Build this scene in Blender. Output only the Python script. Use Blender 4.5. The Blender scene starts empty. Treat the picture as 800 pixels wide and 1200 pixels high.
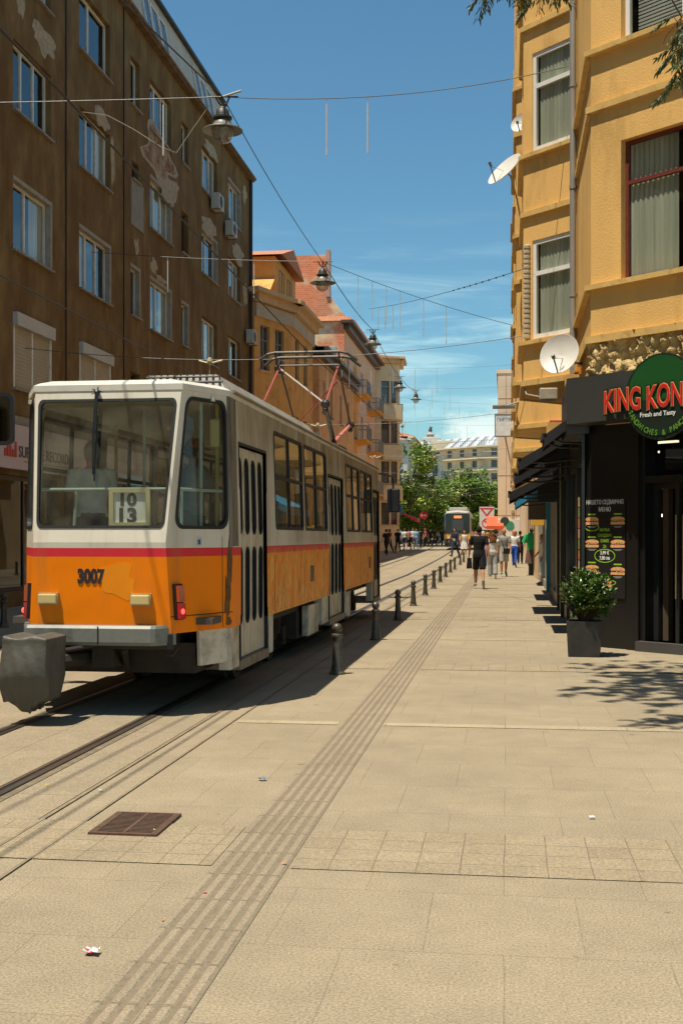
import bpy, bmesh, math, random
from math import sin, cos, pi, radians
from mathutils import Vector, Matrix, geometry, noise
random.seed(7)
scene = bpy.context.scene
COL = scene.collection
DG = None
# ---------------------------------------------------------------- camera model
F = 1420.0; HZ = 629.0; CAMH = 1.6; TH = math.atan(193 / F)
CT, ST = cos(TH), sin(TH)
def at(px, py, d):
    """a point d metres along the view axis seen at photo pixel (px, py)"""
    r = (px - 400) / F * d
    return Vector((r * CT - d * ST, d * CT + r * ST, CAMH + (HZ - py) * d / F))
def gz(y):
    """the street climbs gently beyond 50 m"""
    return max(0.0, y - 50) * .0085
def ground_at(px, py):
    d = F * CAMH / (py - HZ)
    if d > 50: d = (CAMH + .0085 * 50) / ((py - HZ) / F + .0085)
    return at(px, py, d)
YL = [-30, 50, 60, 70, 80, 90, 100, 110, 120, 140, 320]
def tx(y): return -(max(0, min(y, 140) - 60) / 45) ** 2 * .5
def strip(mb, x0, x1, z, m=None, bend=False, ya=-30, yb=320):
    ys = [ya] + [v for v in YL if ya < v < yb] + [yb]
    for a, b in zip(ys, ys[1:]):
        o0, o1 = (tx(a), tx(b)) if bend else (0, 0); mb.quad((x0 + o0, a, z + gz(a)), (x1 + o0, a, z + gz(a)), (x1 + o1, b, z + gz(b)), (x0 + o1, b, z + gz(b)), m)
    return mb
cam_d = bpy.data.cameras.new('camera'); cam = bpy.data.objects.new('camera', cam_d); COL.objects.link(cam)
cam.location = (0, 0, CAMH); cam.rotation_euler = (pi / 2, 0, TH)
cam_d.sensor_fit = 'VERTICAL'; cam_d.sensor_height = 36; cam_d.sensor_width = 24
cam_d.lens = F / 1200 * 36; cam_d.shift_y = 29 / 1200; cam_d.clip_end = 3000; cam_d.clip_start = .05
scene.camera = cam
# ---------------------------------------------------------------- materials
MATS = {}
def M(name, col, rough=.7, metal=0, var=.12, vs=2.0, streak=0, bump=0, bs=60, spec=.5, dirt=None, ds=1.2, dt=.55, gen=None, coat=0):
    if name in MATS: return MATS[name]
    m = bpy.data.materials.new(name); m.use_nodes = True; MATS[name] = m
    nt = m.node_tree; N = nt.nodes; L = nt.links; b = N['Principled BSDF']
    b.inputs['Roughness'].default_value = rough; b.inputs['Metallic'].default_value = metal
    b.inputs['Specular IOR Level'].default_value = spec if rough < .85 else .12
    if coat: b.inputs['Coat Weight'].default_value = coat; b.inputs['Coat Roughness'].default_value = .1
    tc = N.new('ShaderNodeTexCoord')
    mp = N.new('ShaderNodeMapping'); L.new(tc.outputs['Object'], mp.inputs['Vector'])
    if streak: mp.inputs['Scale'].default_value = (1, 1, streak)
    n = N.new('ShaderNodeTexNoise'); n.inputs['Scale'].default_value = vs; n.inputs['Detail'].default_value = 8; n.inputs['Roughness'].default_value = .65
    L.new(mp.outputs[0], n.inputs['Vector'])
    r = N.new('ShaderNodeValToRGB'); L.new(n.outputs['Fac'], r.inputs['Fac'])
    c = Vector(col)
    r.color_ramp.elements[0].position = .3; r.color_ramp.elements[1].position = .7
    r.color_ramp.elements[0].color = (*[max(0, x * (1 - var)) for x in c], 1); r.color_ramp.elements[1].color = (*[min(1, x * (1 + var)) for x in c], 1)
    out = r.outputs['Color']
    if dirt:
        n2 = N.new('ShaderNodeTexNoise'); n2.inputs['Scale'].default_value = ds; n2.inputs['Detail'].default_value = 10; n2.inputs['Roughness'].default_value = .7
        L.new(mp.outputs[0], n2.inputs['Vector'])
        r2 = N.new('ShaderNodeValToRGB'); L.new(n2.outputs['Fac'], r2.inputs['Fac'])
        r2.color_ramp.elements[0].position = dt - .08; r2.color_ramp.elements[1].position = dt + .12
        mx = N.new('ShaderNodeMix'); mx.data_type = 'RGBA'
        L.new(r2.outputs['Color'], mx.inputs['Factor']); L.new(out, mx.inputs['A']); mx.inputs['B'].default_value = (*dirt, 1)
        out = mx.outputs['Result']
    L.new(out, b.inputs['Base Color'])
    if bump:
        n3 = N.new('ShaderNodeTexNoise'); n3.inputs['Scale'].default_value = bs; n3.inputs['Detail'].default_value = 4
        L.new(tc.outputs['Object'], n3.inputs['Vector'])
        bp = N.new('ShaderNodeBump'); bp.inputs['Strength'].default_value = 1; bp.inputs['Distance'].default_value = bump
        L.new(n3.outputs['Fac'], bp.inputs['Height']); L.new(bp.outputs[0], b.inputs['Normal'])
    return m
def glass_mat(name, tint=(.8, .85, .82), ior=1.5, rough=.01, boost=1.0, dust_haze=0.0, dust_haze_col=(.5, .45, .35)):
    m = bpy.data.materials.new(name); m.use_nodes = True; MATS[name] = m
    nt = m.node_tree; N = nt.nodes; L = nt.links; N.remove(N['Principled BSDF']); out = N['Material Output']
    t = N.new('ShaderNodeBsdfTransparent'); t.inputs['Color'].default_value = (*tint, 1)
    g = N.new('ShaderNodeBsdfGlossy'); g.inputs['Roughness'].default_value = rough; g.inputs['Color'].default_value = (.95, .97, 1, 1)
    f = N.new('ShaderNodeFresnel'); f.inputs['IOR'].default_value = ior
    ge = N.new('ShaderNodeNewGeometry'); iv = N.new('ShaderNodeMath'); iv.operation = 'MULTIPLY_ADD'; iv.inputs[1].default_value = 1 / ior - ior; iv.inputs[2].default_value = ior; L.new(ge.outputs['Backfacing'], iv.inputs[0]); L.new(iv.outputs[0], f.inputs['IOR'])
    mu = N.new('ShaderNodeMath'); mu.operation = 'MULTIPLY'; mu.use_clamp = True; mu.inputs[1].default_value = boost
    L.new(f.outputs[0], mu.inputs[0])
    mx = N.new('ShaderNodeMixShader'); L.new(mu.outputs[0], mx.inputs[0]); L.new(t.outputs[0], mx.inputs[1]); L.new(g.outputs[0], mx.inputs[2])
    last = mx
    if dust_haze:
        d = N.new('ShaderNodeBsdfDiffuse'); d.inputs['Color'].default_value = (*dust_haze_col, 1)
        n = N.new('ShaderNodeTexNoise'); n.inputs['Scale'].default_value = 3; n.inputs['Detail'].default_value = 8
        tc = N.new('ShaderNodeTexCoord'); L.new(tc.outputs['Object'], n.inputs['Vector'])
        mr = N.new('ShaderNodeMapRange'); mr.inputs['From Min'].default_value = .3; mr.inputs['From Max'].default_value = .8; mr.inputs['To Max'].default_value = dust_haze * 2
        L.new(n.outputs['Fac'], mr.inputs['Value'])
        m2 = N.new('ShaderNodeMixShader'); L.new(mr.outputs[0], m2.inputs[0]); L.new(mx.outputs[0], m2.inputs[1]); L.new(d.outputs[0], m2.inputs[2]); last = m2
    L.new(last.outputs[0], out.inputs['Surface'])
    return m
def emit_mat(name, col, s):
    m = bpy.data.materials.new(name); m.use_nodes = True; MATS[name] = m
    b = m.node_tree.nodes['Principled BSDF']; b.inputs['Base Color'].default_value = (*col, 1)
    b.inputs['Emission Color'].default_value = (*col, 1); b.inputs['Emission Strength'].default_value = s
    return m
# ---------------------------------------------------------------- mesh collector
class MB:
    def __init__(s): s.v = []; s.f = []; s.mi = []; s.m = 0
    def add(s, vs, fs, m=None):
        o = len(s.v); s.v += [Vector(v) for v in vs]
        for f in fs: s.f.append([i + o for i in f]); s.mi.append(s.m if m is None else m)
        return s
    def box(s, x0, x1, y0, y1, z0, z1, m=None):
        return s.add([(x0, y0, z0), (x1, y0, z0), (x1, y1, z0), (x0, y1, z0), (x0, y0, z1), (x1, y0, z1), (x1, y1, z1), (x0, y1, z1)],
                     [(3, 2, 1, 0), (4, 5, 6, 7), (0, 1, 5, 4), (1, 2, 6, 5), (2, 3, 7, 6), (3, 0, 4, 7)], m)
    def obox(s, p, d, a0, a1, n0, n1, z0, z1, m=None):
        """box along unit direction d from p; n = offset on the right-hand (outer) side"""
        nx, ny = d[1], -d[0]
        P = lambda a, n, z: (p[0] + d[0] * a + nx * n, p[1] + d[1] * a + ny * n, z)
        if n0 < n1: n0, n1 = n1, n0
        return s.add([P(a0, n0, z0), P(a1, n0, z0), P(a1, n1, z0), P(a0, n1, z0), P(a0, n0, z1), P(a1, n0, z1), P(a1, n1, z1), P(a0, n1, z1)],
                     [(3, 2, 1, 0), (4, 5, 6, 7), (0, 1, 5, 4), (1, 2, 6, 5), (2, 3, 7, 6), (3, 0, 4, 7)], m)
    def cbox(s, x0, x1, y0, y1, z0, z1, c=.01, m=None):
        """box with chamfered edges"""
        bm = bmesh.new(); t = MB().box(x0, x1, y0, y1, z0, z1)
        vs = [bm.verts.new(v) for v in t.v]
        for f in t.f: bm.faces.new([vs[i] for i in f])
        bmesh.ops.bevel(bm, geom=bm.edges[:], offset=c, segments=2, affect='EDGES', profile=.5)
        bm.verts.index_update(); s.add([v.co.copy() for v in bm.verts], [[v.index for v in f.verts] for f in bm.faces], m); bm.free(); return s
    def quad(s, a, b, c, d, m=None): return s.add([a, b, c, d], [(0, 1, 2, 3)], m)
    def prism(s, poly, z0, z1, m=None, cap=True):
        n = len(poly); vs = [(p[0], p[1], z0) for p in poly] + [(p[0], p[1], z1) for p in poly]
        fs = [(i, (i + 1) % n, n + (i + 1) % n, n + i) for i in range(n)]
        if cap: fs += [tuple(range(n))[::-1], tuple(range(n, 2 * n))]
        return s.add(vs, fs, m)
    def sweep(s, poly, off, m=None):
        n = len(poly); off = Vector(off); vs = [Vector(p) for p in poly] + [Vector(p) + off for p in poly]
        return s.add(vs, [(i, (i + 1) % n, n + (i + 1) % n, n + i) for i in range(n)] + [tuple(range(n))[::-1], tuple(range(n, 2 * n))], m)
    def tube(s, pts, r, n=8, m=None, cap=True):
        pts = [Vector(p) for p in pts]; rs = r if isinstance(r, (list, tuple)) else [r] * len(pts)
        vs = []; up = None
        for i, p in enumerate(pts):
            t = (pts[min(i + 1, len(pts) - 1)] - pts[max(i - 1, 0)]).normalized()
            if up is None:
                up = Vector((0, 0, 1)) if abs(t.z) < .9 else Vector((1, 0, 0))
            a = t.cross(up).normalized(); up = a.cross(t).normalized()
            for k in range(n):
                q = 2 * pi * k / n; vs.append(p + (a * cos(q) + up * sin(q)) * rs[i])
        fs = []
        for i in range(len(pts) - 1):
            for k in range(n): fs.append((i * n + k, i * n + (k + 1) % n, (i + 1) * n + (k + 1) % n, (i + 1) * n + k))
        if cap: fs += [tuple(range(n))[::-1], tuple(range((len(pts) - 1) * n, len(pts) * n))]
        return s.add(vs, fs, m)
    def lathe(s, prof, c=(0, 0, 0), n=20, axis='z', m=None, sx=1, sy=1):
        vs = []; c = Vector(c)
        for r, h in prof:
            for k in range(n):
                q = 2 * pi * k / n; x, y = r * cos(q) * sx, r * sin(q) * sy
                vs.append(c + (Vector((x, y, h)) if axis == 'z' else Vector((h, x, y)) if axis == 'x' else Vector((y, h, x))))
        fs = [(i * n + k, i * n + (k + 1) % n, (i + 1) * n + (k + 1) % n, (i + 1) * n + k) for i in range(len(prof) - 1) for k in range(n)]
        if prof[0][0] > 1e-4: fs.append(tuple(range(n))[::-1])
        if prof[-1][0] > 1e-4: fs.append(tuple(range((len(prof) - 1) * n, len(prof) * n)))
        return s.add(vs, fs, m)
    def ball(s, c, rx, ry=None, rz=None, n=10, m=None):
        ry = ry or rx; rz = rz or rx; c = Vector(c); vs = [c + Vector((0, 0, -rz))]
        k = max(4, n // 2)
        for i in range(1, k):
            a = -pi / 2 + pi * i / k
            for j in range(n): q = 2 * pi * j / n; vs.append(c + Vector((rx * cos(a) * cos(q), ry * cos(a) * sin(q), rz * sin(a))))
        vs.append(c + Vector((0, 0, rz)))
        fs = [(0, 1 + (j + 1) % n, 1 + j) for j in range(n)]
        for i in range(k - 2):
            for j in range(n): a = 1 + i * n; fs.append((a + j, a + (j + 1) % n, a + n + (j + 1) % n, a + n + j))
        a = 1 + (k - 2) * n; fs += [(a + j, a + (j + 1) % n, len(vs) - 1) for j in range(n)]
        return s.add(vs, fs, m)
    def loft(s, rings, m=None, cap=True):
        n = len(rings[0]); vs = [v for r in rings for v in r]
        fs = [(i * n + k, i * n + (k + 1) % n, (i + 1) * n + (k + 1) % n, (i + 1) * n + k) for i in range(len(rings) - 1) for k in range(n)]
        if cap: fs += [tuple(range(n))[::-1], tuple(range((len(rings) - 1) * n, len(rings) * n))]
        return s.add(vs, fs, m)
    def plate(s, outer, holes, fn, w0=0.0, w1=None, m=None):
        """flat polygon with holes in (u,v), mapped by fn(u,v,w); thickness from w0 to w1"""
        loops = [outer] + list(holes); flat = [p for l in loops for p in l]
        tri = geometry.tessellate_polygon([[Vector((p[0], p[1], 0)) for p in l] for l in loops])
        n = len(flat)
        tri = [t for t in tri if abs((flat[t[1]][0] - flat[t[0]][0]) * (flat[t[2]][1] - flat[t[0]][1]) - (flat[t[2]][0] - flat[t[0]][0]) * (flat[t[1]][1] - flat[t[0]][1])) > 1e-9]
        if w1 is None: return s.add([fn(p[0], p[1], w0) for p in flat], tri, m)
        vs = [fn(p[0], p[1], w0) for p in flat] + [fn(p[0], p[1], w1) for p in flat]
        fs = [tuple(t) for t in tri] + [tuple(i + n for i in t)[::-1] for t in tri]
        o = 0
        for l in loops:
            k = len(l); fs += [(o + i, o + (i + 1) % k, n + o + (i + 1) % k, n + o + i) for i in range(k)]; o += k
        return s.add(vs, fs, m)
    def wall(s, p0, p1, z0, z1, holes, reveal=.2, m=0, back=None, backm=None, rm=None):
        """wall from p0 to p1 (outside on the right) with rectangular holes (u0,u1,za,zb)"""
        p0 = Vector((p0[0], p0[1])); p1 = Vector((p1[0], p1[1])); d = (p1 - p0); Lw = d.length; d /= Lw
        nx, ny = d.y, -d.x
        P = lambda u, z, n=0: (p0.x + d.x * u + nx * n, p0.y + d.y * u + ny * n, z)
        us = sorted(set([0, Lw] + [h[0] for h in holes] + [h[1] for h in holes])); zs = sorted(set([z0, z1] + [h[2] for h in holes] + [h[3] for h in holes]))
        us = [u for u in us if -1e-6 <= u <= Lw + 1e-6]; zs = [z for z in zs if z0 - 1e-6 <= z <= z1 + 1e-6]
        for i in range(len(us) - 1):
            for j in range(len(zs) - 1):
                uc = (us[i] + us[i + 1]) / 2; zc = (zs[j] + zs[j + 1]) / 2
                if any(h[0] < uc < h[1] and h[2] < zc < h[3] for h in holes): continue
                s.add([P(us[i], zs[j]), P(us[i + 1], zs[j]), P(us[i + 1], zs[j + 1]), P(us[i], zs[j + 1])], [(0, 1, 2, 3)], m)
        for (a, b, c, e) in holes:
            R = -reveal; q = m if rm is None else rm
            s.quad(P(a, c), P(a, e), P(a, e, R), P(a, c, R), q); s.quad(P(b, e), P(b, c), P(b, c, R), P(b, e, R), q)
            s.quad(P(a, e), P(b, e), P(b, e, R), P(a, e, R), q); s.quad(P(b, c), P(a, c), P(a, c, R), P(b, c, R), q)
            if back:
                q1, q2, q3, q4 = P(a - .02, c - .02, R - back), P(b + .02, c - .02, R - back), P(b + .02, e + .02, R - back), P(a - .02, e + .02, R - back); o1, o2, o3, o4 = P(a, c, R), P(b, c, R), P(b, e, R), P(a, e, R)
                for qq in ((q1, q2, q3, q4), (o1, o2, q2, q1), (o2, o3, q3, q2), (o3, o4, q4, q3), (o4, o1, q1, q4)): s.quad(*qq, backm)
        return s
    def mesh(s, name, mats, smooth=False, off=None):
        me = bpy.data.meshes.new(name); vs = s.v if off is None else [v - off for v in s.v]
        me.from_pydata([tuple(v) for v in vs], [], s.f)
        mats = mats if isinstance(mats, (list, tuple)) else [mats]
        for m in mats: me.materials.append(m)
        if len(mats) > 1: me.polygons.foreach_set('material_index', [min(i, len(mats) - 1) for i in s.mi])
        if smooth: me.polygons.foreach_set('use_smooth', [True] * len(me.polygons))
        me.update()
        if smooth and smooth != 2: me.set_sharp_from_angle(angle=radians(40))
        return me
ORG = {}
def islands(mb):
    par = list(range(len(mb.v)))
    def f(i):
        while par[i] != i: par[i] = par[par[i]]; i = par[i]
        return i
    for fc in mb.f:
        a = f(fc[0])
        for i in fc[1:]: par[f(i)] = a
    g = {}
    for k, fc in enumerate(mb.f): g.setdefault(f(fc[0]), []).append(k)
    out = []
    for ks in g.values():
        m = MB(); mp = {}
        for k in ks:
            for i in mb.f[k]:
                if i not in mp: mp[i] = len(m.v); m.v.append(mb.v[i])
            m.f.append([mp[i] for i in mb.f[k]]); m.mi.append(mb.mi[k])
        out.append(m)
    return out
def parts(name, mb, mats, parent, **k):
    """every separate piece a part of its own"""
    return [part(name, m, mats, parent, **k) for m in islands(mb)]
def part(name, mb, mats, parent, smooth=False, label=None, local=False):
    """a part (or sub-part) of a thing; mb is in world coordinates unless local"""
    off = None if (local or parent is None) else ORG.get(parent.name, Vector())
    o = bpy.data.objects.new(name, mb.mesh(name, mats, smooth, off)); COL.objects.link(o)
    if parent: o.parent = parent; ORG[o.name] = ORG.get(parent.name, Vector())
    if label: o['label'] = label
    return o
def tag(o, label, cat, group=None, kind=None):
    if label: o['label'] = label
    if cat: o['category'] = cat
    if group: o['group'] = group
    if kind: o['kind'] = kind
    return o
def thing(name, label, cat, loc=(0, 0, 0), rz=0, group=None):
    o = bpy.data.objects.new(name, None); COL.objects.link(o); o.location = loc; o.rotation_euler = (0, 0, rz); o.empty_display_size = .2
    ORG[o.name] = Vector(loc); tag(o, label, cat, group); return o
def solo(name, mb, mats, label, cat, loc=None, smooth=False, group=None):
    """a thing that is one mesh; world coordinates, origin moved to loc"""
    if loc is None:
        xs = [v.x for v in mb.v]; ys = [v.y for v in mb.v]; zs = [v.z for v in mb.v]; loc = ((min(xs) + max(xs)) / 2, (min(ys) + max(ys)) / 2, min(zs))
    loc = Vector(loc)
    o = bpy.data.objects.new(name, mb.mesh(name, mats, smooth, loc)); COL.objects.link(o); o.location = loc; return tag(o, label, cat, group)
def struct(name, mb, mats, kind='structure'):
    o = bpy.data.objects.new(name, mb.mesh(name, mats)); COL.objects.link(o); o['kind'] = kind; return o
def kids(o): return [c for c in COL.objects if c.parent == o]
def dup(root, loc=None, rz=None, label=None, parent=None, group=None, ks=None):
    r = root.copy(); COL.objects.link(r)
    if loc is not None: r.location = loc
    if rz is not None: r.rotation_euler = (0, 0, rz)
    if label: r['label'] = label
    if group: r['group'] = group
    r.parent = parent
    for ch in root.children:
        c = ch.copy(); COL.objects.link(c); c.parent = r
        for g in ch.children:
            d = g.copy(); COL.objects.link(d); d.parent = c
    return r
def rrect(u0, u1, v0, v1, r, n=5):
    pts = []
    for cx, cy, a in ((u1 - r, v0 + r, -pi / 2), (u1 - r, v1 - r, 0), (u0 + r, v1 - r, pi / 2), (u0 + r, v0 + r, pi)):
        for k in range(n + 1): q = a + pi / 2 * k / n; pts.append((cx + r * cos(q), cy + r * sin(q)))
    return pts
def rect(u0, u1, v0, v1): return [(u0, v0), (u1, v0), (u1, v1), (u0, v1)]
def circ(c, r, n=32): return [(c[0] + r * cos(2 * pi * k / n), c[1] + r * sin(2 * pi * k / n)) for k in range(n)]
def planefn(p, d, up=(0, 0, 1)):
    """map (u,v,w) to a plane: u along d, v up, w outward (right-hand of d)"""
    p = Vector(p); d = Vector(d).normalized(); up = Vector(up); n = d.cross(up).normalized()
    return lambda u, v, w: p + d * u + up * v + n * w
def textmb(s, size, p, d, up=(0, 0, 1), ext=.003, bold=0.0, sx=1.0, mb=None, m=None, align='LEFT'):
    """lettering as mesh, baseline from p along d"""
    cu = bpy.data.curves.new('txt', 'FONT'); cu.body = s; cu.size = size; cu.extrude = ext; cu.offset = bold; cu.align_x = align; cu.resolution_u = 3
    ob = bpy.data.objects.new('txt', cu); COL.objects.link(ob)
    dg = bpy.context.evaluated_depsgraph_get(); dg.update(); me = ob.evaluated_get(dg).to_mesh()
    f = planefn(p, d, up); mb = mb or MB()
    mb.add([f(v.co.x * sx, v.co.y, v.co.z + ext) for v in me.vertices], [list(q.vertices) for q in me.polygons], m)
    ob.evaluated_get(dg).to_mesh_clear(); bpy.data.objects.remove(ob); bpy.data.curves.remove(cu)
    return mb
def remeshed(mb, vox, smooth=2):
    me = mb.mesh('tmp', [MATS['skin']]); ob = bpy.data.objects.new('tmp', me); COL.objects.link(ob)
    md = ob.modifiers.new('r', 'REMESH'); md.mode = 'VOXEL'; md.voxel_size = vox
    if smooth: ms = ob.modifiers.new('s', 'SMOOTH'); ms.factor = .5; ms.iterations = smooth
    dg = bpy.context.evaluated_depsgraph_get(); e = ob.evaluated_get(dg); m2 = e.to_mesh()
    r = MB(); r.add([v.co.copy() for v in m2.vertices], [list(p.vertices) for p in m2.polygons]); e.to_mesh_clear(); bpy.data.objects.remove(ob)
    return r

# ---------------------------------------------------------------- world and sun
SUN = Vector((-.22, -.24, 1)).normalized()      # towards the sun
el = math.asin(SUN.z); az = math.atan2(SUN.x, SUN.y)
w = bpy.data.worlds.new('World'); scene.world = w; w.use_nodes = True
nt = w.node_tree; N = nt.nodes; L = nt.links; bg = N['Background']
sky = N.new('ShaderNodeTexSky'); sky.sky_type = 'NISHITA'; sky.sun_disc = False; sky.sun_elevation = el; sky.sun_rotation = az
sky.air_density = 1.15; sky.dust_density = .35; sky.ozone_density = 1.6; sky.altitude = 550
tc = N.new('ShaderNodeTexCoord'); sep = N.new('ShaderNodeSeparateXYZ'); L.new(tc.outputs['Generated'], sep.inputs[0])
def cloud(scale, zsc, lo, hi, z0, z1, z2, z3, seed, dist=0):
    mp = N.new('ShaderNodeMapping'); L.new(tc.outputs['Generated'], mp.inputs[0]); mp.inputs['Scale'].default_value = (1, 1, zsc); mp.inputs['Location'].default_value = (seed, seed * .7, 0)
    n = N.new('ShaderNodeTexNoise'); n.inputs['Scale'].default_value = scale; n.inputs['Detail'].default_value = 9; n.inputs['Roughness'].default_value = .6; n.inputs['Distortion'].default_value = dist
    L.new(mp.outputs[0], n.inputs['Vector'])
    a = N.new('ShaderNodeMapRange'); a.inputs['From Min'].default_value = lo; a.inputs['From Max'].default_value = hi; a.interpolation_type = 'SMOOTHSTEP'; L.new(n.outputs['Fac'], a.inputs['Value'])
    b = N.new('ShaderNodeMapRange'); b.inputs['From Min'].default_value = z0; b.inputs['From Max'].default_value = z1; L.new(sep.outputs['Z'], b.inputs['Value'])
    c = N.new('ShaderNodeMapRange'); c.inputs['From Min'].default_value = z3; c.inputs['From Max'].default_value = z2; L.new(sep.outputs['Z'], c.inputs['Value'])
    m1 = N.new('ShaderNodeMath'); m1.operation = 'MULTIPLY'; L.new(a.outputs[0], m1.inputs[0]); L.new(b.outputs[0], m1.inputs[1])
    m2 = N.new('ShaderNodeMath'); m2.operation = 'MULTIPLY'; L.new(m1.outputs[0], m2.inputs[0]); L.new(c.outputs[0], m2.inputs[1])
    return m2.outputs[0]
prev = sky.outputs[0]
for out, col in ((cloud(5, 9, .42, .75, .04, .1, .16, .26, 3.1, .6), (9.5, 8.8, 8.6)), (cloud(7, 2.2, .5, .6, -.1, 0, .075, .135, 5.3), (14, 10, 9))):
    mx = N.new('ShaderNodeMix'); mx.data_type = 'RGBA'; L.new(out, mx.inputs['Factor']); L.new(prev, mx.inputs['A']); mx.inputs['B'].default_value = (*col, 1); prev = mx.outputs['Result']
tn = N.new('ShaderNodeMix'); tn.data_type = 'RGBA'; tn.blend_type = 'MULTIPLY'; tn.inputs['Factor'].default_value = 1; L.new(prev, tn.inputs['A']); tn.inputs['B'].default_value = (.60, .92, .95, 1)
L.new(tn.outputs['Result'], bg.inputs['Color']); bg.inputs['Strength'].default_value = .097
sl = bpy.data.lights.new('sun', 'SUN'); sl.energy = 5.0; sl.angle = radians(.53); sl.color = (1, .91, .76)
so = bpy.data.objects.new('sun', sl); COL.objects.link(so); so.rotation_euler = SUN.to_track_quat('Z', 'Y').to_euler(); so.location = (0, 0, 40)
scene.view_settings.view_transform = 'Standard'; scene.view_settings.look = 'None'; scene.view_settings.exposure = .3; scene.view_settings.gamma = 1
cy = scene.cycles; cy.max_bounces = 7; cy.transparent_max_bounces = 16; cy.diffuse_bounces = 4; cy.glossy_bounces = 3; cy.transmission_bounces = 4; cy.caustics_reflective = False; cy.caustics_refractive = False
cy.sample_clamp_indirect = 6
# ---------------------------------------------------------------- shared materials
BLACK = M('black_paint', (.014, .014, .014), .45, var=.3); RUBBER = M('black_rubber', (.012, .012, .012), .6)
STEEL = M('grey_steel', (.22, .22, .2), .5, .3); DARKMET = M('dark_metal', (.05, .048, .043), .5, .6, var=.3)
WHITEP = M('white_pvc', (.78, .77, .71), .4, var=.06, dirt=(.5, .46, .38), ds=3, dt=.62)
GLASS = glass_mat('window_glass', (.84, .88, .86), 1.5, boost=1.4); TGLASS = glass_mat('tram_glass', (.78, .82, .76), 1.45, boost=.8, dust_haze=.08, dust_haze_col=(.55, .5, .36))  # tram glass film is dust, thickened as a pale veil to brighten the windows
SGLASS = glass_mat('shop_glass', (.6, .62, .6), 1.45, boost=.9)
FARGLASS = M('dark_pane', (.035, .045, .05), .06, var=.5, vs=.7, spec=.9); CURT = M('curtain_cloth', (.5, .49, .38), .9, var=.3, vs=6, streak=.05)
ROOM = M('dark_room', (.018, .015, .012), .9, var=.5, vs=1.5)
YEL = M('yellow_stucco', (.78, .475, .16), .9, var=.1, vs=1.1, streak=.35, bump=.005, bs=42, dirt=(.5, .3, .10), ds=1.3, dt=.6)
BRN = M('brown_stucco', (.222, .15, .065), .92, var=.34, vs=1.7, streak=.45, bump=.012, bs=24, dirt=(.16, .09, .036), ds=.9, dt=.5)
STONE = M('old_plaster', (.43, .36, .25), .9, var=.35, vs=7, bump=.03, bs=14)
M('skin', (.46, .25, .16), .5, var=.06); BRICKP = None
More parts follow.
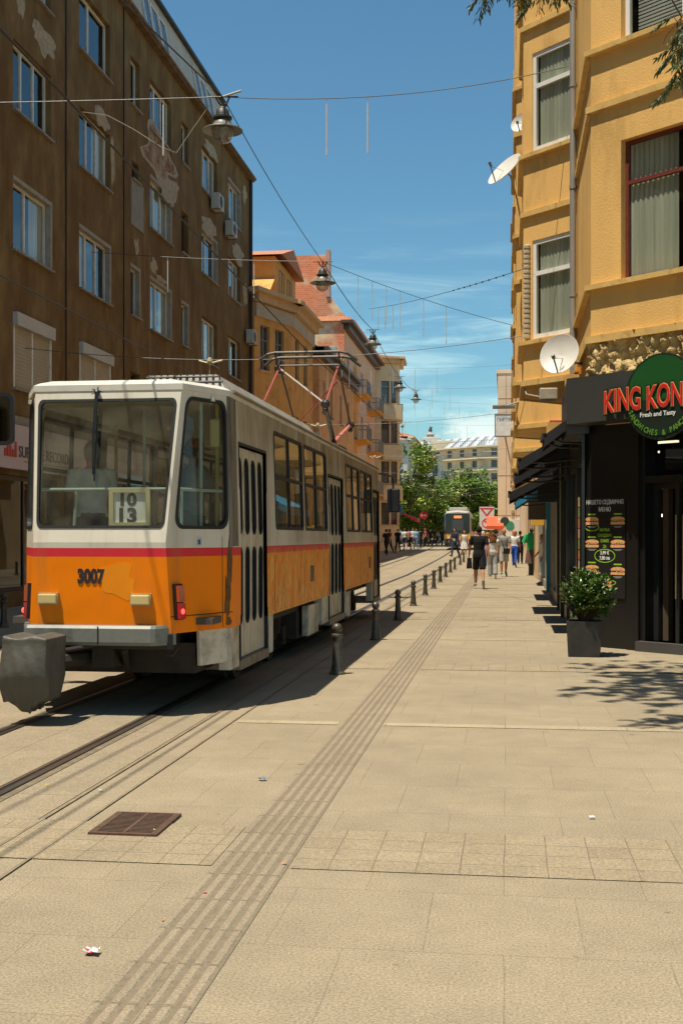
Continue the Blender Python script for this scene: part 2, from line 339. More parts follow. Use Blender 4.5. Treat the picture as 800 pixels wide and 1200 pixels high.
# ================================================================ SETTING: ground, paving, rails
def paving_mat(name, col, bw, bh, mortar, mcol, off=.5, var=.1, spd=.3, rot=0, wear=None):
    m = bpy.data.materials.new(name); m.use_nodes = True; MATS[name] = m; nt = m.node_tree; N = nt.nodes; L = nt.links; b = N['Principled BSDF']
    tc = N.new('ShaderNodeTexCoord'); mp = N.new('ShaderNodeMapping'); mp.inputs['Rotation'].default_value = (0, 0, rot); L.new(tc.outputs['Object'], mp.inputs[0])
    wn = N.new('ShaderNodeTexNoise'); wn.inputs['Scale'].default_value = 1.3; L.new(tc.outputs['Object'], wn.inputs['Vector'])
    wa = N.new('ShaderNodeVectorMath'); wa.operation = 'MULTIPLY_ADD'; L.new(wn.outputs['Color'], wa.inputs[0]); wa.inputs[1].default_value = (.02, .02, 0); L.new(mp.outputs[0], wa.inputs[2])
    br = N.new('ShaderNodeTexBrick'); L.new(wa.outputs[0], br.inputs['Vector']); br.offset = off; br.squash = 1
    br.inputs['Scale'].default_value = 1; br.inputs['Brick Width'].default_value = bw; br.inputs['Row Height'].default_value = bh; br.inputs['Mortar Size'].default_value = mortar; br.inputs['Mortar Smooth'].default_value = .3
    c = Vector(col); br.inputs['Color1'].default_value = (*(c * (1 - var)), 1); br.inputs['Color2'].default_value = (*(c * (1 + var)), 1); br.inputs['Mortar'].default_value = (*mcol, 1); br.inputs['Bias'].default_value = 0
    def noise_mul(prev, scale, lo, hi, detail=6, p0=.3, p1=.7, rough=.6):
        n = N.new('ShaderNodeTexNoise'); n.inputs['Scale'].default_value = scale; n.inputs['Detail'].default_value = detail; n.inputs['Roughness'].default_value = rough; L.new(tc.outputs['Object'], n.inputs['Vector'])
        r = N.new('ShaderNodeMapRange'); r.inputs['From Min'].default_value = p0; r.inputs['From Max'].default_value = p1; r.inputs['To Min'].default_value = lo; r.inputs['To Max'].default_value = hi; L.new(n.outputs['Fac'], r.inputs['Value'])
        v = N.new('ShaderNodeVectorMath'); v.operation = 'SCALE'; L.new(prev, v.inputs[0]); L.new(r.outputs[0], v.inputs['Scale']); return v.outputs[0], n
    o, _ = noise_mul(br.outputs['Color'], .35, .9, 1.1)
    o, _ = noise_mul(o, 2.2, .86, 1.1, 9, rough=.75)
    o, sp = noise_mul(o, 95, 1 - spd, 1 + spd, 2)
    # small dark stains
    v = N.new('ShaderNodeTexVoronoi'); v.inputs['Scale'].default_value = 1.1; L.new(wa.outputs[0], v.inputs['Vector'])
    wn2 = N.new('ShaderNodeTexNoise'); wn2.inputs['Scale'].default_value = 30; L.new(tc.outputs['Object'], wn2.inputs['Vector'])
    ad = N.new('ShaderNodeMath'); ad.operation = 'MULTIPLY_ADD'; L.new(wn2.outputs['Fac'], ad.inputs[0]); ad.inputs[1].default_value = .05; L.new(v.outputs['Distance'], ad.inputs[2])
    r = N.new('ShaderNodeMapRange'); r.inputs['From Min'].default_value = .04; r.inputs['From Max'].default_value = .07; r.inputs['To Min'].default_value = .62; r.inputs['To Max'].default_value = 1; L.new(ad.outputs[0], r.inputs['Value'])
    sc_ = N.new('ShaderNodeVectorMath'); sc_.operation = 'SCALE'; L.new(o, sc_.inputs[0]); L.new(r.outputs[0], sc_.inputs['Scale'])
    v2 = N.new('ShaderNodeTexVoronoi'); v2.inputs['Scale'].default_value = 3.3; L.new(tc.outputs['Object'], v2.inputs['Vector'])
    r2 = N.new('ShaderNodeMapRange'); r2.inputs['From Min'].default_value = .035; r2.inputs['From Max'].default_value = .06; r2.inputs['To Min'].default_value = .8; r2.inputs['To Max'].default_value = 1; L.new(v2.outputs['Distance'], r2.inputs['Value'])
    s2 = N.new('ShaderNodeVectorMath'); s2.operation = 'SCALE'; L.new(sc_.outputs[0], s2.inputs[0]); L.new(r2.outputs[0], s2.inputs['Scale']); sc_ = s2
    L.new(sc_.outputs[0], b.inputs['Base Color']); b.inputs['Roughness'].default_value = .85; b.inputs['Specular IOR Level'].default_value = .3
    h = N.new('ShaderNodeMath'); h.operation = 'MULTIPLY_ADD'; L.new(br.outputs['Fac'], h.inputs[0]); h.inputs[1].default_value = -1.5; L.new(sp.outputs['Fac'], h.inputs[2])
    bp = N.new('ShaderNodeBump'); bp.inputs['Distance'].default_value = .0025; L.new(h.outputs[0], bp.inputs['Height']); L.new(bp.outputs[0], b.inputs['Normal'])
    return m
PC = (.305, .25, .165)
PAVE = paving_mat('paving_slabs', PC, .62, .78, .002, (.285, .232, .153), .5, .03, spd=.34)
COBB = paving_mat('small_setts', (.315, .255, .165), .21, .205, .003, (.235, .188, .12), 0, .05)
LIGHTS = paving_mat('light_strip', (.37, .31, .2), 1.0, .2, .004, (.26, .21, .14), 0, .04)
TACT = paving_mat('tactile_slabs', (.30, .245, .165), .4, .4, .003, (.22, .175, .12), 0, .04)
TACG = M('tactile_groove', (.215, .172, .118), .9, var=.2, vs=20)
ASPH = M('asphalt_joint', (.19, .155, .105), .9, var=.3, vs=9, bump=.003, bs=90)
CONC = paving_mat('track_concrete', (.295, .24, .16), 1.2, 2.4, .004, (.2, .16, .11), 0, .04)
struct('ground', strip(strip(MB(), -900, 900, -.012), -900, 900, -.012, ya=320, yb=1500), M('ground_mat', (.25, .2, .14), .9, var=.15, vs=.3))
struct('pavement', strip(MB(), -60, 60, 0), PAVE)
mb = MB()
strip(mb, -4.75, -2.62, .004, bend=True); strip(mb, -7.85, -5.7, .004, bend=True)
struct('track_bed', mb, CONC)
# drainage channel beside the track, sett bands and light strips
mb = MB()
for x0, x1 in ((-2.6, -2.58), (-2.35, -2.33)): strip(mb, x0, x1, .008, bend=True)
struct('drain_lines', mb, M('drain_line', (.245, .2, .132), .9, var=.3, vs=9))
mb = MB()
for y in (-20.6, -11.8, -3.0, 5.82, 14.6, 23.4, 32.2, 41, 49):
    y = round(y / .205) * .205 + .010
    for x0, x1 in ((-2.9, -1.42), (-1.03, 9)): mb.quad((x0, y, .004), (x1, y, .004), (x1, y + .80, .004), (x0, y + .80, .004))
mb.v = [v + Vector((0, 0, .0015 if v.x < -2 else 0)) for v in mb.v]
struct('sett_bands', MB().add([v.copy() for v in mb.v[:]], mb.f), COBB)
mb = MB()
for y in (10.2, 18.85, 27.6, 36.3, 45):
    for x0, x1 in ((-5.6, -4.8), (-2.3, -1.42), (-1.03, 9)): mb.quad((x0, y, .004), (x1, y, .004), (x1, y + .16, .004), (x0, y + .16, .004))
struct('light_strips', mb, LIGHTS)
# tactile strip with real ridges
mb = MB(); strip(mb, -1.405, -1.045, .003, 1, yb=90)
for k in range(6):
    x = -1.385 + k * .062
    y = -2
    while y < 49.5:
        y2 = y + .4
        mb.add([(x - .021, y + .002, .003), (x + .021, y + .002, .003), (x + .021, y2 - .002, .003), (x - .021, y2 - .002, .003), (x - .013, y + .004, .009), (x + .013, y + .004, .009), (x + .013, y2 - .004, .009), (x - .013, y2 - .004, .009)],
               [(4, 5, 6, 7), (0, 1, 5, 4), (1, 2, 6, 5), (2, 3, 7, 6), (3, 0, 4, 7)], 0)
        y = y2
struct('tactile_path', mb, [TACT, TACG])
RUST = M('rail_rust', (.12, .07, .04), .55, .4, var=.3, vs=12); RAILTOP = M('rail_top', (.32, .27, .22), .35, .9, var=.2, vs=8)
for cxx in (-3.6, -6.75):
    mb = MB()
    for x in (cxx - .505, cxx + .505):
        strip(mb, x - .075, x + .085, .008, 0, True)
        strip(mb, x - .026, x + .026, .016, 1, True)
        s_ = -1 if x > cxx else 1
        a, b = sorted((x + s_ * .03, x + s_ * .068)); strip(mb, a, b, .0115, 2, True)
        a, b = sorted((x + s_ * .07, x + s_ * .09)); strip(mb, a, b, .015, 3, True)
    o = struct('tram_track', mb, [ASPH, RAILTOP, BLACK, RUST])
# drain grate
g = thing('drain_grate', 'rusty iron drain grate set in the paving near the tactile strip', 'drain grate', (-2.04, 6.5, 0))
mb = MB(); fm = MB()
X0, X1, Y0, Y1 = -2.2, -1.86, 6.27, 6.73
fm.box(X0 - .02, X1 + .02, Y0 - .02, Y0, 0, .017).box(X0 - .02, X1 + .02, Y1, Y1 + .02, 0, .017).box(X0 - .02, X0, Y0, Y1, 0, .017).box(X1, X1 + .02, Y0, Y1, 0, .017)
part('frame', fm, RUST2 := M('rusty_iron', (.12, .07, .045), .8, .3, var=.35, vs=25), g)
mb = MB(); mb.quad((X0, Y0, .0125), (X1, Y0, .0125), (X1, Y1, .0125), (X0, Y1, .0125), 1)
for k in range(3): a = X0 + k * (X1 - X0 - .02) / 2; mb.quad((a, Y0, .0165), (a + .02, Y0, .0165), (a + .02, Y1, .0165), (a, Y1, .0165), 0)
for k in range(16): b = Y0 + .015 + k * (Y1 - Y0 - .03) / 15; mb.quad((X0, b - .008, .0145), (X1, b - .008, .0145), (X1, b + .008, .0145), (X0, b + .008, .0145), 0)
part('bars', mb, [RUST2, BLACK], g)

# ================================================================ windows
WP = {}
def win_proto(w, h, style, col, near=True, mull=(.5,), transom=None, curtain=None, fw=.05, recess=.12, glassm=None):
    key = (round(w, 2), round(h, 2), style, col.name, near, curtain)
    if key in WP: return WP[key], False
    mb = MB(); y0, y1 = recess, recess + .06
    mb.box(0, w, y0, y1, 0, fw).box(0, w, y0, y1, h - fw, h).box(0, fw, y0, y1, fw, h - fw).box(w - fw, w, y0, y1, fw, h - fw)
    for u in mull: mb.box(u * w - fw * .6, u * w + fw * .6, y0 - .006, y1 - .002, fw, h - fw)
    if transom: mb.box(fw, w - fw, y0 - .003, y1 - .004, transom * h - fw * .5, transom * h + fw * .5)
    fr = bpy.data.objects.new('window', mb.mesh('window', [col])); COL.objects.link(fr)
    p = MB().quad((fw, y0 + .03, fw), (w - fw, y0 + .03, fw), (w - fw, y0 + .03, h - fw), (fw, y0 + .03, h - fw))
    pn = bpy.data.objects.new('pane', p.mesh('pane', [glassm or (GLASS if near else FARGLASS)])); COL.objects.link(pn); pn.parent = fr
    if near and curtain:
        c = MB()
        for a, b in curtain:
            n = max(2, int((b - a) * w / .04)); 
            for i in range(n):
                ua, ub = (a + (b - a) * i / n) * w, (a + (b - a) * (i + 1) / n) * w; ya, yb = recess + .065 + .015 * (i % 2), recess + .065 + .015 * ((i + 1) % 2)
                c.quad((ua, ya, .02), (ub, yb, .02), (ub, yb, h), (ua, ya, h))
        cn = bpy.data.objects.new('curtain', c.mesh('curtain', [CURT])); COL.objects.link(cn); cn.parent = fr
    WP[key] = fr; return fr, True
def put_win(root, p0, d, u, z, w, h, style='a', col=None, near=True, label=None, **k):
    """window opening whose left-bottom corner is at distance u along d from p0"""
    pr, first = win_proto(w, h, style, col or WHITEP, near, **k)
    loc = Vector((p0[0] + d[0] * u, p0[1] + d[1] * u, z)) - ORG[root.name]; rz = math.atan2(d[1], d[0])
    o = pr if first else dup(pr)
    o.location = loc; o.rotation_euler = (0, 0, rz); o.parent = root
    if label: o['label'] = label
    return o
def sill(mb, p0, d, u0, u1, z, m=0, out=.06, t=.05): mb.obox(p0, d, u0 - .05, u1 + .05, -.02, out, z - t, z, m)

# ================================================================ BROWN BUILDING (left)
XL = -11.1
bb = thing('apartment_building', 'dark brown stained apartment block with patched plaster, left of the orange tram', 'building', (XL, 33, 0))
cols = [(26.3, 28.6, 0), (30.6, 33.1, 0), (35.0, 35.9, 1), (37.0, 39.4, 0), (40.7, 41.6, 1), (43.5, 45.9, 0), (47.8, 50.0, 0)]
rows = [5.0, 8.15, 11.35, 14.45]
Y0b = -45.0; holes = []; wins = []
for ci, (a, b, nar) in enumerate(cols):
    for ri, zb in enumerate(rows):
        if nar: h = 1.45 if ri != 2 else .5; z = zb + .1 + (.9 if ri == 2 and ci == 2 else 0); aa, b2 = (a, b) if ci == 4 or ri != 2 else (a + .1, b - .1); h = 1.45 if (ci == 4 or ri != 2) else .55
        else: h = 1.6; z = zb; aa, b2 = a, b
        holes.append((aa - Y0b, b2 - Y0b, z, z + h)); wins.append((ci, ri, aa, b2, z, h, nar))
for y in [-42 + 4.6 * k for k in range(14)] + [22.5]:
    for zb in rows: holes.append((y - Y0b, y + 2.2 - Y0b, zb, zb + 1.6)); (wins.append((9, 1, y, y + 2.2, zb, 1.6, 0)) if y > 16 else None)
shop_holes = [(8.5 - Y0b + i * 4.2, 8.5 - Y0b + i * 4.2 + 3.7, .35, 3.0) for i in range(10)]
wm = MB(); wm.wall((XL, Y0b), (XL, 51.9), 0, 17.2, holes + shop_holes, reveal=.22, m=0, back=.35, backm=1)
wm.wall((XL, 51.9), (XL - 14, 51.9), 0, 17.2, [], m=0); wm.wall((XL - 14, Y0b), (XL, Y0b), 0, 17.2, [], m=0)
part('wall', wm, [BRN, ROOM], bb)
rf = MB(); rf.prism([(XL - 14, Y0b), (XL - .1, Y0b), (XL - .1, 51.9), (XL - 14, 51.9)], 17.2, 17.26, 0)
for a, b in ((Y0b, 49.0),):
    rf.add([(XL - .1, a, 17.25), (XL - .1, b, 17.25), (XL - .5, b, 19.45), (XL - .5, a, 19.45), (XL - 12, b, 17.25), (XL - 12, a, 17.25), (XL - 12, b, 19.45), (XL - 12, a, 19.45)],
           [(0, 1, 2, 3), (1, 4, 6, 2), (0, 3, 7, 5), (2, 6, 7, 3)], 1)
    rf.box(XL - 12.2, XL - .35, a, b + .2, 19.45, 19.56, 2)
ro = part('roof', rf, [DARKMET, M('zinc_sheet', (.5, .46, .38), .6, .2, var=.2, vs=3, streak=.2), DARKMET], bb)
ch = MB(); ch.box(XL - 3, XL - 2.1, 44, 45, 19.6, 21.4); part('chimney', ch, M('chimney_brick', (.3, .1, .06), .9, var=.3, vs=14), ro)
aw = MB()
for ya in (13, 17.5, 22, 26.5, 31, 37.2, 43.6):
    for k in range(3):
        y = ya + k * .95
        f = lambda u, v, w_, y=y: Vector((XL - .1 - .4 * v / 2.2 + w_ + .01, y + u, 17.25 + v + w_ * .1))
        wf = MB().plate(rect(0, .82, .4, 1.7), [rect(.06, .76, .46, 1.64)], f, 0, .05); wo = part('window', wf, WHITEP, bb)
        part('pane', MB().plate(rect(.06, .76, .46, 1.64), [], f, .02), FARGLASS, wo)
cm = MB(); D = (0, 1)
cm.obox((XL, Y0b), D, 0, 97.0, -.05, .22, 17.1, 17.2); cm.tube([(XL + .24, Y0b, 17.22), (XL + .24, 52.0, 17.22)], .06, 8)
parts('cornice', cm, M('cornice_plaster', (.17, .12, .075), .9, var=.3, vs=4, streak=.3), bb)
sm = MB()
for (ci, ri, a, b, z, h, nar) in wins: sm.obox((XL, 0), D, a - .06, b + .06, -.02, .09, z - .05, z)
sm.obox((XL, Y0b), D, 0, 96.8, 0, .1, 4.15, 4.35)
parts('sill', sm, M('sill_metal', (.26, .22, .17), .6, var=.3, vs=5), bb)
BFR = M('brown_frame', (.09, .05, .03), .5, var=.2)
rnd = random.Random(3)
curts = [((0, .3),), ((0, .36), (.66, 1)), ((.6, 1),), ((0, .98),), None]
for i, (ci, ri, a, b, z, h, nar) in enumerate(wins):
    w_ = b - a
    if nar: put_win(bb, (XL, 0), D, a, z, w_, h, 'n', WHITEP if (ri + ci) % 2 else BFR, mull=(), curtain=None, recess=.14)
    elif ri == 0 and ci in (0, 1): 
        bx = MB(); bx.obox((XL, 0), D, a - .02, b + .02, -.1, .12, z + h - .18, z + h + .12); sh = part('roller_shutter', bx, M('shutter_box', (.48, .46, .42), .5), bb)
        sl_ = MB(); n = 34
        for k in range(n): sl_.obox((XL, 0), D, a + .03, b - .03, -.06, -.03 + .012 * (k % 2), z + k * (h - .12) / n, z + (k + 1) * (h - .12) / n)
        part('slats', sl_, M('shutter_slat', (.42, .37, .28), .6), sh)
        fb = MB(); fb.obox((XL, 0), D, a, a + .05, -.1, .02, z, z + h - .18).obox((XL, 0), D, b - .05, b, -.1, .02, z, z + h - .18).obox((XL, 0), D, (a + b) / 2 - .03, (a + b) / 2 + .03, -.1, .0, z, z + h - .18); parts('guide_rail', fb, WHITEP, sh)
    else:
        cu = curts[(ci * 3 + ri * 2) % 5]; third = (ci + ri) % 3
        put_win(bb, (XL, 0), D, a, z, w_, h, 'w%d' % third, WHITEP, mull=((.36, .68), (.42,), (.33, .66))[third], curtain=cu, recess=.14, fw=.06)
# white reveals on the second row
rv = MB()
for (ci, ri, a, b, z, h, nar) in wins:
    if (ri == 1 and ci < 5) or (ri == 2 and ci in (3, 5)) or (ri == 3 and ci == 6): rv.obox((XL, 0), D, b - .02, b + .10, -.13, .004, z, z + h + .08); rv.obox((XL, 0), D, a, b + .10, -.13, .005, z + h - .01, z + h + .09)
parts('window_surround', rv, M('pale_render', (.36, .33, .28), .9, var=.2, vs=5), bb)
def blob(cy_, cz, ry, rz, seed, n=26):
    r = random.Random(seed); pts = []
    for k in range(n):
        q = 2 * pi * k / n; f = .75 + .5 * noise.noise(Vector((cos(q) * 1.6 + seed, sin(q) * 1.6, seed * .3))) + r.uniform(-.06, .06)
        pts.append((cy_ + ry * f * cos(q), cz + rz * f * sin(q)))
    return pts
fx = planefn((XL, 0, 0), (0, 1, 0))
EXB = M('exposed_brick', (.25, .12, .065), .95, var=.5, vs=9, bump=.04, bs=12, dirt=(.5, .4, .27), ds=2.2, dt=.5)
for (y, z, ry, rz, s, mt) in ((28.1, 13.6, .95, .42, 1, STONE), (26.7, 14.0, .3, .6, 17, STONE), (32.4, 13.15, .9, .35, 2, STONE), (33.3, 12.3, .22, .8, 3, STONE), (38.0, 13.95, 2.0, .75, 4, EXB), (39.0, 13.2, 1.6, .75, 5, STONE),
                              (35.6, 10.4, .28, .32, 6, STONE), (37.4, 10.2, .42, .32, 7, STONE), (44.9, 16.3, 1.4, .3, 8, STONE), (44.6, 13.2, 1.5, .5, 9, STONE), (49.6, 13.4, 1.3, .5, 10, STONE), (50.9, 16.3, .5, .4, 11, STONE), (38.3, 9.95, .9, .12, 12, STONE), (50.9, 12.0, .5, .7, 13, STONE)):
    if mt is EXB: part('bare_patch', MB().plate(blob(y, z, ry * 1.17, rz * 1.2, s), [], fx, -.01, .005), STONE, bb)
    part('bare_patch', MB().plate(blob(y, z, ry, rz, s), [], fx, -.01, .008 + .001 * (s % 5)), mt, bb)
part('board', MB().plate(rect(35.0, 36.2, 10.95, 12.35), [], fx, 0, .03), M('grey_board', (.27, .25, .2), .8, var=.2, vs=5), bb, label='grey board closing the lower part of a narrow window')
pm = MB()
for y in (51.75, 29.6, 34.3): pm.tube([(XL + (.1 if y > 50 else .02), y, .1), (XL + (.1 if y > 50 else .02), y, 17.2)], .07 if y > 50 else .02, 8)
parts('downpipe', pm, M('pipe_dark', (.03, .027, .025), .6), bb)
# ground-floor shopfronts behind the tram
sf = MB()
for (u0, u1, z0, z1) in shop_holes:
    y0, y1 = u0 + Y0b, u1 + Y0b
    sf.obox((XL, 0), D, y0, y1, -.16, -.1, z0, z0 + .1).obox((XL, 0), D, y0, y1, -.16, -.1, z1 - .1, z1).obox((XL, 0), D, y0, y0 + .1, -.16, -.1, z0 + .1, z1 - .1).obox((XL, 0), D, y1 - .1, y1, -.16, -.1, z0 + .1, z1 - .1).obox((XL, 0), D, (y0 + y1) / 2 - .04, (y0 + y1) / 2 + .04, -.16, -.1, z0 + .1, z1 - .1)
s1 = part('shopfront', sf, BLACK, bb)
pg = MB()
for (u0, u1, z0, z1) in shop_holes: pg.quad((XL - .13, u0 + Y0b + .1, z0 + .1), (XL - .13, u1 + Y0b - .1, z0 + .1), (XL - .13, u1 + Y0b - .1, z1 - .1), (XL - .13, u0 + Y0b + .1, z1 - .1))
part('pane', pg, SGLASS, s1)
# record shop sign
sg = thing('shop_sign', 'long pale pink shop sign board lettered in dark capitals, behind the tram rear window', 'sign', (XL + .2, 28, 3.2))
PINK = M('pale_pink_panel', (.55, .46, .48), .5, var=.05)
sp = MB(); sp.obox((XL, 0), D, 24.5, 36.2, .02, .22, 3.12, 4.12); part('panel', sp, PINK, sg)
t = textmb('SUPREME RECORDS', .37, (XL + .222, 26.08, 3.4), (0, 1, 0), ext=.006, sx=1.02); part('lettering', t, M('letter_dark', (.05, .04, .06), .5), sg)
t = MB()
for k in range(5): t.obox((XL, 0), D, 25.3 + k * .14, 25.39 + k * .14, .222, .24, 3.38, 3.46 + .09 * ((k * 2) % 3 + 1))
t.obox((XL, 0), D, 28.6, 29.3, .222, .24, 3.12, 3.26)
part('emblem', t, M('sign_red', (.55, .05, .05), .5), sg)
part('rule', MB().obox((XL, 0), D, 26.4, 31.4, .222, .23, 3.31, 3.322), M('letter_dark', (0, 0, 0)), sg)
# ---- AC units
def ac_proto():
    t = thing('ac_unit', '', 'air conditioner', (0, 0, 0)); m = MB(); m.cbox(-.4, .4, -.32, 0, 0, .58, .015)
    part('casing', m, M('ac_white', (.5, .48, .42), .5, var=.1, vs=4, dirt=(.3, .26, .2), ds=3, dt=.6), t, local=True)
    g = MB()
    for r in (.22, .17, .12, .07): g.tube([(-.08 + r * cos(a * pi / 8), -.327, .29 + r * sin(a * pi / 8)) for a in range(17)], .005, 4)
    g.lathe([(0, -.001), (.23, -.001), (.23, .0)], (-.08, -.322, .29), 20, 'y', 1)
    part('fan_grille', g, [STEEL, BLACK], t, local=True)
    b = MB(); b.box(-.32, -.28, -.36, .05, -.04, 0).box(.28, .32, -.36, .05, -.04, 0); part('bracket', b, STEEL, t, local=True); return t
ac0 = ac_proto(); acn = [0]
def ac(x, y, z, rz, label):
    o = ac0 if acn[0] == 0 else dup(ac0); acn[0] += 1
    o.location = (x, y, z); o.rotation_euler = (0, 0, rz); o['label'] = label; o['group'] = 'air conditioning units on the facades'
W = -pi / 2
RZL = pi / 2   # local -y faces +X (street)
ac(XL + .08, 45.0, 14.0, RZL, 'large pale air conditioner on the brown wall below the nearest hanging lamp')
ac(XL + .08, 47.3, 13.55, RZL, 'smaller air conditioner just below and right of the large one on the brown wall')
ac(XL + .08, 51.2, 9.9, RZL, 'air conditioner beside the downpipe at the far corner of the brown building')

# ================================================================ facades further down the left side
TILE = M('roof_tiles', (.52, .22, .12), .85, var=.35, vs=12)
def facade_block(name, label, pts, ztop, wallm, rows_, winspec, depth=12, z0=0, surround=None, cornice=None, roofm=None, cat='building', wcol=None, winh=1.6, zwin=None, eave=.4, near=False, curtain=None, roofh=0):
    """pts: street-side polyline walked away from the camera with the outside on the right; winspec: list of lists of (u0,u1) per segment"""
    root = thing(name, label, cat, (pts[0][0], pts[0][1], 0)); mb = MB()
    for i in range(len(pts) - 1):
        a, b = Vector(pts[i]), Vector(pts[i + 1]); d = (b - a).normalized(); hs = []
        for (u0, u1) in winspec[i] if i < len(winspec) else []:
            for z in rows_: hs.append((u0, u1, z, z + winh))
        mb.wall(a, b, z0, ztop, hs, reveal=.2, m=0, back=.3 if near else None, backm=1)
        for h in hs: put_win(root, a, d, h[0], h[2], h[1] - h[0], winh, 'f', wcol or WHITEP, near, mull=(.5,) if h[1] - h[0] > .7 else (), transom=.68, recess=.12, curtain=curtain)
    p0, p1 = Vector(pts[0]), Vector(pts[-1]); s = -1 if p0.x < 0 else 1
    q0, q1 = Vector((p0.x + s * depth, p0.y)), Vector((p1.x + s * depth, p1.y))
    if s < 0: mb.wall(q0, p0, z0, ztop, []); mb.wall(p1, q1, z0, ztop, [])
    else: mb.wall(p1, q1, z0, ztop, []); mb.wall(q0, p0, z0, ztop, [])
    mb.add([(p[0], p[1], ztop - .01) for p in list(pts) + [q1, q0]], [tuple(range(len(pts) + 2))], 0)
    w_ = part('wall', mb, [wallm, ROOM], root)
    c = MB()
    for i in range(len(pts) - 1):
        a, b = Vector(pts[i]), Vector(pts[i + 1]); d = (b - a).normalized(); ll = (b - a).length
        c.obox(a, d, -eave, ll + eave * .6, -.1, eave, ztop, ztop + .18 + .004 * i); c.obox(a, d, -.1, ll + .1, 0, eave * .55, ztop - .35, ztop - .002 * i)
        for z in rows_:
            for (u0, u1) in winspec[i] if i < len(winspec) else []: c.obox(a, d, u0 - .08, u1 + .08, 0, .08, z - .08, z)
    parts('cornice', c, cornice or wallm, root)
    if roofh:
        r = MB(); z = ztop + .19; k = s * depth / 2
        a, b = (p0.x - s * eave, p0.y), (p1.x - s * eave, p1.y)
        r.add([(a[0], a[1] - .3, z), (b[0], b[1] + .3, z), (a[0] + k, a[1] - .3 + roofh * .6, z + roofh), (b[0] + k, b[1] + .3 - roofh * .6, z + roofh), (q0.x, q0.y - .3, z), (q1.x, q1.y + .3, z)],
              [(0, 1, 3, 2), (4, 2, 3, 5), (0, 2, 4), (1, 5, 3)])
        n = int(abs(p1.y - p0.y) / .3)
        for i in range(n):
            t = (i + .5) / n; y = p0.y + (p1.y - p0.y) * t; x = p0.x - s * eave; t2 = min(t * (p1.y - p0.y), (1 - t) * (p1.y - p0.y)) / (roofh * .6 + .01); f = min(1, t2)
            r.tube([(x, y, z + .03), (x + k * f, y, z + roofh * f + .03)], .07, 5)
        part('roof', r, roofm or TILE, root)
    return root
OR1 = M('orange_stucco', (.72, .38, .12), .9, var=.12, vs=1.5, bump=.006, bs=30, dirt=(.38, .19, .08), ds=1.2, dt=.62)
OR2 = M('orange_trim', (.66, .45, .25), .9, var=.1)
GRYW = M('grey_window_frame', (.2, .2, .19), .5)
b2 = facade_block('townhouse', 'orange stucco house with moulded cornice, directly beyond the dark brown block', [(-10.95, 52.2), (-9.85, 55.3), (-9.8, 61.2)], 12.3, OR1, [2.0, 5.3, 9.0], [[(.5, 1.3), (1.8, 2.6)], [(1.0, 2.0), (3.3, 4.3)]], winh=2.0, wcol=GRYW, cornice=OR2, eave=.55)
mb = MB(); mb.obox((-10.95, 52.2), (.334, .942), 0, 3.3, 0, .12, 11.3, 11.9).obox((-9.85, 55.3), (0.0085, 1), 0, 5.9, 0, .12, 11.3, 11.905); part('frieze', mb, M('frieze_grey', (.55, .46, .33), .9), b2)
dm = MB(); dm.box(-14, -10.6, 55.2, 60.6, 12.45, 14.6, 0); dm.add([(-14.3, 54.8, 14.6), (-10.2, 54.8, 14.6), (-10.2, 57.9, 15.5), (-14.3, 57.9, 15.5), (-10.2, 61, 14.6), (-14.3, 61, 14.6)], [(0, 1, 2, 3), (2, 4, 5, 3), (1, 4, 2), (0, 3, 5)], 1)
dm.add([(-14, 53.6, 12.5), (-10.6, 53.6, 12.5), (-10.6, 55.2, 13.6), (-14, 55.2, 13.6)], [(0, 1, 2, 3)], 0)
part('roof_storey', dm, [OR1, TILE], b2)
for y in (56.2, 58.3):
    put_win(b2, (-10.6, 0), (0, 1), y, 13.0, 1.2, 1.2, 'at', BFR, False, mull=(.5,), recess=-.02)
OR3 = M('peach_stucco', (.72, .40, .19), .9, var=.12, vs=1.2, dirt=(.4, .2, .1), ds=1, dt=.62)
b3 = facade_block('terrace_house', 'lower orange pink house with a dark eave between the orange house and the brick gable', [(-10.6, 61.25), (-10.6, 64), (-9.9, 64), (-9.9, 79)], 11.5, OR3, [2.0, 5.2, 8.4], [[(.8, 1.8)], [], [(1.2, 2.2), (4, 5), (8, 9), (11.5, 12.5)]], winh=1.7, eave=.6, cornice=BFR, roofh=1.2, roofm=M('slate_roof', (.08, .075, .07), .7, var=.3, vs=6))
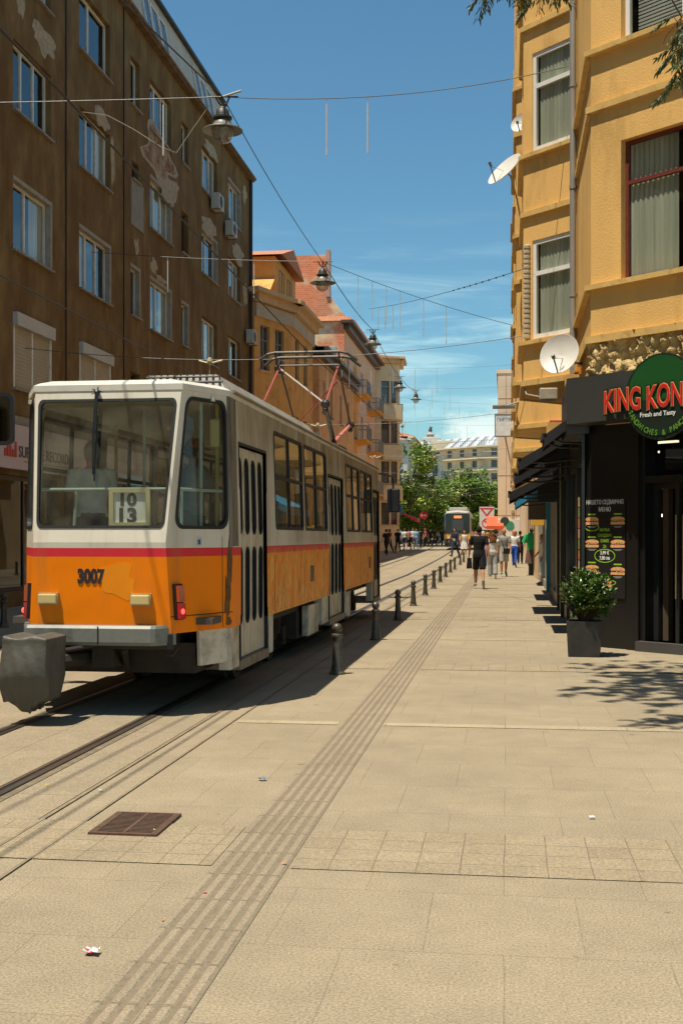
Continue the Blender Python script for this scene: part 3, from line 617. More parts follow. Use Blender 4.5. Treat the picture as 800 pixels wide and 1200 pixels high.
def brick_mat(name, c1, c2, mo):
    m = bpy.data.materials.new(name); m.use_nodes = True; MATS[name] = m; N = m.node_tree.nodes; L = m.node_tree.links; b = N['Principled BSDF']; b.inputs['Roughness'].default_value = .9
    tc = N.new('ShaderNodeTexCoord'); sp = N.new('ShaderNodeSeparateXYZ'); L.new(tc.outputs['Object'], sp.inputs[0]); cb = N.new('ShaderNodeCombineXYZ'); ad = N.new('ShaderNodeMath'); L.new(sp.outputs[0], ad.inputs[0]); L.new(sp.outputs[1], ad.inputs[1])
    L.new(ad.outputs[0], cb.inputs[0]); L.new(sp.outputs[2], cb.inputs[1]); br = N.new('ShaderNodeTexBrick'); L.new(cb.outputs[0], br.inputs['Vector']); br.inputs['Scale'].default_value = 1
    br.inputs['Brick Width'].default_value = .3; br.inputs['Row Height'].default_value = .13; br.inputs['Mortar Size'].default_value = .012; br.inputs['Color1'].default_value = (*c1, 1); br.inputs['Color2'].default_value = (*c2, 1); br.inputs['Mortar'].default_value = (*mo, 1)
    n = N.new('ShaderNodeTexNoise'); n.inputs['Scale'].default_value = .5; n.inputs['Detail'].default_value = 8; L.new(tc.outputs['Object'], n.inputs['Vector']); r = N.new('ShaderNodeMapRange'); r.inputs['From Min'].default_value = .52; r.inputs['From Max'].default_value = .62; L.new(n.outputs['Fac'], r.inputs['Value'])
    mx = N.new('ShaderNodeMix'); mx.data_type = 'RGBA'; L.new(r.outputs[0], mx.inputs['Factor']); L.new(br.outputs['Color'], mx.inputs['A']); mx.inputs['B'].default_value = (.85, .62, .38, 1); L.new(mx.outputs['Result'], b.inputs['Base Color']); return m
BRK = brick_mat('red_brick', (.82, .24, .10), (.66, .17, .07), (.6, .42, .28))
PEACH = M('pale_peach_stucco', (.75, .49, .33), .9, var=.12, vs=1.2, dirt=(.45, .27, .17), ds=1, dt=.64)
b4 = facade_block('gable_house', 'peach house with small balconies and an exposed red brick gable wall', [(-10.6, 79.1), (-10.6, 98.5)], 15.6, PEACH, [2.2, 5.4, 8.6, 11.8], [[(1.5, 2.7), (5.5, 6.9), (9.5, 10.9), (14, 15.4)]], winh=1.9, eave=.7, cornice=BFR, roofh=3.6, depth=13)
gm = MB(); gm.sweep([(-24, 79.0, 0), (-10.55, 79.0, 0), (-10.55, 79.0, 16.2), (-11.6, 79.0, 17.6), (-11.6, 79.0, 20.2), (-12.7, 79.0, 20.2), (-24, 79, 20.2)], (0, .35, 0)); part('gable_wall', gm, BRK, b4)
part('chimney_strip', MB().box(-11.75, -11.5, 78.9, 79.5, 17.4, 20.5), M('pink_render', (.5, .3, .24), .9), b4)
def balcony(root, x, y0, y1, z, wm_, out=1.0, solid=False):
    m = MB(); m.sweep([(x, y0, z - .25), (x + out * .9, y0 + .2, z - .1), (x + out, y0, z), (x, y0, z)], (0, y1 - y0, 0)); s = part('balcony', m, wm_, root)
    r = MB(); n = int((y1 - y0) / .12)
    if solid: r.obox((x + out - .06, y0), (0, 1), 0, y1 - y0, -.06, .02, z, z + .95)
    else:
        r.tube([(x, y0, z + .95), (x + out - .05, y0, z + .95), (x + out - .05, y1, z + .95), (x, y1, z + .95)], .03, 5)
        for k in range(n + 1): y = y0 + (y1 - y0) * k / n; r.tube([(x + out - .05, y, z), (x + out - .05, y, z + .95)], .014, 4)
        for k in range(8): xx = x + (out - .05) * k / 8; r.tube([(xx, y0, z), (xx, y0, z + .95)], .014, 4)
    part('railing', r, wm_ if solid else STEEL, s)
BAL = M('orange_balcony', (.75, .38, .08), .9)
for z in (5.2, 8.4, 11.6):
    balcony(b4, -10.6, 84.0, 87.2, z, BAL); balcony(b4, -10.6, 92.5, 95.5, z - .3, BAL)
part('wall_band', MB().obox((-10.6, 79.3), (0, 1), 5.4, 6.8, 0, .03, 2, 14.5), BAL, b4)
CRM = M('cream_stucco', (.75, .60, .38), .9, var=.08, vs=1, dirt=(.46, .36, .22), ds=1, dt=.62)
b5 = facade_block('corner_house', 'tall cream house with curved solid balconies at the end of the left row', [(-10.6, 98.7), (-8.85, 99.6), (-9.0, 103)], 16.2, CRM, [2.6, 6.0, 9.3, 12.6], [[(.5, 1.2), (1.35, 1.9)], [(.6, 1.6)]], winh=1.8, wcol=BFR, eave=.6, cornice=OR2, roofh=2.0)
mb = MB()
for z in (4.6, 7.9, 11.2): mb.obox((-9.1, 99.4), (-.02, 1), 0, 3.4, 0, .45, z, z + 1.2); mb.obox((-10.2, 98.9), (.9, .436), .0, 1.6, 0, .7, z - .003, z + 1.2)
parts('balcony', mb, CRM, b5)
ac(-8.95, 100.1, 12.0, .4, 'small air conditioner on the cream corner house')
ac(-10.2, 63.9, 6.6, 0.0, 'air conditioner on the narrow end wall of the low peach house')
ac(-10.2, 70, 12.1, 0.0, 'air conditioner high against the brick gable')
# buildings across the square on the left
WHB = M('pale_blue_wall', (.66, .66, .64), .9, var=.08); SAND = M('sand_wall', (.72, .62, .44), .9, var=.1, vs=.5)
b6 = facade_block('white_house', 'pale grey white house seen past the cream corner house', [(-13.4, 140), (-11.4, 140.5), (-11.35, 142)], 12.8, WHB, [4, 7.2, 10.2], [[(.5, 1.4)], []], roofh=1.2, wcol=GRYW, eave=.5)
b7 = facade_block('sand_house', 'sand coloured house with orange roof behind the trees on the left', [(-11.35, 142.2), (-12.4, 180)], 13.2, SAND, [3, 6.2, 9.4], [[(2 + 4 * k, 3.2 + 4 * k) for k in range(8)]], roofh=1.6, wcol=GRYW, eave=.6)
b8 = facade_block('grey_house', 'grey house with small orange roof in front of the domed tower block', [(-13.5, 184), (-10.5, 184.6), (-10.4, 195)], 13.9, WHB, [4, 7.4, 10.8], [[(.6, 1.6), (2.4, 3.2)], [(2 + 4 * k, 3.2 + 4 * k) for k in range(2)]], roofh=1.2, wcol=GRYW, eave=.5)
b9 = facade_block('small_grey_house', 'low grey gabled house left of the large beige block', [(-11.2, 196), (-9.1, 196.4), (-9.0, 212)], 12.2, WHB, [3.5, 6.6, 9.6], [[(.4, 1.0), (1.2, 1.8)], [(2, 3), (6, 7)]], roofh=1.6, wcol=GRYW, eave=.5)
# large beige block closing the view
bk = thing('grand_block', 'large beige apartment block with balconies, skylights and a mansard closing the street', 'building', (0, 238, 0))
mb = MB(); A, B, C_, D_ = (-11, 236), (-.5, 230), (0.5, 230), (26, 242)
BG = M('beige_stone', (.70, .60, .42), .9, var=.12, vs=.4, dirt=(.42, .36, .26), ds=.5, dt=.6)
segs = [((-22, 247), (-4.8, 231)), ((-4.8, 231), (0.2, 229.5)), ((.2, 229.5), (26, 236))]
for (a, b) in segs:
    a = Vector(a); b = Vector(b); d = (b - a).normalized(); ll = (b - a).length; hs = []
    n = max(1, int(ll / 3.1))
    for k in range(n):
        u = (k + .5) * ll / n
        for z in (2.6, 5.7, 8.8, 11.9, 14.75, 16.95): hs.append((u - .6, u + .6, z, z + (1.7 if z < 14 else 1.35)))
    mb.wall(a, b, 0, 18.8, hs, reveal=.35)
    for h in hs: put_win(bk, a, d, h[0], h[2], 1.2, h[3] - h[2], 'g', GRYW, False, mull=(.5,), recess=.2)
wl = part('wall', mb, [BG], bk)
mb = MB()
for i, (a, b) in enumerate(segs):
    a = Vector(a); b = Vector(b); d = (b - a).normalized(); ll = (b - a).length
    for z, o in ((11.2, .3), (14.3, .6), (16.5, 1.1), (18.7, 1.2)): mb.obox(a, d, -.3, ll + .3, -.1, o, z - .15, z + .1 + .003 * i)
parts('ledge', mb, BG, bk)
mb = MB()
for i, (a, b) in enumerate(segs):
    a = Vector(a); b = Vector(b); d = (b - a).normalized(); ll = (b - a).length; nx, ny = d.y, -d.x
    for z, o in ((16.6, 1.0), (18.8, 1.1)):
        mb.tube([(a.x + nx * o, a.y + ny * o, z + 1), (b.x + nx * o, b.y + ny * o, z + 1)], .05, 4)
        for k in range(int(ll / .5)): p = a + d * (k * .5); mb.tube([(p.x + nx * o, p.y + ny * o, z), (p.x + nx * o, p.y + ny * o, z + 1)], .03, 3, cap=False)
part('railing', mb, STEEL, bk)
mb = MB()
for i, (a, b) in enumerate(segs[:2]):
    a = Vector(a); b = Vector(b); d = (b - a).normalized(); nx, ny = d.y, -d.x
    mb.add([(a.x - nx, a.y - ny, 18.8), (b.x - nx, b.y - ny, 18.8), (b.x - nx * 4, b.y - ny * 4, 21.0), (a.x - nx * 4, a.y - ny * 4, 21.0)], [(0, 1, 2, 3)], 0)
    ll = (b - a).length
    for k in range(int(ll / 2.4)):
        p = a + d * (k * 2.4 + .5); p = p - Vector((nx, ny)) * 1.1; mb.add([(p.x, p.y, 19.0), (p.x + d.x * 1.5, p.y + d.y * 1.5, 19.0), (p.x + d.x * 1.5 - nx * 2.8, p.y + d.y * 1.5 - ny * 2.8, 21.06), (p.x - nx * 2.8, p.y - ny * 2.8, 21.06)], [(0, 1, 2, 3)], 1)
mb.box(-1.6, 24, 231.8, 250, 18.8, 21.3, 2)
mb.box(-15, 26, 240, 250, 18.8, 20.6, 2)
part('roof', mb, [M('zinc_roof', (.3, .32, .33), .5, .2), M('skylight', (.55, .58, .6), .2), BG], bk)
for k in range(5):
    put_win(bk, (-1.6, 231.8), (1, 0), .4 + k * 2.4, 19.1, 1.7, 1.7, 'p', GRYW, False, mull=(.5,), recess=-.03)
tw = thing('domed_tower', 'white tower with stepped roof and small statue behind the beige block', 'tower', at(504, 629, 260))
x, y = at(504, 629, 260).xy
mb = MB(); mb.box(x - 3, x + 6, y - 6, y + 6, 0, 20.2).box(x - 1.9, x + 2.2, y - 3, y + 3, 20.2, 22.6, 0); part('wall', mb, M('white_stone', (.58, .56, .5), .8), tw)
mb = MB(); mb.lathe([(2.3, 0), (2.0, .2), (.8, .4), (.75, .8), (1.0, .9), (.5, 1.2), (.3, 1.5), (0, 1.55)], (x, y, 22.6), 14); part('roof', mb, M('tower_roof', (.4, .36, .3), .7), tw)
mb = MB(); mb.lathe([(.3, 0), (.4, .3), (.3, .7), (.2, .9), (.24, 1.0), (0, 1.2)], (x, y, 24.1), 10).tube([(x, y, 24.8), (x + .5, y, 25.1)], .1, 6); part('statue', mb, DARKMET, tw)
# ================================================================ THE ORANGE TRAM
CX = -3.59; YS = 11.25; YE = 24.75
def tram_paint(name, inner=False):
    m = bpy.data.materials.new(name); m.use_nodes = True; MATS[name] = m; nt = m.node_tree; N = nt.nodes; L = nt.links; b = N['Principled BSDF']
    tc = N.new('ShaderNodeTexCoord'); sp = N.new('ShaderNodeSeparateXYZ'); L.new(tc.outputs['Object'], sp.inputs[0])
    r = N.new('ShaderNodeValToRGB'); r.color_ramp.interpolation = 'CONSTANT'
    mr = N.new('ShaderNodeMath'); mr.operation = 'DIVIDE'; mr.inputs[1].default_value = 4; L.new(sp.outputs[2], mr.inputs[0]); L.new(mr.outputs[0], r.inputs['Fac'])
    e = r.color_ramp.elements; e[0].position = 0; e[0].color = (.95, .235, .002, 1); e[1].position = 1.41 / 4; e[1].color = (.70, .035, .05, 1); x = e.new(1.495 / 4); x.color = (.66, .61, .50, 1)
    out = r.outputs['Color']
    def mixin(prev, col, scale, mapsc, lo, hi, zlo=None, zhi=None, mx_=1.0, detail=8, dist=0, ylo=None, yhi=None):
        mp = N.new('ShaderNodeMapping'); mp.inputs['Scale'].default_value = mapsc; L.new(tc.outputs['Object'], mp.inputs[0])
        n = N.new('ShaderNodeTexNoise'); n.inputs['Scale'].default_value = scale; n.inputs['Detail'].default_value = detail; n.inputs['Roughness'].default_value = .65; n.inputs['Distortion'].default_value = dist; L.new(mp.outputs[0], n.inputs['Vector'])
        a = N.new('ShaderNodeMapRange'); a.inputs['From Min'].default_value = lo; a.inputs['From Max'].default_value = hi; a.inputs['To Max'].default_value = mx_; L.new(n.outputs['Fac'], a.inputs['Value']); f = a.outputs[0]
        for lim, o in (((zlo, zhi), 2), ((ylo, yhi), 1)):
            if lim[0] is not None:
                c = N.new('ShaderNodeMapRange'); c.inputs['From Min'].default_value = lim[0]; c.inputs['From Max'].default_value = lim[1]; L.new(sp.outputs[o], c.inputs['Value'])
                mu = N.new('ShaderNodeMath'); mu.operation = 'MULTIPLY'; L.new(f, mu.inputs[0]); L.new(c.outputs[0], mu.inputs[1]); f = mu.outputs[0]
        mx = N.new('ShaderNodeMix'); mx.data_type = 'RGBA'; L.new(f, mx.inputs['Factor']); L.new(prev, mx.inputs['A']); mx.inputs['B'].default_value = (*col, 1); return mx.outputs['Result']
    T0 = 10.4
    out = mixin(out, (.92, .50, .10), 5.5, (1, 1.6, .8), .44, .56, 1.5, 1.35, .95, dist=1.2, ylo=12.8 - T0, yhi=13.1 - T0)   # scrubbed swirls on the side panels
    out = mixin(out, (.22, .16, .09), 1.6, (1, 1, .35), .38, .7, 1.45, 1.55, .55, ylo=YS + .0 - T0, yhi=YS + .5 - T0)
    out = mixin(out, (.17, .13, .07), 2.5, (1, 1, .25), .25, .62, 2.2, 2.7, .95, ylo=YS - .05 - T0, yhi=YS + .1 - T0)
    out = mixin(out, (.3, .16, .06), 5, (1, 1, .12), .5, .75, None, None, .38)
    out = mixin(out, (.45, .19, .03), 3.5, (1, 1.2, .5), .56, .62, 1.5, 1.35, .7, dist=2, ylo=12.8 - T0, yhi=13.1 - T0)
    out = mixin(out, (.05, .04, .03), 6, (1, 3, .1), .3, .62, None, None, .8, ylo=YS - .22 - T0, yhi=YS - .02 - T0) if False else out
    out = mixin(out, (.12, .09, .05), 9, (1, 1, 1), .55, .75, .95, .75, .6)
    L.new(out, b.inputs['Base Color']); b.inputs['Roughness'].default_value = .45; b.inputs['Specular IOR Level'].default_value = .2; b.inputs['Coat Weight'].default_value = .0; b.inputs['Coat Roughness'].default_value = .15
    n = N.new('ShaderNodeTexNoise'); n.inputs['Scale'].default_value = 2.2; L.new(tc.outputs['Object'], n.inputs['Vector']); bp = N.new('ShaderNodeBump'); bp.inputs['Distance'].default_value = .01; L.new(n.outputs['Fac'], bp.inputs['Height']); L.new(bp.outputs[0], b.inputs['Normal'])
    return m
TP = tram_paint('tram_paint'); CREAM = M('tram_cream', (.6, .54, .42), .5, var=.1, vs=3, streak=.2, dirt=(.28, .2, .11), ds=2.2, dt=.57)
CREAM2 = M('skirt_cream', (.62, .57, .46), .6, var=.15, vs=3, dirt=(.17, .12, .07), ds=2.0, dt=.53)
INT = M('tram_interior', (.5, .46, .36), .6, var=.1); TFLOOR = M('tram_floor', (.08, .07, .06), .8); RAILG = M('handrail_green', (.35, .42, .38), .4); RAILY = M('handrail_yellow', (.55, .45, .16), .4)
tr = thing('tram', 'orange and cream city tram with red stripe, number 3007 and raised pantograph', 'tram', (CX, 10.4, 0))
Z0, Z1, Z2 = .74, 1.55, 2.95
def hwf(z): return .655 + (.61 - .655) * (z - Z0) / (Z1 - Z0) if z <= Z1 else .61 + (.69 - .61) * (z - Z1) / (Z2 - Z1)
def yf(z): return 10.43 - .03 * (z - Z0) / (Z1 - Z0) if z <= Z1 else 10.40 + .25 * (z - Z1) / (Z2 - Z1)
def hws(z): return 1.02 if z <= 1.7 else 1.02 - .035 * (z - 1.7) / 1.25
def ymir(y, end): return y if end == 0 else (YS + YE) - y
body = MB(); T = .045
def flatfn(end):
    def f(u, v, w): return Vector((CX + u * hwf(v) * (1 if end == 0 else -1), ymir(yf(v) - w, end), v))
    return f
def facfn(sd, end):
    def f(u, v, w):
        a = Vector((sd * hwf(v), yf(v))); b = Vector((sd * hws(v), YS)); p = a.lerp(b, u); d = (b - a).normalized(); n = Vector((d.y * sd, -d.x * sd)); p = p + n * w
        return Vector((CX + p.x, ymir(p.y, end), v))
    return f
def sidefn(sd): return lambda u, v, w: Vector((CX + sd * (hws(v) + w), u, v))
REARW = [(-.93, 1.70)] and rrect(-.955, .955, 1.675, 2.855, .07)
FACW = rrect(.10, .93, 1.67, 2.88, .12)
for end in (0, 1):
    f = flatfn(end)
    for (a, b) in ((Z0, Z1),): body.plate(rect(-1, 1, a, b), [], f, 0, -T)
    body.plate([(-1, Z1), (1, Z1), (1, Z2), (-1, Z2)], [REARW], f, 0, -T)
    for sd in (-1, 1):
        g = facfn(sd, end); body.plate(rect(0, 1, Z0, Z1), [], g, 0, -T); body.plate(rect(0, 1, Z1, Z2), [FACW], g, 0, -T)
doors = [(11.62, 12.95), (17.62, 19.2), (23.62, 24.7)]
swin = [(13.42, 15.32), (15.46, 17.42), (19.58, 21.38), (21.52, 23.4)]
lwin = [(11.5, 13.25)] + swin[:2] + [(17.6, 19.4)] + swin[2:]
# right side: upper band with windows and door openings
ZD = 2.5
def side(sd, drs, wns):
    f = sidefn(sd); ys = [YS] + [v for d in drs for v in d] + [YE]
    prev = YS
    for d in drs + [(YE, YE)]:
        a, b = prev, d[0]
        if b - a > .01:
            hs = [rrect(w_[0], w_[1], 1.68, 2.80, .07) for w_ in wns if w_[0] >= a - .01 and w_[1] <= b + .01]
            body.plate(rect(a, b, Z0, Z1), [], f, 0, -T); body.plate(rect(a, b, Z1, Z2), hs, f, 0, -T)
        if d[1] > d[0]: body.plate(rect(d[0], d[1], ZD, Z2), [], f, 0, -T)
        prev = d[1]
side(1, doors, swin); side(-1, [], lwin)
part('body', body, TP, tr)
# roof
def outline(z, ins, n=1):
    h1, h2 = hwf(Z2) - ins, hws(Z2) - ins; y0, y1 = yf(Z2) + ins, YS + ins * .3
    pts = [(-h1, y0), (h1, y0), (h2, y1), (h2, YS + YE - y1), (h1, YS + YE - y0), (-h1, YS + YE - y0), (-h2, YS + YE - y1), (-h2, y1)]
    return [Vector((CX + p[0], p[1], z)) for p in pts]
rm = MB(); rm.loft([outline(2.93, -.012), outline(2.985, -.012), outline(3.01, .03), outline(3.04, .12), outline(3.06, .32), outline(3.065, .5)])
part('roof', rm, M('tram_roof_cream', (.66, .62, .53), .5, var=.1, vs=2, dirt=(.4, .35, .26), ds=1.6, dt=.6), tr)
mb = MB()
for sd in (1, -1): mb.tube([(CX + sd * 1.0, YS + .1, 2.99), (CX + sd * 1.0, YE - .1, 2.99)], .022, 6)
part('rain_gutter', mb, M('grimy_trim', (.2, .16, .1), .7, var=.3), tr)
# vent box along the roof
mb = MB()
def vbox(y0, y1, z1, hw0, hw1): mb.loft([[Vector((CX + (s * hw0 if s > 0 else hw0 * .08), y, 3.0)) for s, y in ((-1, y0), (1, y0), (1, y1), (-1, y1))], [Vector((CX + (s * hw1 if s > 0 else hw1 * .12), y, z1 - .05)) for s, y in ((-1, y0 + .15), (1, y0 + .15), (1, y1 - .3), (-1, y1 - .3))]])
vbox(11.45, 17.4, 3.24, .92, .78); vbox(17.7, 20.4, 3.22, .7, .6)
part('roof_vent', mb, M('roof_grey', (.3, .285, .25), .7, var=.2, vs=3, dirt=(.15, .12, .09), ds=2, dt=.6), tr)
mb = MB()
for k in range(12): mb.tube([(CX + .1 + k * .065, 11.59, 3.2), (CX + .1 + k * .068, 11.43, 3.06)], .007, 4)
mb.tube([(CX + .1, 11.44, 3.1), (CX + .88, 11.44, 3.1)], .01, 4).tube([(CX + .1, 11.52, 3.16), (CX + .82, 11.52, 3.16)], .01, 4)
part('grille', mb, DARKMET, tr)
# glass and gaskets
def gwin(loop_outer, fn, fr=.03, w=.006, label=None, mull=None, slide=None):
    (us, vs) = zip(*loop_outer); u0, u1, v0, v1 = min(us), max(us), min(vs), max(vs); cu, cv = (u0 + u1) / 2, (v0 + v1) / 2; su = 1 - 2 * fr[0] / (u1 - u0); sv = 1 - 2 * fr[1] / (v1 - v0)
    inner = [((u - cu) * su + cu, (v - cv) * sv + cv) for u, v in loop_outer]
    g = MB().plate(loop_outer, [inner], fn, -T * .8, w)
    if mull: 
        for m_ in mull: g.plate(rect(m_ - .022, m_ + .022, v0, v1), [], fn, -.03, .004)
    if slide: g.plate(rect(u0, u1, slide - .02, slide + .02), [], fn, -.032, .005)
    o = part('window', g, RUBBER, tr, label=label)
    part('pane', MB().plate(inner, [], fn, -.015), TGLASS, o)
    return o
gwin(REARW, flatfn(0), (.035, .025), label='large rear window'); gwin(REARW, flatfn(1), (.035, .025))
for end in (0, 1):
    for sd in (1, -1): gwin(FACW, facfn(sd, end), (.035, .03))
for sd, ws in ((1, swin), (-1, lwin)):
    for w_ in ws: gwin(rrect(w_[0], w_[1], 1.68, 2.80, .07), sidefn(sd), (.035, .035), mull=[(w_[0] + w_[1]) / 2], slide=2.28)
# doors
DOORM = M('door_cream', (.56, .49, .36), .5, var=.1, vs=5, dirt=(.3, .2, .1), ds=3, dt=.6)
for (a, b) in doors:
    f = lambda u, v, w: Vector((CX + 1.02 - .045 + w - (.03 * max(0, v - 1.7) / 1.25), u, v)); dm_ = None
    n = 4 if b - a > 1.2 else 3; lw = (b - a) / n
    fr_ = MB().plate([(a - .03, .36), (a + .0, .36), (a + .0, ZD), (b, ZD), (b, .36), (b + .03, .36), (b + .03, ZD + .03), (a - .03, ZD + .03)], [], sidefn(1), -.08, .005)
    dr = part('door', fr_, RUBBER, tr)
    for k in range(n):
        u0, u1 = a + k * lw + .008, a + (k + 1) * lw - .008; r = min((u1 - u0) / 2 - .055, .1)
        hs = [rrect(u0 + .055, u1 - .055, 1.62, 2.4, r - .001, 6), rrect(u0 + .055, u1 - .055, .72, 1.5, r - .001, 6)]
        lf = MB().plate(rect(u0, u1, .40, ZD - .01), hs, f, 0, -.03); lf.plate(rect(u1 - .004, u1 + .012, .40, ZD - .01), [], f, -.01, .008)
        part('leaf', lf, [DOORM], dr)
        g = MB()
        for h in hs:
            (us, vs) = zip(*h); cu, cv = (min(us) + max(us)) / 2, (min(vs) + max(vs)) / 2; inn = [((u - cu) * .86 + cu, (v - cv) * .965 + cv) for u, v in h]
            g.plate(h, [inn], f, -.025, .006, 0); g.plate(inn, [], f, -.012, None, 1)
        part('door_glass', g, [RUBBER, SGLASS], dr)
    st = MB().box(CX + .3, CX + 1.03, a - .04, b + .04, .3, .39); part('step', st, M('step_metal', (.24, .2, .15), .6, .4, var=.3, vs=8), dr)
# bumper
mb = MB(); pts = [(-.80, 10.66), (-.66, 10.34), (-.63, 10.31), (.50, 10.31), (.54, 10.33), (.68, 10.50)]
ou = [Vector((CX + p[0], p[1], 0)) for p in pts]; inn = [Vector((CX + p[0] * .9, p[1] + .12, 0)) for p in pts]
mb.loft([[ou[i] + Vector((0, 0, .64)), ou[i] + Vector((0, .0, .67)) + Vector((0, -.012, 0)), ou[i] + Vector((0, -.012, .79)), ou[i] + Vector((0, .01, .815)), inn[i] + Vector((0, 0, .815)), inn[i] + Vector((0, 0, .64))] for i in range(len(pts))])
part('bumper', mb, M('bumper_grey', (.19, .195, .17), .5, .1, var=.2, vs=4, dirt=(.1, .09, .07), ds=4, dt=.6), tr)
mb = MB().box(CX - .66, CX + .66, 10.42, 10.5, .60, .73).box(CX + .02, CX + .03, 10.293, 10.3, .65, .81); part('bumper_seam', mb, BLACK, tr)
# lamps
for x, zz in ((-.47, 1.045), (.385, 1.04)):
    mb = MB().cbox(CX + x - .085, CX + x + .085, 10.36, 10.43, zz - .045, zz + .045, .012); o = part('reversing_lamp', mb, M('lamp_cream', (.6, .47, .2), .35), tr)
    part('bezel', MB().box(CX + x - .095, CX + x + .095, 10.385, 10.425, zz - .055, zz + .055), M('lamp_trim', (.4, .3, .12), .4), o)
TLR = M('tail_red', (.55, .02, .02), .15, coat=1); TLO = M('tail_orange', (.55, .09, .02), .15, coat=1)
for sd in (1, -1):
    g = facfn(sd, 0); u0, u1 = (.07, .16); o = part('tail_light', MB().plate(rect(u0 - .012, u1 + .012, .86, 1.18), [], g, -.01, .03), RUBBER, tr)
    part('lens', MB().plate(rect(u0, u1, 1.02, 1.165), [], g, .02, .06), TLO, o); part('lens', MB().plate(rect(u0, u1, .87, 1.01), [], g, .02, .06), TLR, o)
    c = g((u0 + u1) / 2, .935, .05); part('lamp_bulb', MB().ball(c, .028), emit_mat('tail_glow', (1, .06, .05), 2.2) if 'tail_glow' not in MATS else MATS['tail_glow'], o)
# number, sticker, repaint patch
t = textmb('3007', .17, flatfn(0)(-.32, 1.19, .004), (1, 0, 0), ext=.001, bold=.010, sx=.72); part('fleet_number', t, M('number_ink', (.03, .02, .02), .5), tr)
pb = [(x * .42 + .22, z * .19 + 1.21) for x, z in blob(0, 0, 1, 1, 31, 22)]
part('touched_up_paint', MB().plate([(x, min(z, 1.40)) for x, z in pb], [], flatfn(0), 0, .0015), M('touchup', (.92, .285, .004), .4, var=.05), tr)
g = facfn(1, 0); part('sticker', MB().plate(rect(.44, .52, 1.52, 1.60), [], g, 0, .002, 0).plate(rect(.46, .50, 1.53, 1.575), [], g, .002, .003, 1), [M('sticker_white', (.5, .52, .5), .4), M('sticker_blue', (.05, .1, .2), .4)], tr)
part('panel_seam', MB().plate(rect(.0, 1, .885, .893), [], g, 0, .002).plate(rect(.83, .835, .75, 1.6), [], g, 0, .002), BLACK, tr)
for sd in (1,):
    mb = MB().plate(rect(11.26, 11.50, 1.51, 2.92), [], sidefn(1), 0, .006); part('corner_post', mb, M('grimy_post', (.27, .235, .18), .6, var=.5, vs=5, streak=.12, dirt=(.04, .03, .02), ds=5, dt=.5), tr)
    part('corner_post', MB().plate(rect(.945, .998, 1.5, 2.93), [], facfn(1, 0), 0, .007), MATS['grimy_post'], tr)
# grime running down the corner beside the rear door
GM = M('grime', (.13, .06, .02), .8, var=.5, vs=14)
for (u, z, ru, rz, s_) in ((.955, 1.35, .05, .42, 41), (.90, 1.02, .05, .28, 43), (.97, 2.0, .03, .5, 45), (.93, .80, .06, .06, 47)):
    part('grime_streak', MB().plate([(min(.996, x), max(.745, y)) for x, y in blob(u, z, ru, rz, s_)], [], facfn(1, 0), .0005, .0015 + .0004 * (s_ % 5)), GM, tr)
sm2 = MB()
for y in (13.36, 15.39, 17.5, 19.3, 21.45, 23.5): sm2.plate(rect(y - .006, y + .006, .76, 1.40), [], sidefn(1), .0005, .002)
parts('panel_seam', sm2, M('seam_dark', (.12, .06, .02), .7), tr)
rv2 = MB()
for k in range(34): y = 13.1 + k * .31; (rv2.plate(circ((y, .775), .009, 6), [], sidefn(1), .0005, .004) if not any(d_[0] - .05 < y < d_[1] + .05 for d_ in doors) else None)
for k in range(7): rv2.plate(circ((-.9 + k * .3, .79), .010, 6), [], flatfn(0), .0005, .004)
rv_ = part('rivets', rv2, M('rivet', (.3, .16, .06), .5), tr); rv_['kind'] = 'stuff'
# side vents
for y in (16.0, 22.9):
    mb = MB().plate(rect(y - .15, y + .15, 1.0, 1.22), [], sidefn(1), 0, .004, 0)
    for k in range(6): z = 1.02 + k * .034; mb.plate(rect(y - .12, y + .12, z, z + .017), [], sidefn(1), .004, .01, 1)
    part('side_vent', mb, [M('vent_orange', (.36, .2, .07), .6), BLACK], tr)
# skirts, steps, underframe
def skirt(y0, y1, z0, z1=.74, sd=1, slope=0, off=-.01): 
    m = MB(); x = CX + sd * (1.02 + off); i = CX + sd * .9
    m.add([(x, y0, z0 + slope), (x, y1, z0), (x, y1, z1), (x, y0, z1), (i, y0, z0 + slope), (i, y1, z0), (i, y1, z1), (i, y0, z1)], [(0, 1, 2, 3), (7, 6, 5, 4), (0, 4, 5, 1), (1, 5, 6, 2), (3, 2, 6, 7), (0, 3, 7, 4)]); return part('skirt', m, CREAM2, tr)
g = facfn(1, 0); part('skirt', MB().plate(rect(.45, .93, .42, .74), [], g, -.01, -.04), CREAM2, tr)
skirt(11.2, 11.58, .34); skirt(13.0, 13.32, .32); skirt(15.9, 16.8, .28, .68, slope=.0, off=-.04); skirt(16.9, 17.55, .36); skirt(19.25, 19.55, .36); skirt(19.6, 20.1, .3, .7); skirt(23.3, 23.58, .36)
for y0, y1 in ((11.3, 13.3), (15.9, 19.9), (23.2, 24.7)): skirt(y0, y1, .36, sd=-1)
uf = MB(); uf.box(CX - .85, CX + .85, 11.25, 24.9, .62, .8); uf.box(CX - .6, CX + .6, 10.7, 11.25, .62, .8); uf.box(CX - .75, CX + .75, 10.9, 12.8, .34, .62); uf.box(CX - .8, CX + .86, 15.7, 17.5, .26, .62); uf.box(CX - .8, CX + .8, 17.6, 19.4, .32, .62)
uf.box(CX - .1, CX + .1, 10.5, 11.2, .42, .6).box(CX + .45, CX + .75, 11.05, 11.3, .42, .62).tube([(CX + .2, 10.5, .6), (CX + .1, 10.9, .35)], .03, 6).tube([(CX - .5, 10.45, .63), (CX - .55, 10.6, .45), (CX - .3, 10.7, .42)], .02, 6)
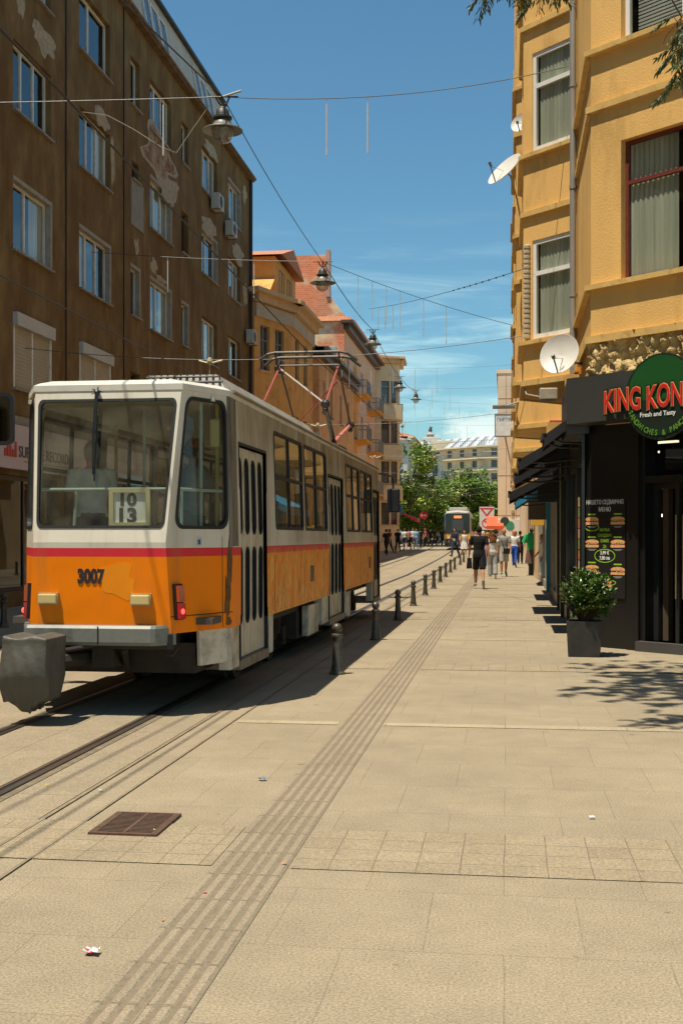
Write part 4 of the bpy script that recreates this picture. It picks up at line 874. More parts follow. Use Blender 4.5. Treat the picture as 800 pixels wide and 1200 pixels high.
uf.tube([(CX + .55, 10.6, .62), (CX + .56, 10.58, .54), (CX + .62, 10.6, .53), (CX + .66, 10.63, .6)], .012, 6); uf.box(CX - .62, CX + .62, 10.62, 10.7, .6, .76)
part('underframe', uf, M('underframe', (.035, .025, .018), .8, var=.5, vs=5), tr)
for yc in (14.35, 21.7):
    mb = MB()
    for sd in (1, -1):
        mb.box(CX + sd * .66 - .04, CX + sd * .66 + .04, yc - 1.25, yc + 1.25, .3, .42).box(CX + sd * .7 - .05, CX + sd * .7 + .05, yc - .3, yc + .3, .2, .6)
        for k in (-.95, .95): mb.box(CX + sd * .7 - .07, CX + sd * .7 + .07, yc + k - .12, yc + k + .12, .22, .46)
        for k in (-.5, .5): mb.lathe([(.09, 0), (.09, .22)], (CX + sd * .72, yc + k, .4), 10)
    mb.box(CX - .5, CX + .5, yc - .4, yc + .4, .25, .62); bo = part('bogie', mb, M('bogie_grime', (.045, .032, .022), .85, var=.4, vs=8), tr)
    for k in (-.95, .95):
        for sd in (1, -1):
            prof = [(.0, -.05), (.34, -.05), (.36, -.04), (.36, -.01), (.33, 0), (.33, .08), (.28, .085), (.27, .05), (.12, .05), (.1, .09), (0, .09)]
            m = MB().lathe([(r_, h * sd) for r_, h in prof], (CX + sd * .5, yc + k, .345), 28, 'x'); part('wheel', m, M('wheel_steel', (.12, .1, .08), .5, .6, var=.3), bo)
# coupler under its tarpaulin
tcx, tcy = -3.99, 9.92
bm = bmesh.new(); bmesh.ops.create_cube(bm, size=1); bmesh.ops.subdivide_edges(bm, edges=bm.edges[:], cuts=18, use_grid_fill=True)
mb = MB(); bm.verts.index_update()
for v in bm.verts:
    x, y, z = v.co; zz = z + .5
    rr_ = min(1, max(0, (abs(x) - .42) / .08)) ; x *= 1 - .04 * rr_ * (abs(y) > .42); 
    low = max(0, .28 - zz) / .28
    sag = .10 * low * (1 if x < .1 else .3)
    fold = .010 * sin(x * 9 + y * 8 + zz * 5 + 3 * noise.noise(Vector((x * 2, z * 2, 1)))) * (1 - zz) + .016 * noise.noise(Vector((x * 2.2, y * 2.2, z * 2 + 2))) * (1 - .6 * zz) + .012 * sin((x * 1.0 + z * .55) * 24) * max(0, 1 - abs(x + .1 - .5 * z) * 1.6) * (1 - zz * .7)
    fy = -.035 * sin(pi * min(1, zz * 1.15)) * (1 - abs(x) * 1.4) * (1 if y < 0 else 0)
    X_ = x * (.40 - .06 * low) + (.02 if x > 0 else -.02) * (1 - zz) + fold * (abs(x) > .4) * .5 - .03 * (1 - zz); Y_ = y * (.46 - .14 * low) + fy + fold * (abs(y) > .4) * .8; Z_ = .28 + zz * .475 - sag + .03 * noise.noise(Vector((x * 5, y * 5, 3))) * (zz < .1) + (.012 * sin(x * 9) if zz > .95 else 0) - (.07 * (x + .5) * low) - .03 * low * sin(x * 7 + 1)
    mb.v.append(Vector((tcx + X_, tcy + Y_, Z_)))
for f_ in bm.faces: mb.f.append([v.index for v in f_.verts]); mb.mi.append(0)
bm.free()
cv = part('coupler_cover', mb, M('grey_tarp', (.085, .08, .065), .55, var=.2, vs=3, bump=.012, bs=9), tr, smooth=2)
part('coupler', MB().tube([(tcx, 10.1, .5), (CX - .05, 10.9, .5)], .07, 8).tube([(tcx + .12, 10.15, .6), (CX + .12, 10.6, .66)], .02, 6).box(tcx - .12, tcx + .12, 9.9, 10.15, .4, .62), MATS['underframe'], tr)
# wiper
f = flatfn(0); mb = MB(); x0 = -.13; mb.tube([f(x0, 2.9, .04), f(x0 - .01, 2.55, .05), f(x0, 2.16, .03)], [.018, .012, .008], 6).tube([f(x0 + .02, 2.7, .02), f(x0 + .02, 2.1, .015)], .009, 5).ball(f(x0, 2.91, .03), .03)
for a in range(5): mb.tube([f(x0, 2.92, .03), f(x0 + .07 * cos(a * 1.2), 2.92 + .04 * sin(a * 1.3), .06)], .005, 4)
part('wiper', mb, BLACK, tr)
# mirror arm stub top left and interior
it = MB(); it.box(CX - .95, CX + .95, 10.75, 24.9, .80, .86); part('floor', it, TFLOOR, tr)
part('ceiling', MB().box(CX - .9, CX + .9, 11.0, 24.9, 2.86, 2.9).box(CX - .6, CX + .6, 10.75, 11.0, 2.86, 2.9), INT, tr)
ip = MB()
for sd, ws in ((1, None), (-1, None)):
    ip.box(CX + sd * .90 - .02, CX + sd * .90 + .02, 13.0, 17.5, .86, 1.6)
ip.box(CX - .6, CX + .6, 10.52, 10.56, .86, 1.62); part('inner_panel', ip, M('inner_panel', (.3, .27, .2), .7, var=.2), tr)
hr = MB()
hr.tube([(CX - .62, 10.62, 2.03), (CX + .64, 10.62, 2.03), (CX + .93, 11.2, 2.03)], .016, 8); hr.tube([(CX - .3, 10.66, 2.03), (CX - .36, 10.66, 1.1)], .016, 8).tube([(CX + .66, 10.75, 2.03), (CX + .66, 10.75, 1.3)], .016, 8).tube([(CX - .62, 10.62, 2.03), (CX - .93, 11.2, 2.03)], .016, 8)
hr.tube([(CX + .05, 11.6, .86), (CX + .05, 11.6, 2.86)], .014, 8); hr.tube([(CX + .78, 10.98, .86), (CX + .78, 10.98, 2.86)], .018, 8)
part('handrail', hr, RAILG, tr, smooth=True)
hy = MB()
for x, y in ((.86, 11.3), (.86, 13.1), (.86, 17.5), (.86, 19.3), (.1, 14.5), (.1, 17), (.1, 20), (-.8, 13.3)): hy.tube([(CX + x, y, .86), (CX + x, y, 2.86)], .02, 8)
for x in (-.35, .35): hy.tube([(CX + x, 11.4, 2.65), (CX + x, 24, 2.65)], .015, 6)
part('grab_pole', hy, RAILY, tr, smooth=True)
mb = MB().cbox(CX + .80, CX + .90, 11.22, 11.34, 2.45, 2.72, .02); part('interior_box', mb, M('box_yellow', (.6, .5, .2), .5), tr)
for i in range(9):
    for x in (-.62, .5):
        y = 12.2 + i * 1.3
        if x > 0 and (17.4 < y < 19.4 or y < 13): continue
        s = MB().cbox(CX + x - .21, CX + x + .21, y, y + .4, 1.24, 1.29, .02).cbox(CX + x - .21, CX + x + .21, y - .03, y + .02, 1.29, 1.78, .02).box(CX + x - .03, CX + x + .03, y + .15, y + .2, .86, 1.24); part('seat', s, M('seat_brown', (.16, .1, .06), .6, var=.2), tr)
# number board behind the rear window
P0 = at(131, 616, 10.95); P1 = at(177, 574, 10.95)
nb = MB(); x0, x1, z0, z1 = P0.x, P1.x, P0.z, P1.z; y = P0.y - .02
q = planefn((0, y, 0), (1, 0, 0)); nb.plate(rect(x0 - .02, x1 + .01, z0, z1 + .01), [rect(x0 + .02, x1 - .03, z0 + .03, z1 - .025)], q, -.03, .0)
o = part('route_board', nb, M('board_cream', (.62, .52, .3), .5), tr)
part('card', MB().plate(rect(x0 + .015, x1 - .025, z0 + .025, z1 - .02), [], q, -.028, -.02), M('card_white', (.75, .75, .72), .6), o)
t = textmb('10', .155, q(x0 + .055, z1 - .14, -.019), (1, 0, 0), ext=.001, bold=.006, sx=1.15); t = MB().add([Vector((v.x, v.y, max(v.z, z0 + .175))) for v in t.v], t.f); ink = M('card_ink', (.05, .055, .06), .6)
part('numeral', t, ink, o, label='lower-cut numeral 10 on the route board')
part('numeral', textmb('13', .18, q(x0 + .04, z0 + .032, -.0185), (1, 0, 0), ext=.001, bold=.007, sx=1.12), ink, o, label='numeral 13 on the route board')
# pantograph
RED = M('panto_red', (.36, .08, .06), .5, var=.2, vs=8); PINKR = M('panto_faded_red', (.55, .19, .14), .5, var=.15)
pa = MB(); cx = CX - .1; yc = 22.65; hz = 5.02
pa.tube([(cx - .9, yc - .3, hz - .1), (cx - .75, yc - .3, hz + .0), (cx - .6, yc - .3, hz + .03), (cx + .6, yc - .3, hz + .03), (cx + .75, yc - .3, hz), (cx + .95, yc - .3, hz - .14)], .028, 6)
pa.tube([(cx - .9, yc + .2, hz - .14), (cx - .75, yc + .2, hz - .02), (cx - .6, yc + .2, hz + .01), (cx + .6, yc + .2, hz + .01), (cx + .75, yc + .2, hz - .02), (cx + .95, yc + .2, hz - .18)], .028, 6)
pa.tube([(cx - .6, yc - .05, hz - .18), (cx + .6, yc - .05, hz - .18)], .018, 6)
for s in (-1, 1): pa.tube([(cx + s * .6, yc - .3, hz), (cx + s * .6, yc - .05, hz - .2), (cx + s * .6, yc + .2, hz - .02)], .018, 6).ball((cx + s * .6, yc - .05, hz - .22), .07)
pan = part('pantograph', pa, DARKMET, tr, label='raised diamond pantograph')
KN = {(s, e): Vector((cx + s * .56, yc + e * 1.7, 3.92 if e < 0 else 3.86)) for s in (-1, 1) for e in (-1, 1)}
for s in (-1, 1):
    top = Vector((cx + s * .56, yc - .05, hz - .2))
    for e in (-1, 1):
        part('upper_arm', MB().tube([top, KN[s, e]], .02, 6), RED if e < 0 else DARKMET, pan)
        b = Vector((cx + .35 * s + .1, yc - e * .25, 3.3)); part('lower_arm', MB().tube([KN[s, e], b], [.032, .05], 8), DARKMET if e < 0 else PINKR, pan)
        part('knee', MB().ball(KN[s, e], .085, .06, .085).ball(KN[s, e] - Vector((0, 0, .1)), .05), DARKMET, pan)
part('cross_brace', MB().tube([KN[-1, 1], (cx + .56, yc - .1, hz - .5)], .02, 6), RED, pan)
part('cross_brace', MB().tube([(cx - .55, yc - .05, hz - .24), KN[1, -1]], .016, 6), M('pale_rod', (.5, .45, .4), .5), pan)
part('base_frame', MB().box(cx - .5, cx + .65, yc - .55, yc - .45, 3.2, 3.28).box(cx - .5, cx + .65, yc + .45, yc + .55, 3.2, 3.28).box(cx - .5, cx - .42, yc - .45, yc + .45, 3.2, 3.3).box(cx + .57, cx + .65, yc - .45, yc + .45, 3.2, 3.3).lathe([(.05, 0), (.07, .02), (.05, .04), (.07, .06), (.05, .1)], (cx + .55, yc - .5, 3.1), 10).lathe([(.05, 0), (.07, .02), (.05, .04), (.07, .06), (.05, .1)], (cx - .45, yc - .5, 3.1), 10).lathe([(.05, 0), (.07, .02), (.05, .04), (.07, .06), (.05, .1)], (cx + .55, yc + .5, 3.1), 10), DARKMET, pan)
# front mirror on the right
mb = MB().tube([(CX + 1.0, 24.8, 2.9), (CX + 1.25, 25.1, 2.85), (CX + 1.27, 25.1, 2.5)], .02, 6).cbox(CX + 1.14, CX + 1.4, 25.05, 25.15, 2.1, 2.6, .03); part('wing_mirror', mb, BLACK, tr)

# ================================================================ SECOND TRAM, far
t2 = thing('modern_tram', 'distant modern low-floor tram with dark rounded windscreen and yellow band', 'tram', (-3.6, 88, 0))
def sec(y, hw, zt, zb, ins=0):
    return [Vector((-3.6 + x * hw, y + dy_, zb + (zt - zb) * v)) for x, v, dy_ in ((-1, 0, 0), (-1, .25, 0), (-1, .6, 0), (-.97, .85, 0), (-.86, .97, 0), (0, 1, 0), (.86, .97, 0), (.97, .85, 0), (1, .6, 0), (1, .25, 0), (1, 0, 0))]
mb = MB(); mb.loft([sec(87.9, .95, 3.25, .75), sec(88.05, 1.08, 3.35, .5), sec(88.5, 1.14, 3.42, .3), sec(90, 1.15, 3.45, .3), sec(101, 1.15, 3.45, .3)])
part('body', mb, M('tram_grey', (.45, .43, .38), .4, var=.05), t2, smooth=True)
FN = lambda u, v, w: Vector((-3.6 + u, 87.86 - w - .0, v))
part('windscreen', MB().plate(rrect(-1.03, 1.03, 1.42, 3.12, .14), [], FN, -.2, .03), M('tram_screen', (.02, .025, .03), .08), t2)
part('destination_display', MB().plate(rect(-.3, .35, 2.72, 2.94), [], FN, .03, .04), emit_mat('display_orange', (.9, .25, .08), .7), t2)
part('screen_reflection', MB().plate(rect(-.45, .5, 1.7, 2.6), [], FN, .03, .034), M('driver_reflection', (.06, .075, .085), .2), t2)  # grey plate laid on the windscreen as a painted reflection
part('yellow_band', MB().plate([(-1.08, .98), (-.5, .95), (0, .85), (.5, .95), (1.08, .98), (1.08, 1.36), (.5, 1.3), (0, 1.12), (-.5, 1.3), (-1.08, 1.36)], [], FN, -.3, .05), M('band_yellow', (.8, .42, .02), .4), t2)
part('nose', MB().plate(rrect(-1.05, 1.05, .28, .92, .15), [], FN, -.4, .035), M('nose_dark', (.04, .04, .045), .4), t2)
for s in (-1, 1):
    part('headlight', MB().plate(circ((s * .78, 1.08), .1, 12), [], FN, .04, .07), M('lamp_clear', (.7, .7, .65), .1), t2)
    part('side_windows', MB().box(-3.6 + s * 1.155 - .01, -3.6 + s * 1.155 + .01, 89.2, 100.6, 1.5, 2.75), MATS['tram_screen'], t2)
    part('side_band', MB().box(-3.6 + s * 1.16 - .01, -3.6 + s * 1.16 + .01, 88.6, 101, .9, 1.35), MATS['band_yellow'], t2)
part('corner_trim', MB().box(-4.72, -4.69, 88.0, 88.35, 1.35, 3.1), M('trim_blue', (.03, .25, .5), .4), t2)
part('roof_unit', MB().cbox(-4.4, -2.8, 90.5, 94, 3.42, 3.7, .05).cbox(-4.4, -2.8, 95, 99, 3.42, 3.7, .05), M('tram_grey', (0, 0, 0)), t2)
part('pantograph', MB().tube([(-3.6, 95, 3.7), (-3.6, 96.2, 4.4), (-3.6, 95.2, 5.05)], .04, 6).tube([(-4.4, 95.2, 5.08), (-2.8, 95.2, 5.08)], .04, 6), DARKMET, t2)

t2.location = (-4.12, 103.5, gz(103.5)); t2.rotation_euler = (0, 0, .012)
# ================================================================ YELLOW CORNER BUILDING (right)
yb = thing('corner_building', 'ochre yellow corner building with angular bays above the black sandwich shop', 'building', (1.12, 18.1, 0))
U = Vector((.74, -.673)).normalized()           # along the chamfer, away from the street
NB = Vector((U.y, -U.x))                         # outward
A0 = Vector((1.12, 18.1)); B0 = Vector((1.18, 17.44)); ZT = 16.5
U3 = (U.x, U.y, 0)
# storey data
sills = [5.14, 8.44, 11.74]; YF = 3.3
up = MB(); LEN = 5.6
wb = [(.52, 2.45), (3.0, 4.9)]
holes = [(a, b, z, z + 1.93) for z in sills for a, b in wb]
up.wall(B0, B0 + U * LEN, 4.42, ZT, holes, reveal=.24, back=.5, backm=1)
SX = 1.18
# street wall pieces and bays (walked towards the camera: outside = street)
def bay(y1, y0, xo=.3, ch=.9, z0=4.3, wn=True, mbk=up):
    """trapezoid bay between y0 (near) and y1 (far)"""
    segs = [((SX, y1), (xo, y1 - ch)), ((xo, y1 - ch), (xo, y0 + ch)), ((xo, y0 + ch), (SX, y0))]
    for i, (a, b) in enumerate(segs):
        a = Vector(a); b = Vector(b); ll = (b - a).length; hs = []
        if wn:
            for z in sills:
                if i == 1: hs.append((.25, ll - .25, z - .05, z + 1.72))
                elif i == 2: hs.append((.22, ll - .1, z - .05, z + 1.68))
        mbk.wall(a, b, z0, ZT, hs, reveal=.12, back=.5, backm=1)
        d = (b - a).normalized()
        for h in hs: put_win(yb, a, d, h[0], h[2], h[1] - h[0], h[3] - h[2], 'y', WHITEP, True, mull=() if h[1] - h[0] < 1.2 else (.5,), transom=.66, curtain=((0, .35),) if i == 1 else ((.12, 1),), recess=.02, fw=.075)
    mbk.add([(SX, y1, z0), (xo, y1 - ch, z0), (xo, y0 + ch, z0), (SX, y0, z0)], [(0, 1, 2, 3)], 0)
    return segs
bays = [(24.9, 20.9)] + [(y + 4.2, y) for y in (26.6, 32.4, 38.2)]
allsegs = []
prev = 17.44
for (y1, y0) in bays:
    z0 = 4.3 if y0 < 22 else 4.05 - .12 * (y0 - 26) / 6
    allsegs += [(s, z0) for s in bay(y1, y0, z0=z0, xo=.3 if y0 < 22 else .22)]
    up.wall((SX, y0), (SX, prev), 3.9, ZT, []); prev = y1
up.wall((SX, 46), (SX, prev), 3.9, ZT, []); up.wall((SX, 46), (SX + .01, 46), 0, ZT, [])
up.wall((12, 46), (SX, 46), 0, ZT, [])
E = B0 + U * LEN
up.wall(E, (E.x, 10.0 + 0), 4.42, ZT, []) if False else None
up.wall(E, (E.x + 10, E.y), 0, ZT, [(1 + 3 * k, 2.6 + 3 * k, z, z + 1.8) for k in range(3) for z in sills], back=.6, backm=1)
up.add([(SX, 17.44, ZT), (E.x, E.y, ZT), (E.x + 10, E.y, ZT), (12 + 3, 46, ZT), (SX, 46, ZT)], [(0, 1, 2, 3, 4)], 0)
# soffit over the shop
up.add([(B0.x, B0.y, 4.42), (E.x, E.y, 4.42), (E.x + .6, E.y + .6, 4.42), (A0.x + .25, A0.y + .2, 4.42), (SX, 19.9, 4.42)], [(0, 1, 2, 3, 4)], 0)
part('wall', up, [YEL, ROOM], yb)
led = MB(); ux = (U.x, U.y)
for z, o, h, t in ((4.42, .07, .10, 0), (5.14, .09, .07, 0), (7.66, .06, .09, 0), (8.44, .09, .07, 0), (10.96, .06, .09, 0), (11.74, .09, .07, 0)):
    led.obox(B0, ux, -.05, LEN, -.02, o, z - h, z)
    led.obox((SX, 20.9), (0, -1), 0, 3.46, -.02, o - .008, z - h, z - .003)
for (s, z0) in allsegs:
    a = Vector(s[0]); b = Vector(s[1]); d = (b - a).normalized(); ll = (b - a).length
    for z, o, h in ((z0 + .07, .05, .10), (5.06, .09, .07), (7.35, .06, .09), (8.36, .09, .07), (10.65, .06, .09), (11.66, .09, .07)): led.obox(a, d, -.02, ll + .02, -.02, o, z - h, z)
parts('ledge', led, M('ochre_trim', (.66, .43, .15), .85, var=.12, vs=4, dirt=(.3, .2, .09), ds=5, dt=.62), yb)
# chamfer windows: brown frame below, white above
MAR = M('maroon_frame', (.16, .035, .022), .45, var=.2, vs=10); 
for z in sills:
    for a, b in wb:
        put_win(yb, B0, ux, a, z, b - a, 1.93, 'm' if z < 6 else 'v', MAR if z < 6 else WHITEP, True, mull=(.5,), transom=.70, recess=.10, fw=.05 if z < 6 else .07, curtain=((0.02, .42), (.52, .98)) if z < 6 else None)
bl = MB()
for k in range(34): z = 8.5 + k * .05; bl.obox(B0 - NB * .31, ux, .6, 1.45, 0, .02, z, z + .03)
part('blind', bl, M('pale_blind', (.5, .5, .46), .6), yb)
# rough stone band above the sign
st = MB(); nu, nv = 150, 26
for j in range(nv + 1):
    for i in range(nu + 1):
        u, v = .46 + (LEN - .46) * i / nu, 3.2 + 1.22 * j / nv; s = noise.fractal(Vector((u * 7, v * 7, 3)), 1, 2, 4) * .07 + abs(noise.noise(Vector((u * 8, v * 11, 9)))) * .17
        e = 0 if j in (0, nv) else 1; p = A0 + U * u + NB * ((s + .42) * (1 if v > 3.84 else .2)); st.v.append(Vector((p.x, p.y, v)))
for j in range(nv):
    for i in range(nu): k = j * (nu + 1) + i; st.f.append([k, k + 1, k + nu + 2, k + nu + 1]); st.mi.append(0)
part('rough_stone_band', st, M('rough_ochre_stone', (.66, .48, .22), .95, var=.3, vs=9, bump=.03, bs=25, dirt=(.42, .28, .11), ds=6, dt=.58), yb, smooth=2)
dp = MB().tube([(SX - .08, 20.55, 4.25), (SX - .08, 20.55, 15.8)], .055, 12)
for z in (5.6, 7.4, 9.1, 11, 13): dp.lathe([(.064, 0), (.064, .06)], (SX - .08, 20.55, z), 12); dp.box(SX - .08, SX, 20.54, 20.56, z + .02, z + .04)
part('downpipe', dp, M('galvanised', (.36, .34, .3), .5, .3, var=.15, vs=3, streak=.3), yb, smooth=True)
# striped rolled shutter column beside the lower bay window
rs = MB(); a = Vector((.3, 21.8)); d = Vector((.88, -.9)).normalized()
for k in range(19): p = a + d * .11 + Vector((d.y, -d.x)) * .02; rs.lathe([(.04, 0), (.07, .02), (.07, .065), (.04, .085)], (p.x, p.y, 5.1 + k * .088), 10)
part('quoin', rs, M('pale_quoin', (.5, .42, .3), .8), yb)
# brackets and cable box under the first bay
mb = MB().cbox(.55, .85, 20.6, 20.85, 3.9, 4.1, .02).tube([(.6, 20.7, 3.95), (.35, 21.5, 4.1), (.32, 22, 4.25)], .012, 5); part('cable_box', mb, M('old_box', (.4, .37, .28), .6, var=.2, vs=8), yb)
mb = MB()
for k, (y, z) in enumerate(((24.95, 3.1), (25.6, 3.0), (29, 2.9))): pass
mb.box(.95, 1.18, 19.7, 20.3, 3.45, 4.2).box(.85, 1.18, 25.2, 26.4, 3.3, 3.95)
part('console', mb, YEL, yb)
# ---- black shopfront on the chamfer: z 0..3.2
BL2 = M('black_cladding', (.009, .009, .008), .38, var=.25, vs=2); FRAME = M('black_frame', (.02, .02, .018), .35)
sh = MB()
sh.wall(A0, A0 + U * LEN, 0, 3.25, [(1.08, 2.3, .14, 2.35), (1.08, 2.3, 2.45, 3.1), (2.6, 5.2, .3, 3.1)], reveal=.3, m=0)
sh.obox(A0, ux, .80, 1.0, 0, .05, 0, 3.2); sh.obox(A0, ux, 0, .03, 0, .03, 0, 3.2)
# street side of the shop
sh.wall((SX - .06, 24.4), (SX - .06, 18.1), 0, 3.9, [(.25, 2.0, .3, 2.7), (2.3, 4.2, .3, 2.7), (4.5, 6.0, .3, 2.7)], reveal=.15, m=0)
sf_ = part('shopfront', sh, BL2, yb)
parts('frame', MB().obox(A0, ux, 1.08, 1.16, -.28, -.2, .14, 2.35).obox(A0, ux, 1.55, 1.61, -.1, -.04, .14, 2.35).obox(A0, ux, 2.22, 2.3, -.28, -.2, .14, 2.35).obox(A0, ux, 1.16, 2.22, -.28, -.2, 2.27, 2.35), FRAME, sf_)
part('jamb', MB().obox(A0, ux, 1.17, 1.26, -.4, -.29, .14, 2.3), M('wood_jamb', (.09, .06, .035), .6), sf_)
part('step', MB().obox(A0, ux, 1.0, 2.4, -.3, .12, 0, .14), M('dark_step', (.06, .055, .05), .7), sf_)
parts('post', MB().box(SX - .12, SX - .05, 24.32, 24.4, 0, 3.4).box(SX - .11, SX - .05, 22.2, 22.27, 0, 3.2).box(SX - .09, SX - .05, 18.02, 18.1, 0, 3.2), FRAME, sf_)
part('edge_strip', MB().box(SX - .14, SX - .12, 24.3, 24.34, .1, 3.2), M('brass_strip', (.4, .33, .2), .4, .5), sf_)
gp = MB(); P = lambda u, z, n: (A0.x + U.x * u + NB.x * n, A0.y + U.y * u + NB.y * n, z)
for u0, u1, z0, z1 in ((1.08, 2.3, 2.45, 3.1), (2.6, 5.2, .3, 3.1), (1.64, 2.22, .2, 2.27)): n_ = -.24 if z0 != .2 else -.07; gp.quad(P(u0, z0, n_), P(u1, z0, n_), P(u1, z1, n_), P(u0, z1, n_))
for y0, y1 in ((24.15, 22.4), (22.1, 20.2), (19.9, 18.4)): gp.quad((SX - .0, y0, .3), (SX, y1, .3), (SX, y1, 2.7), (SX, y0, 2.7))
parts('pane', gp, SGLASS, sf_)
h_ = MB()
for u in (1.585, 1.70): h_.tube([P(u, .75, -.0), P(u, 1.9, -.0)], .012, 8); h_.tube([P(u, .8, -.0), P(u, .8, -.08)], .01, 6).tube([P(u, 1.85, 0), P(u, 1.85, -.08)], .01, 6)
part('door_handle', h_, M('brass_handle', (.5, .42, .28), .3, .9), sf_)
# shop interior room
im = MB(); a, b = A0 + U * .1 - NB * .35, A0 + U * 5.4 - NB * .35; c_, d_ = b - NB * 3, a - NB * 3.0
im.add([(a.x, a.y, .12), (b.x, b.y, .12), (c_.x, c_.y, .12), (d_.x, d_.y, .12), (a.x, a.y, 3.2), (b.x, b.y, 3.2), (c_.x, c_.y, 3.2), (d_.x, d_.y, 3.2)], [(0, 1, 2, 3), (4, 5, 6, 7), (1, 2, 6, 5), (2, 3, 7, 6), (3, 0, 4, 7)], 0)
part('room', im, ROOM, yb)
ct = MB().obox(A0 - NB * 2.2, ux, .9, 4.5, -.3, .3, .12, 1.15).obox(A0 - NB * 3.2, ux, .6, 5, 0, .2, 1.5, 1.54).obox(A0 - NB * 3.2, ux, .6, 5, 0, .2, 1.9, 1.94)
part('counter', ct, M('counter_wood', (.07, .045, .03), .5), yb)
lp = MB().ball((at(772, 604, 18.3)), .045); bulb = part('ceiling_bulb', lp, emit_mat('bulb_glow', (1, .62, .25), 14), yb); q0 = at(772, 604, 18.3); part('flex', MB().tube([q0, (q0.x, q0.y, 3.2)], .006, 4), BLACK, bulb)
for (px, py, wd) in ((780, 518, .2), (763, 530, .12)): q0 = at(px, py, 17.9); part('strip_lamp', MB().obox((q0.x, q0.y), ux, -wd, wd, -.03, .03, q0.z - .015, q0.z + .015), emit_mat('strip_glow_%d' % px, (1, .85, .55), 1.6), yb)
# ---- main sign
S0 = Vector((.85, 17.6)); sg = thing('shop_sign', 'black fascia sign with a green disc and red KING KONG lettering above the shop door', 'sign', (S0.x, S0.y, 3.21))
m = MB().obox(S0, ux, 0, 3.6, -.45, 0, 3.21, 3.85); m.obox(S0, ux, 0.003, 3.59, -.46, -.003, 3.85, 3.86)
part('panel', m, M('sign_panel', (.045, .046, .042), .42, var=.12, vs=2), sg)
part('end_return', MB().box(S0.x + .02, S0.x + .34, S0.y + .33, 19.6, 3.1, 3.86), BL2, sg)
sf3 = planefn((S0.x, S0.y, 0), U3); DC = (1.62, 3.46); GRN = M('disc_green', (.009, .08, .014), .45); DKG = M('disc_black_green', (.012, .022, .014), .4)
part('disc', MB().plate(circ(DC, .575, 56), [], sf3, .004, .04, 0).plate(circ((DC[0], DC[1] + .02), .53, 56), [], sf3, .04, .046, 1).plate([(DC[0] + .53 * cos(q), DC[1] + .02 + .53 * sin(q)) for q in [pi + .1 + k * (pi - .2) / 24 for k in range(25)]], [], sf3, .046, .05, 0), [DKG, GRN], sg)
REDL = M('letter_red', (.62, .02, .02), .4); YELL = M('letter_outline', (.65, .35, .12), .4)
for s_, u0 in (('KING', .70), ('KONG', 1.405)):
    for mt, bo, w_, nm in ((DKG, .034, .052, 'letter_backing'), (YELL, .016, .058, 'letter_outline'), (REDL, .004, .064, 'lettering')):
        t = textmb(s_, .43, (0, 0, 0), (1, 0, 0), ext=.003, bold=bo, sx=.60); o_ = MB().add([sf3(u0 + v.x, 3.30 + v.z + (v.x) * .02 + .02 * sin(v.x * 5), w_ + (-v.y)) for v in t.v], t.f); part(nm, o_, mt, sg)
part('small_lettering', textmb('Fresh and Tasty', .088, sf3(1.30, 3.205, .055), U3, ext=.002, bold=.001), M('letter_white', (.82, .82, .78), .5), sg)
s_ = 'SANDWICHES & PANCAKES'; t = MB(); LG = M('letter_green', (.10, .26, .03), .5)
for i, c in enumerate(s_):
    if c == ' ': continue
    q = pi + .42 + (pi - .84) * i / (len(s_) - 1); px_, pz_ = DC[0] + .545 * cos(q), DC[1] + .03 + .545 * sin(q); tn = Vector((-sin(q), cos(q)))
    g_ = textmb(c, .105, (0, 0, 0), (1, 0, 0), ext=.002, bold=.002, sx=.8, align='CENTER'); t.add([sf3(px_ + v.x * tn.x - v.z * tn.y, pz_ + v.x * tn.y + v.z * tn.x, .054 - v.y) for v in g_.v], g_.f)
part('curved_lettering', t, LG, sg)
# ---- menu board
mbd = thing('menu_board', 'black menu board with sandwich pictures and Cyrillic prices beside the shop door', 'menu board', (A0.x, A0.y, .8))
mf = planefn((A0.x, A0.y, 0), U3); part('panel', MB().plate(rect(.04, .76, .72, 2.17), [], mf, .002, .02), M('menu_black', (.012, .012, .012), .45), mbd)
WT = MATS['letter_white']; LIME = M('menu_lime', (.30, .55, .02), .5)
t = MB(); textmb('НАШЕТО СЕДМИЧНО', .087, mf(.40, 2.07, .022), U3, ext=.001, bold=.0004, sx=.72, mb=t, align='CENTER'); textmb('МЕНЮ', .087, mf(.40, 1.965, .022), U3, ext=.001, bold=.0006, sx=.78, mb=t, align='CENTER'); textmb('3,99 €', .07, mf(.40, 1.345, .022), U3, ext=.001, bold=.002, sx=.85, mb=t, align='CENTER'); textmb('7,80 лв', .07, mf(.40, 1.27, .022), U3, ext=.001, bold=.002, sx=.85, mb=t, align='CENTER')
part('lettering', t, WT, mbd)
t = MB()
for i, s_ in enumerate(('МАЛЪК', 'САНДВИЧ', 'САМО', 'ЗА')): textmb(s_, .06, mf(.40, 1.68 - i * .08, .022), U3, ext=.001, bold=.001, sx=.8, mb=t, align='CENTER')
def ringp(c, a, b, th, n=28): return ([(c[0] + a * cos(2 * pi * k / n), c[1] + b * sin(2 * pi * k / n)) for k in range(n)], [(c[0] + (a - th) * cos(2 * pi * k / n), c[1] + (b - th) * sin(2 * pi * k / n)) for k in range(n)])
for c, a, b in (((.40, 1.325), .185, .10), ((.17, 1.74), .13, .06), ((.40, .94), .2, .05)): o_, i_ = ringp(c, a, b, .012); t.plate(o_, [i_], mf, .021, .024)
pics = [(.17, 1.83), (.63, 1.83), (.17, 1.50), (.63, 1.50), (.17, 1.13), (.63, 1.11), (.40, .93)]
for c in pics: t.plate(rect(c[0] - .07, c[0] + .07, c[1] + .085, c[1] + .105), [], mf, .02, .024)
part('green_marks', t, LIME, mbd)
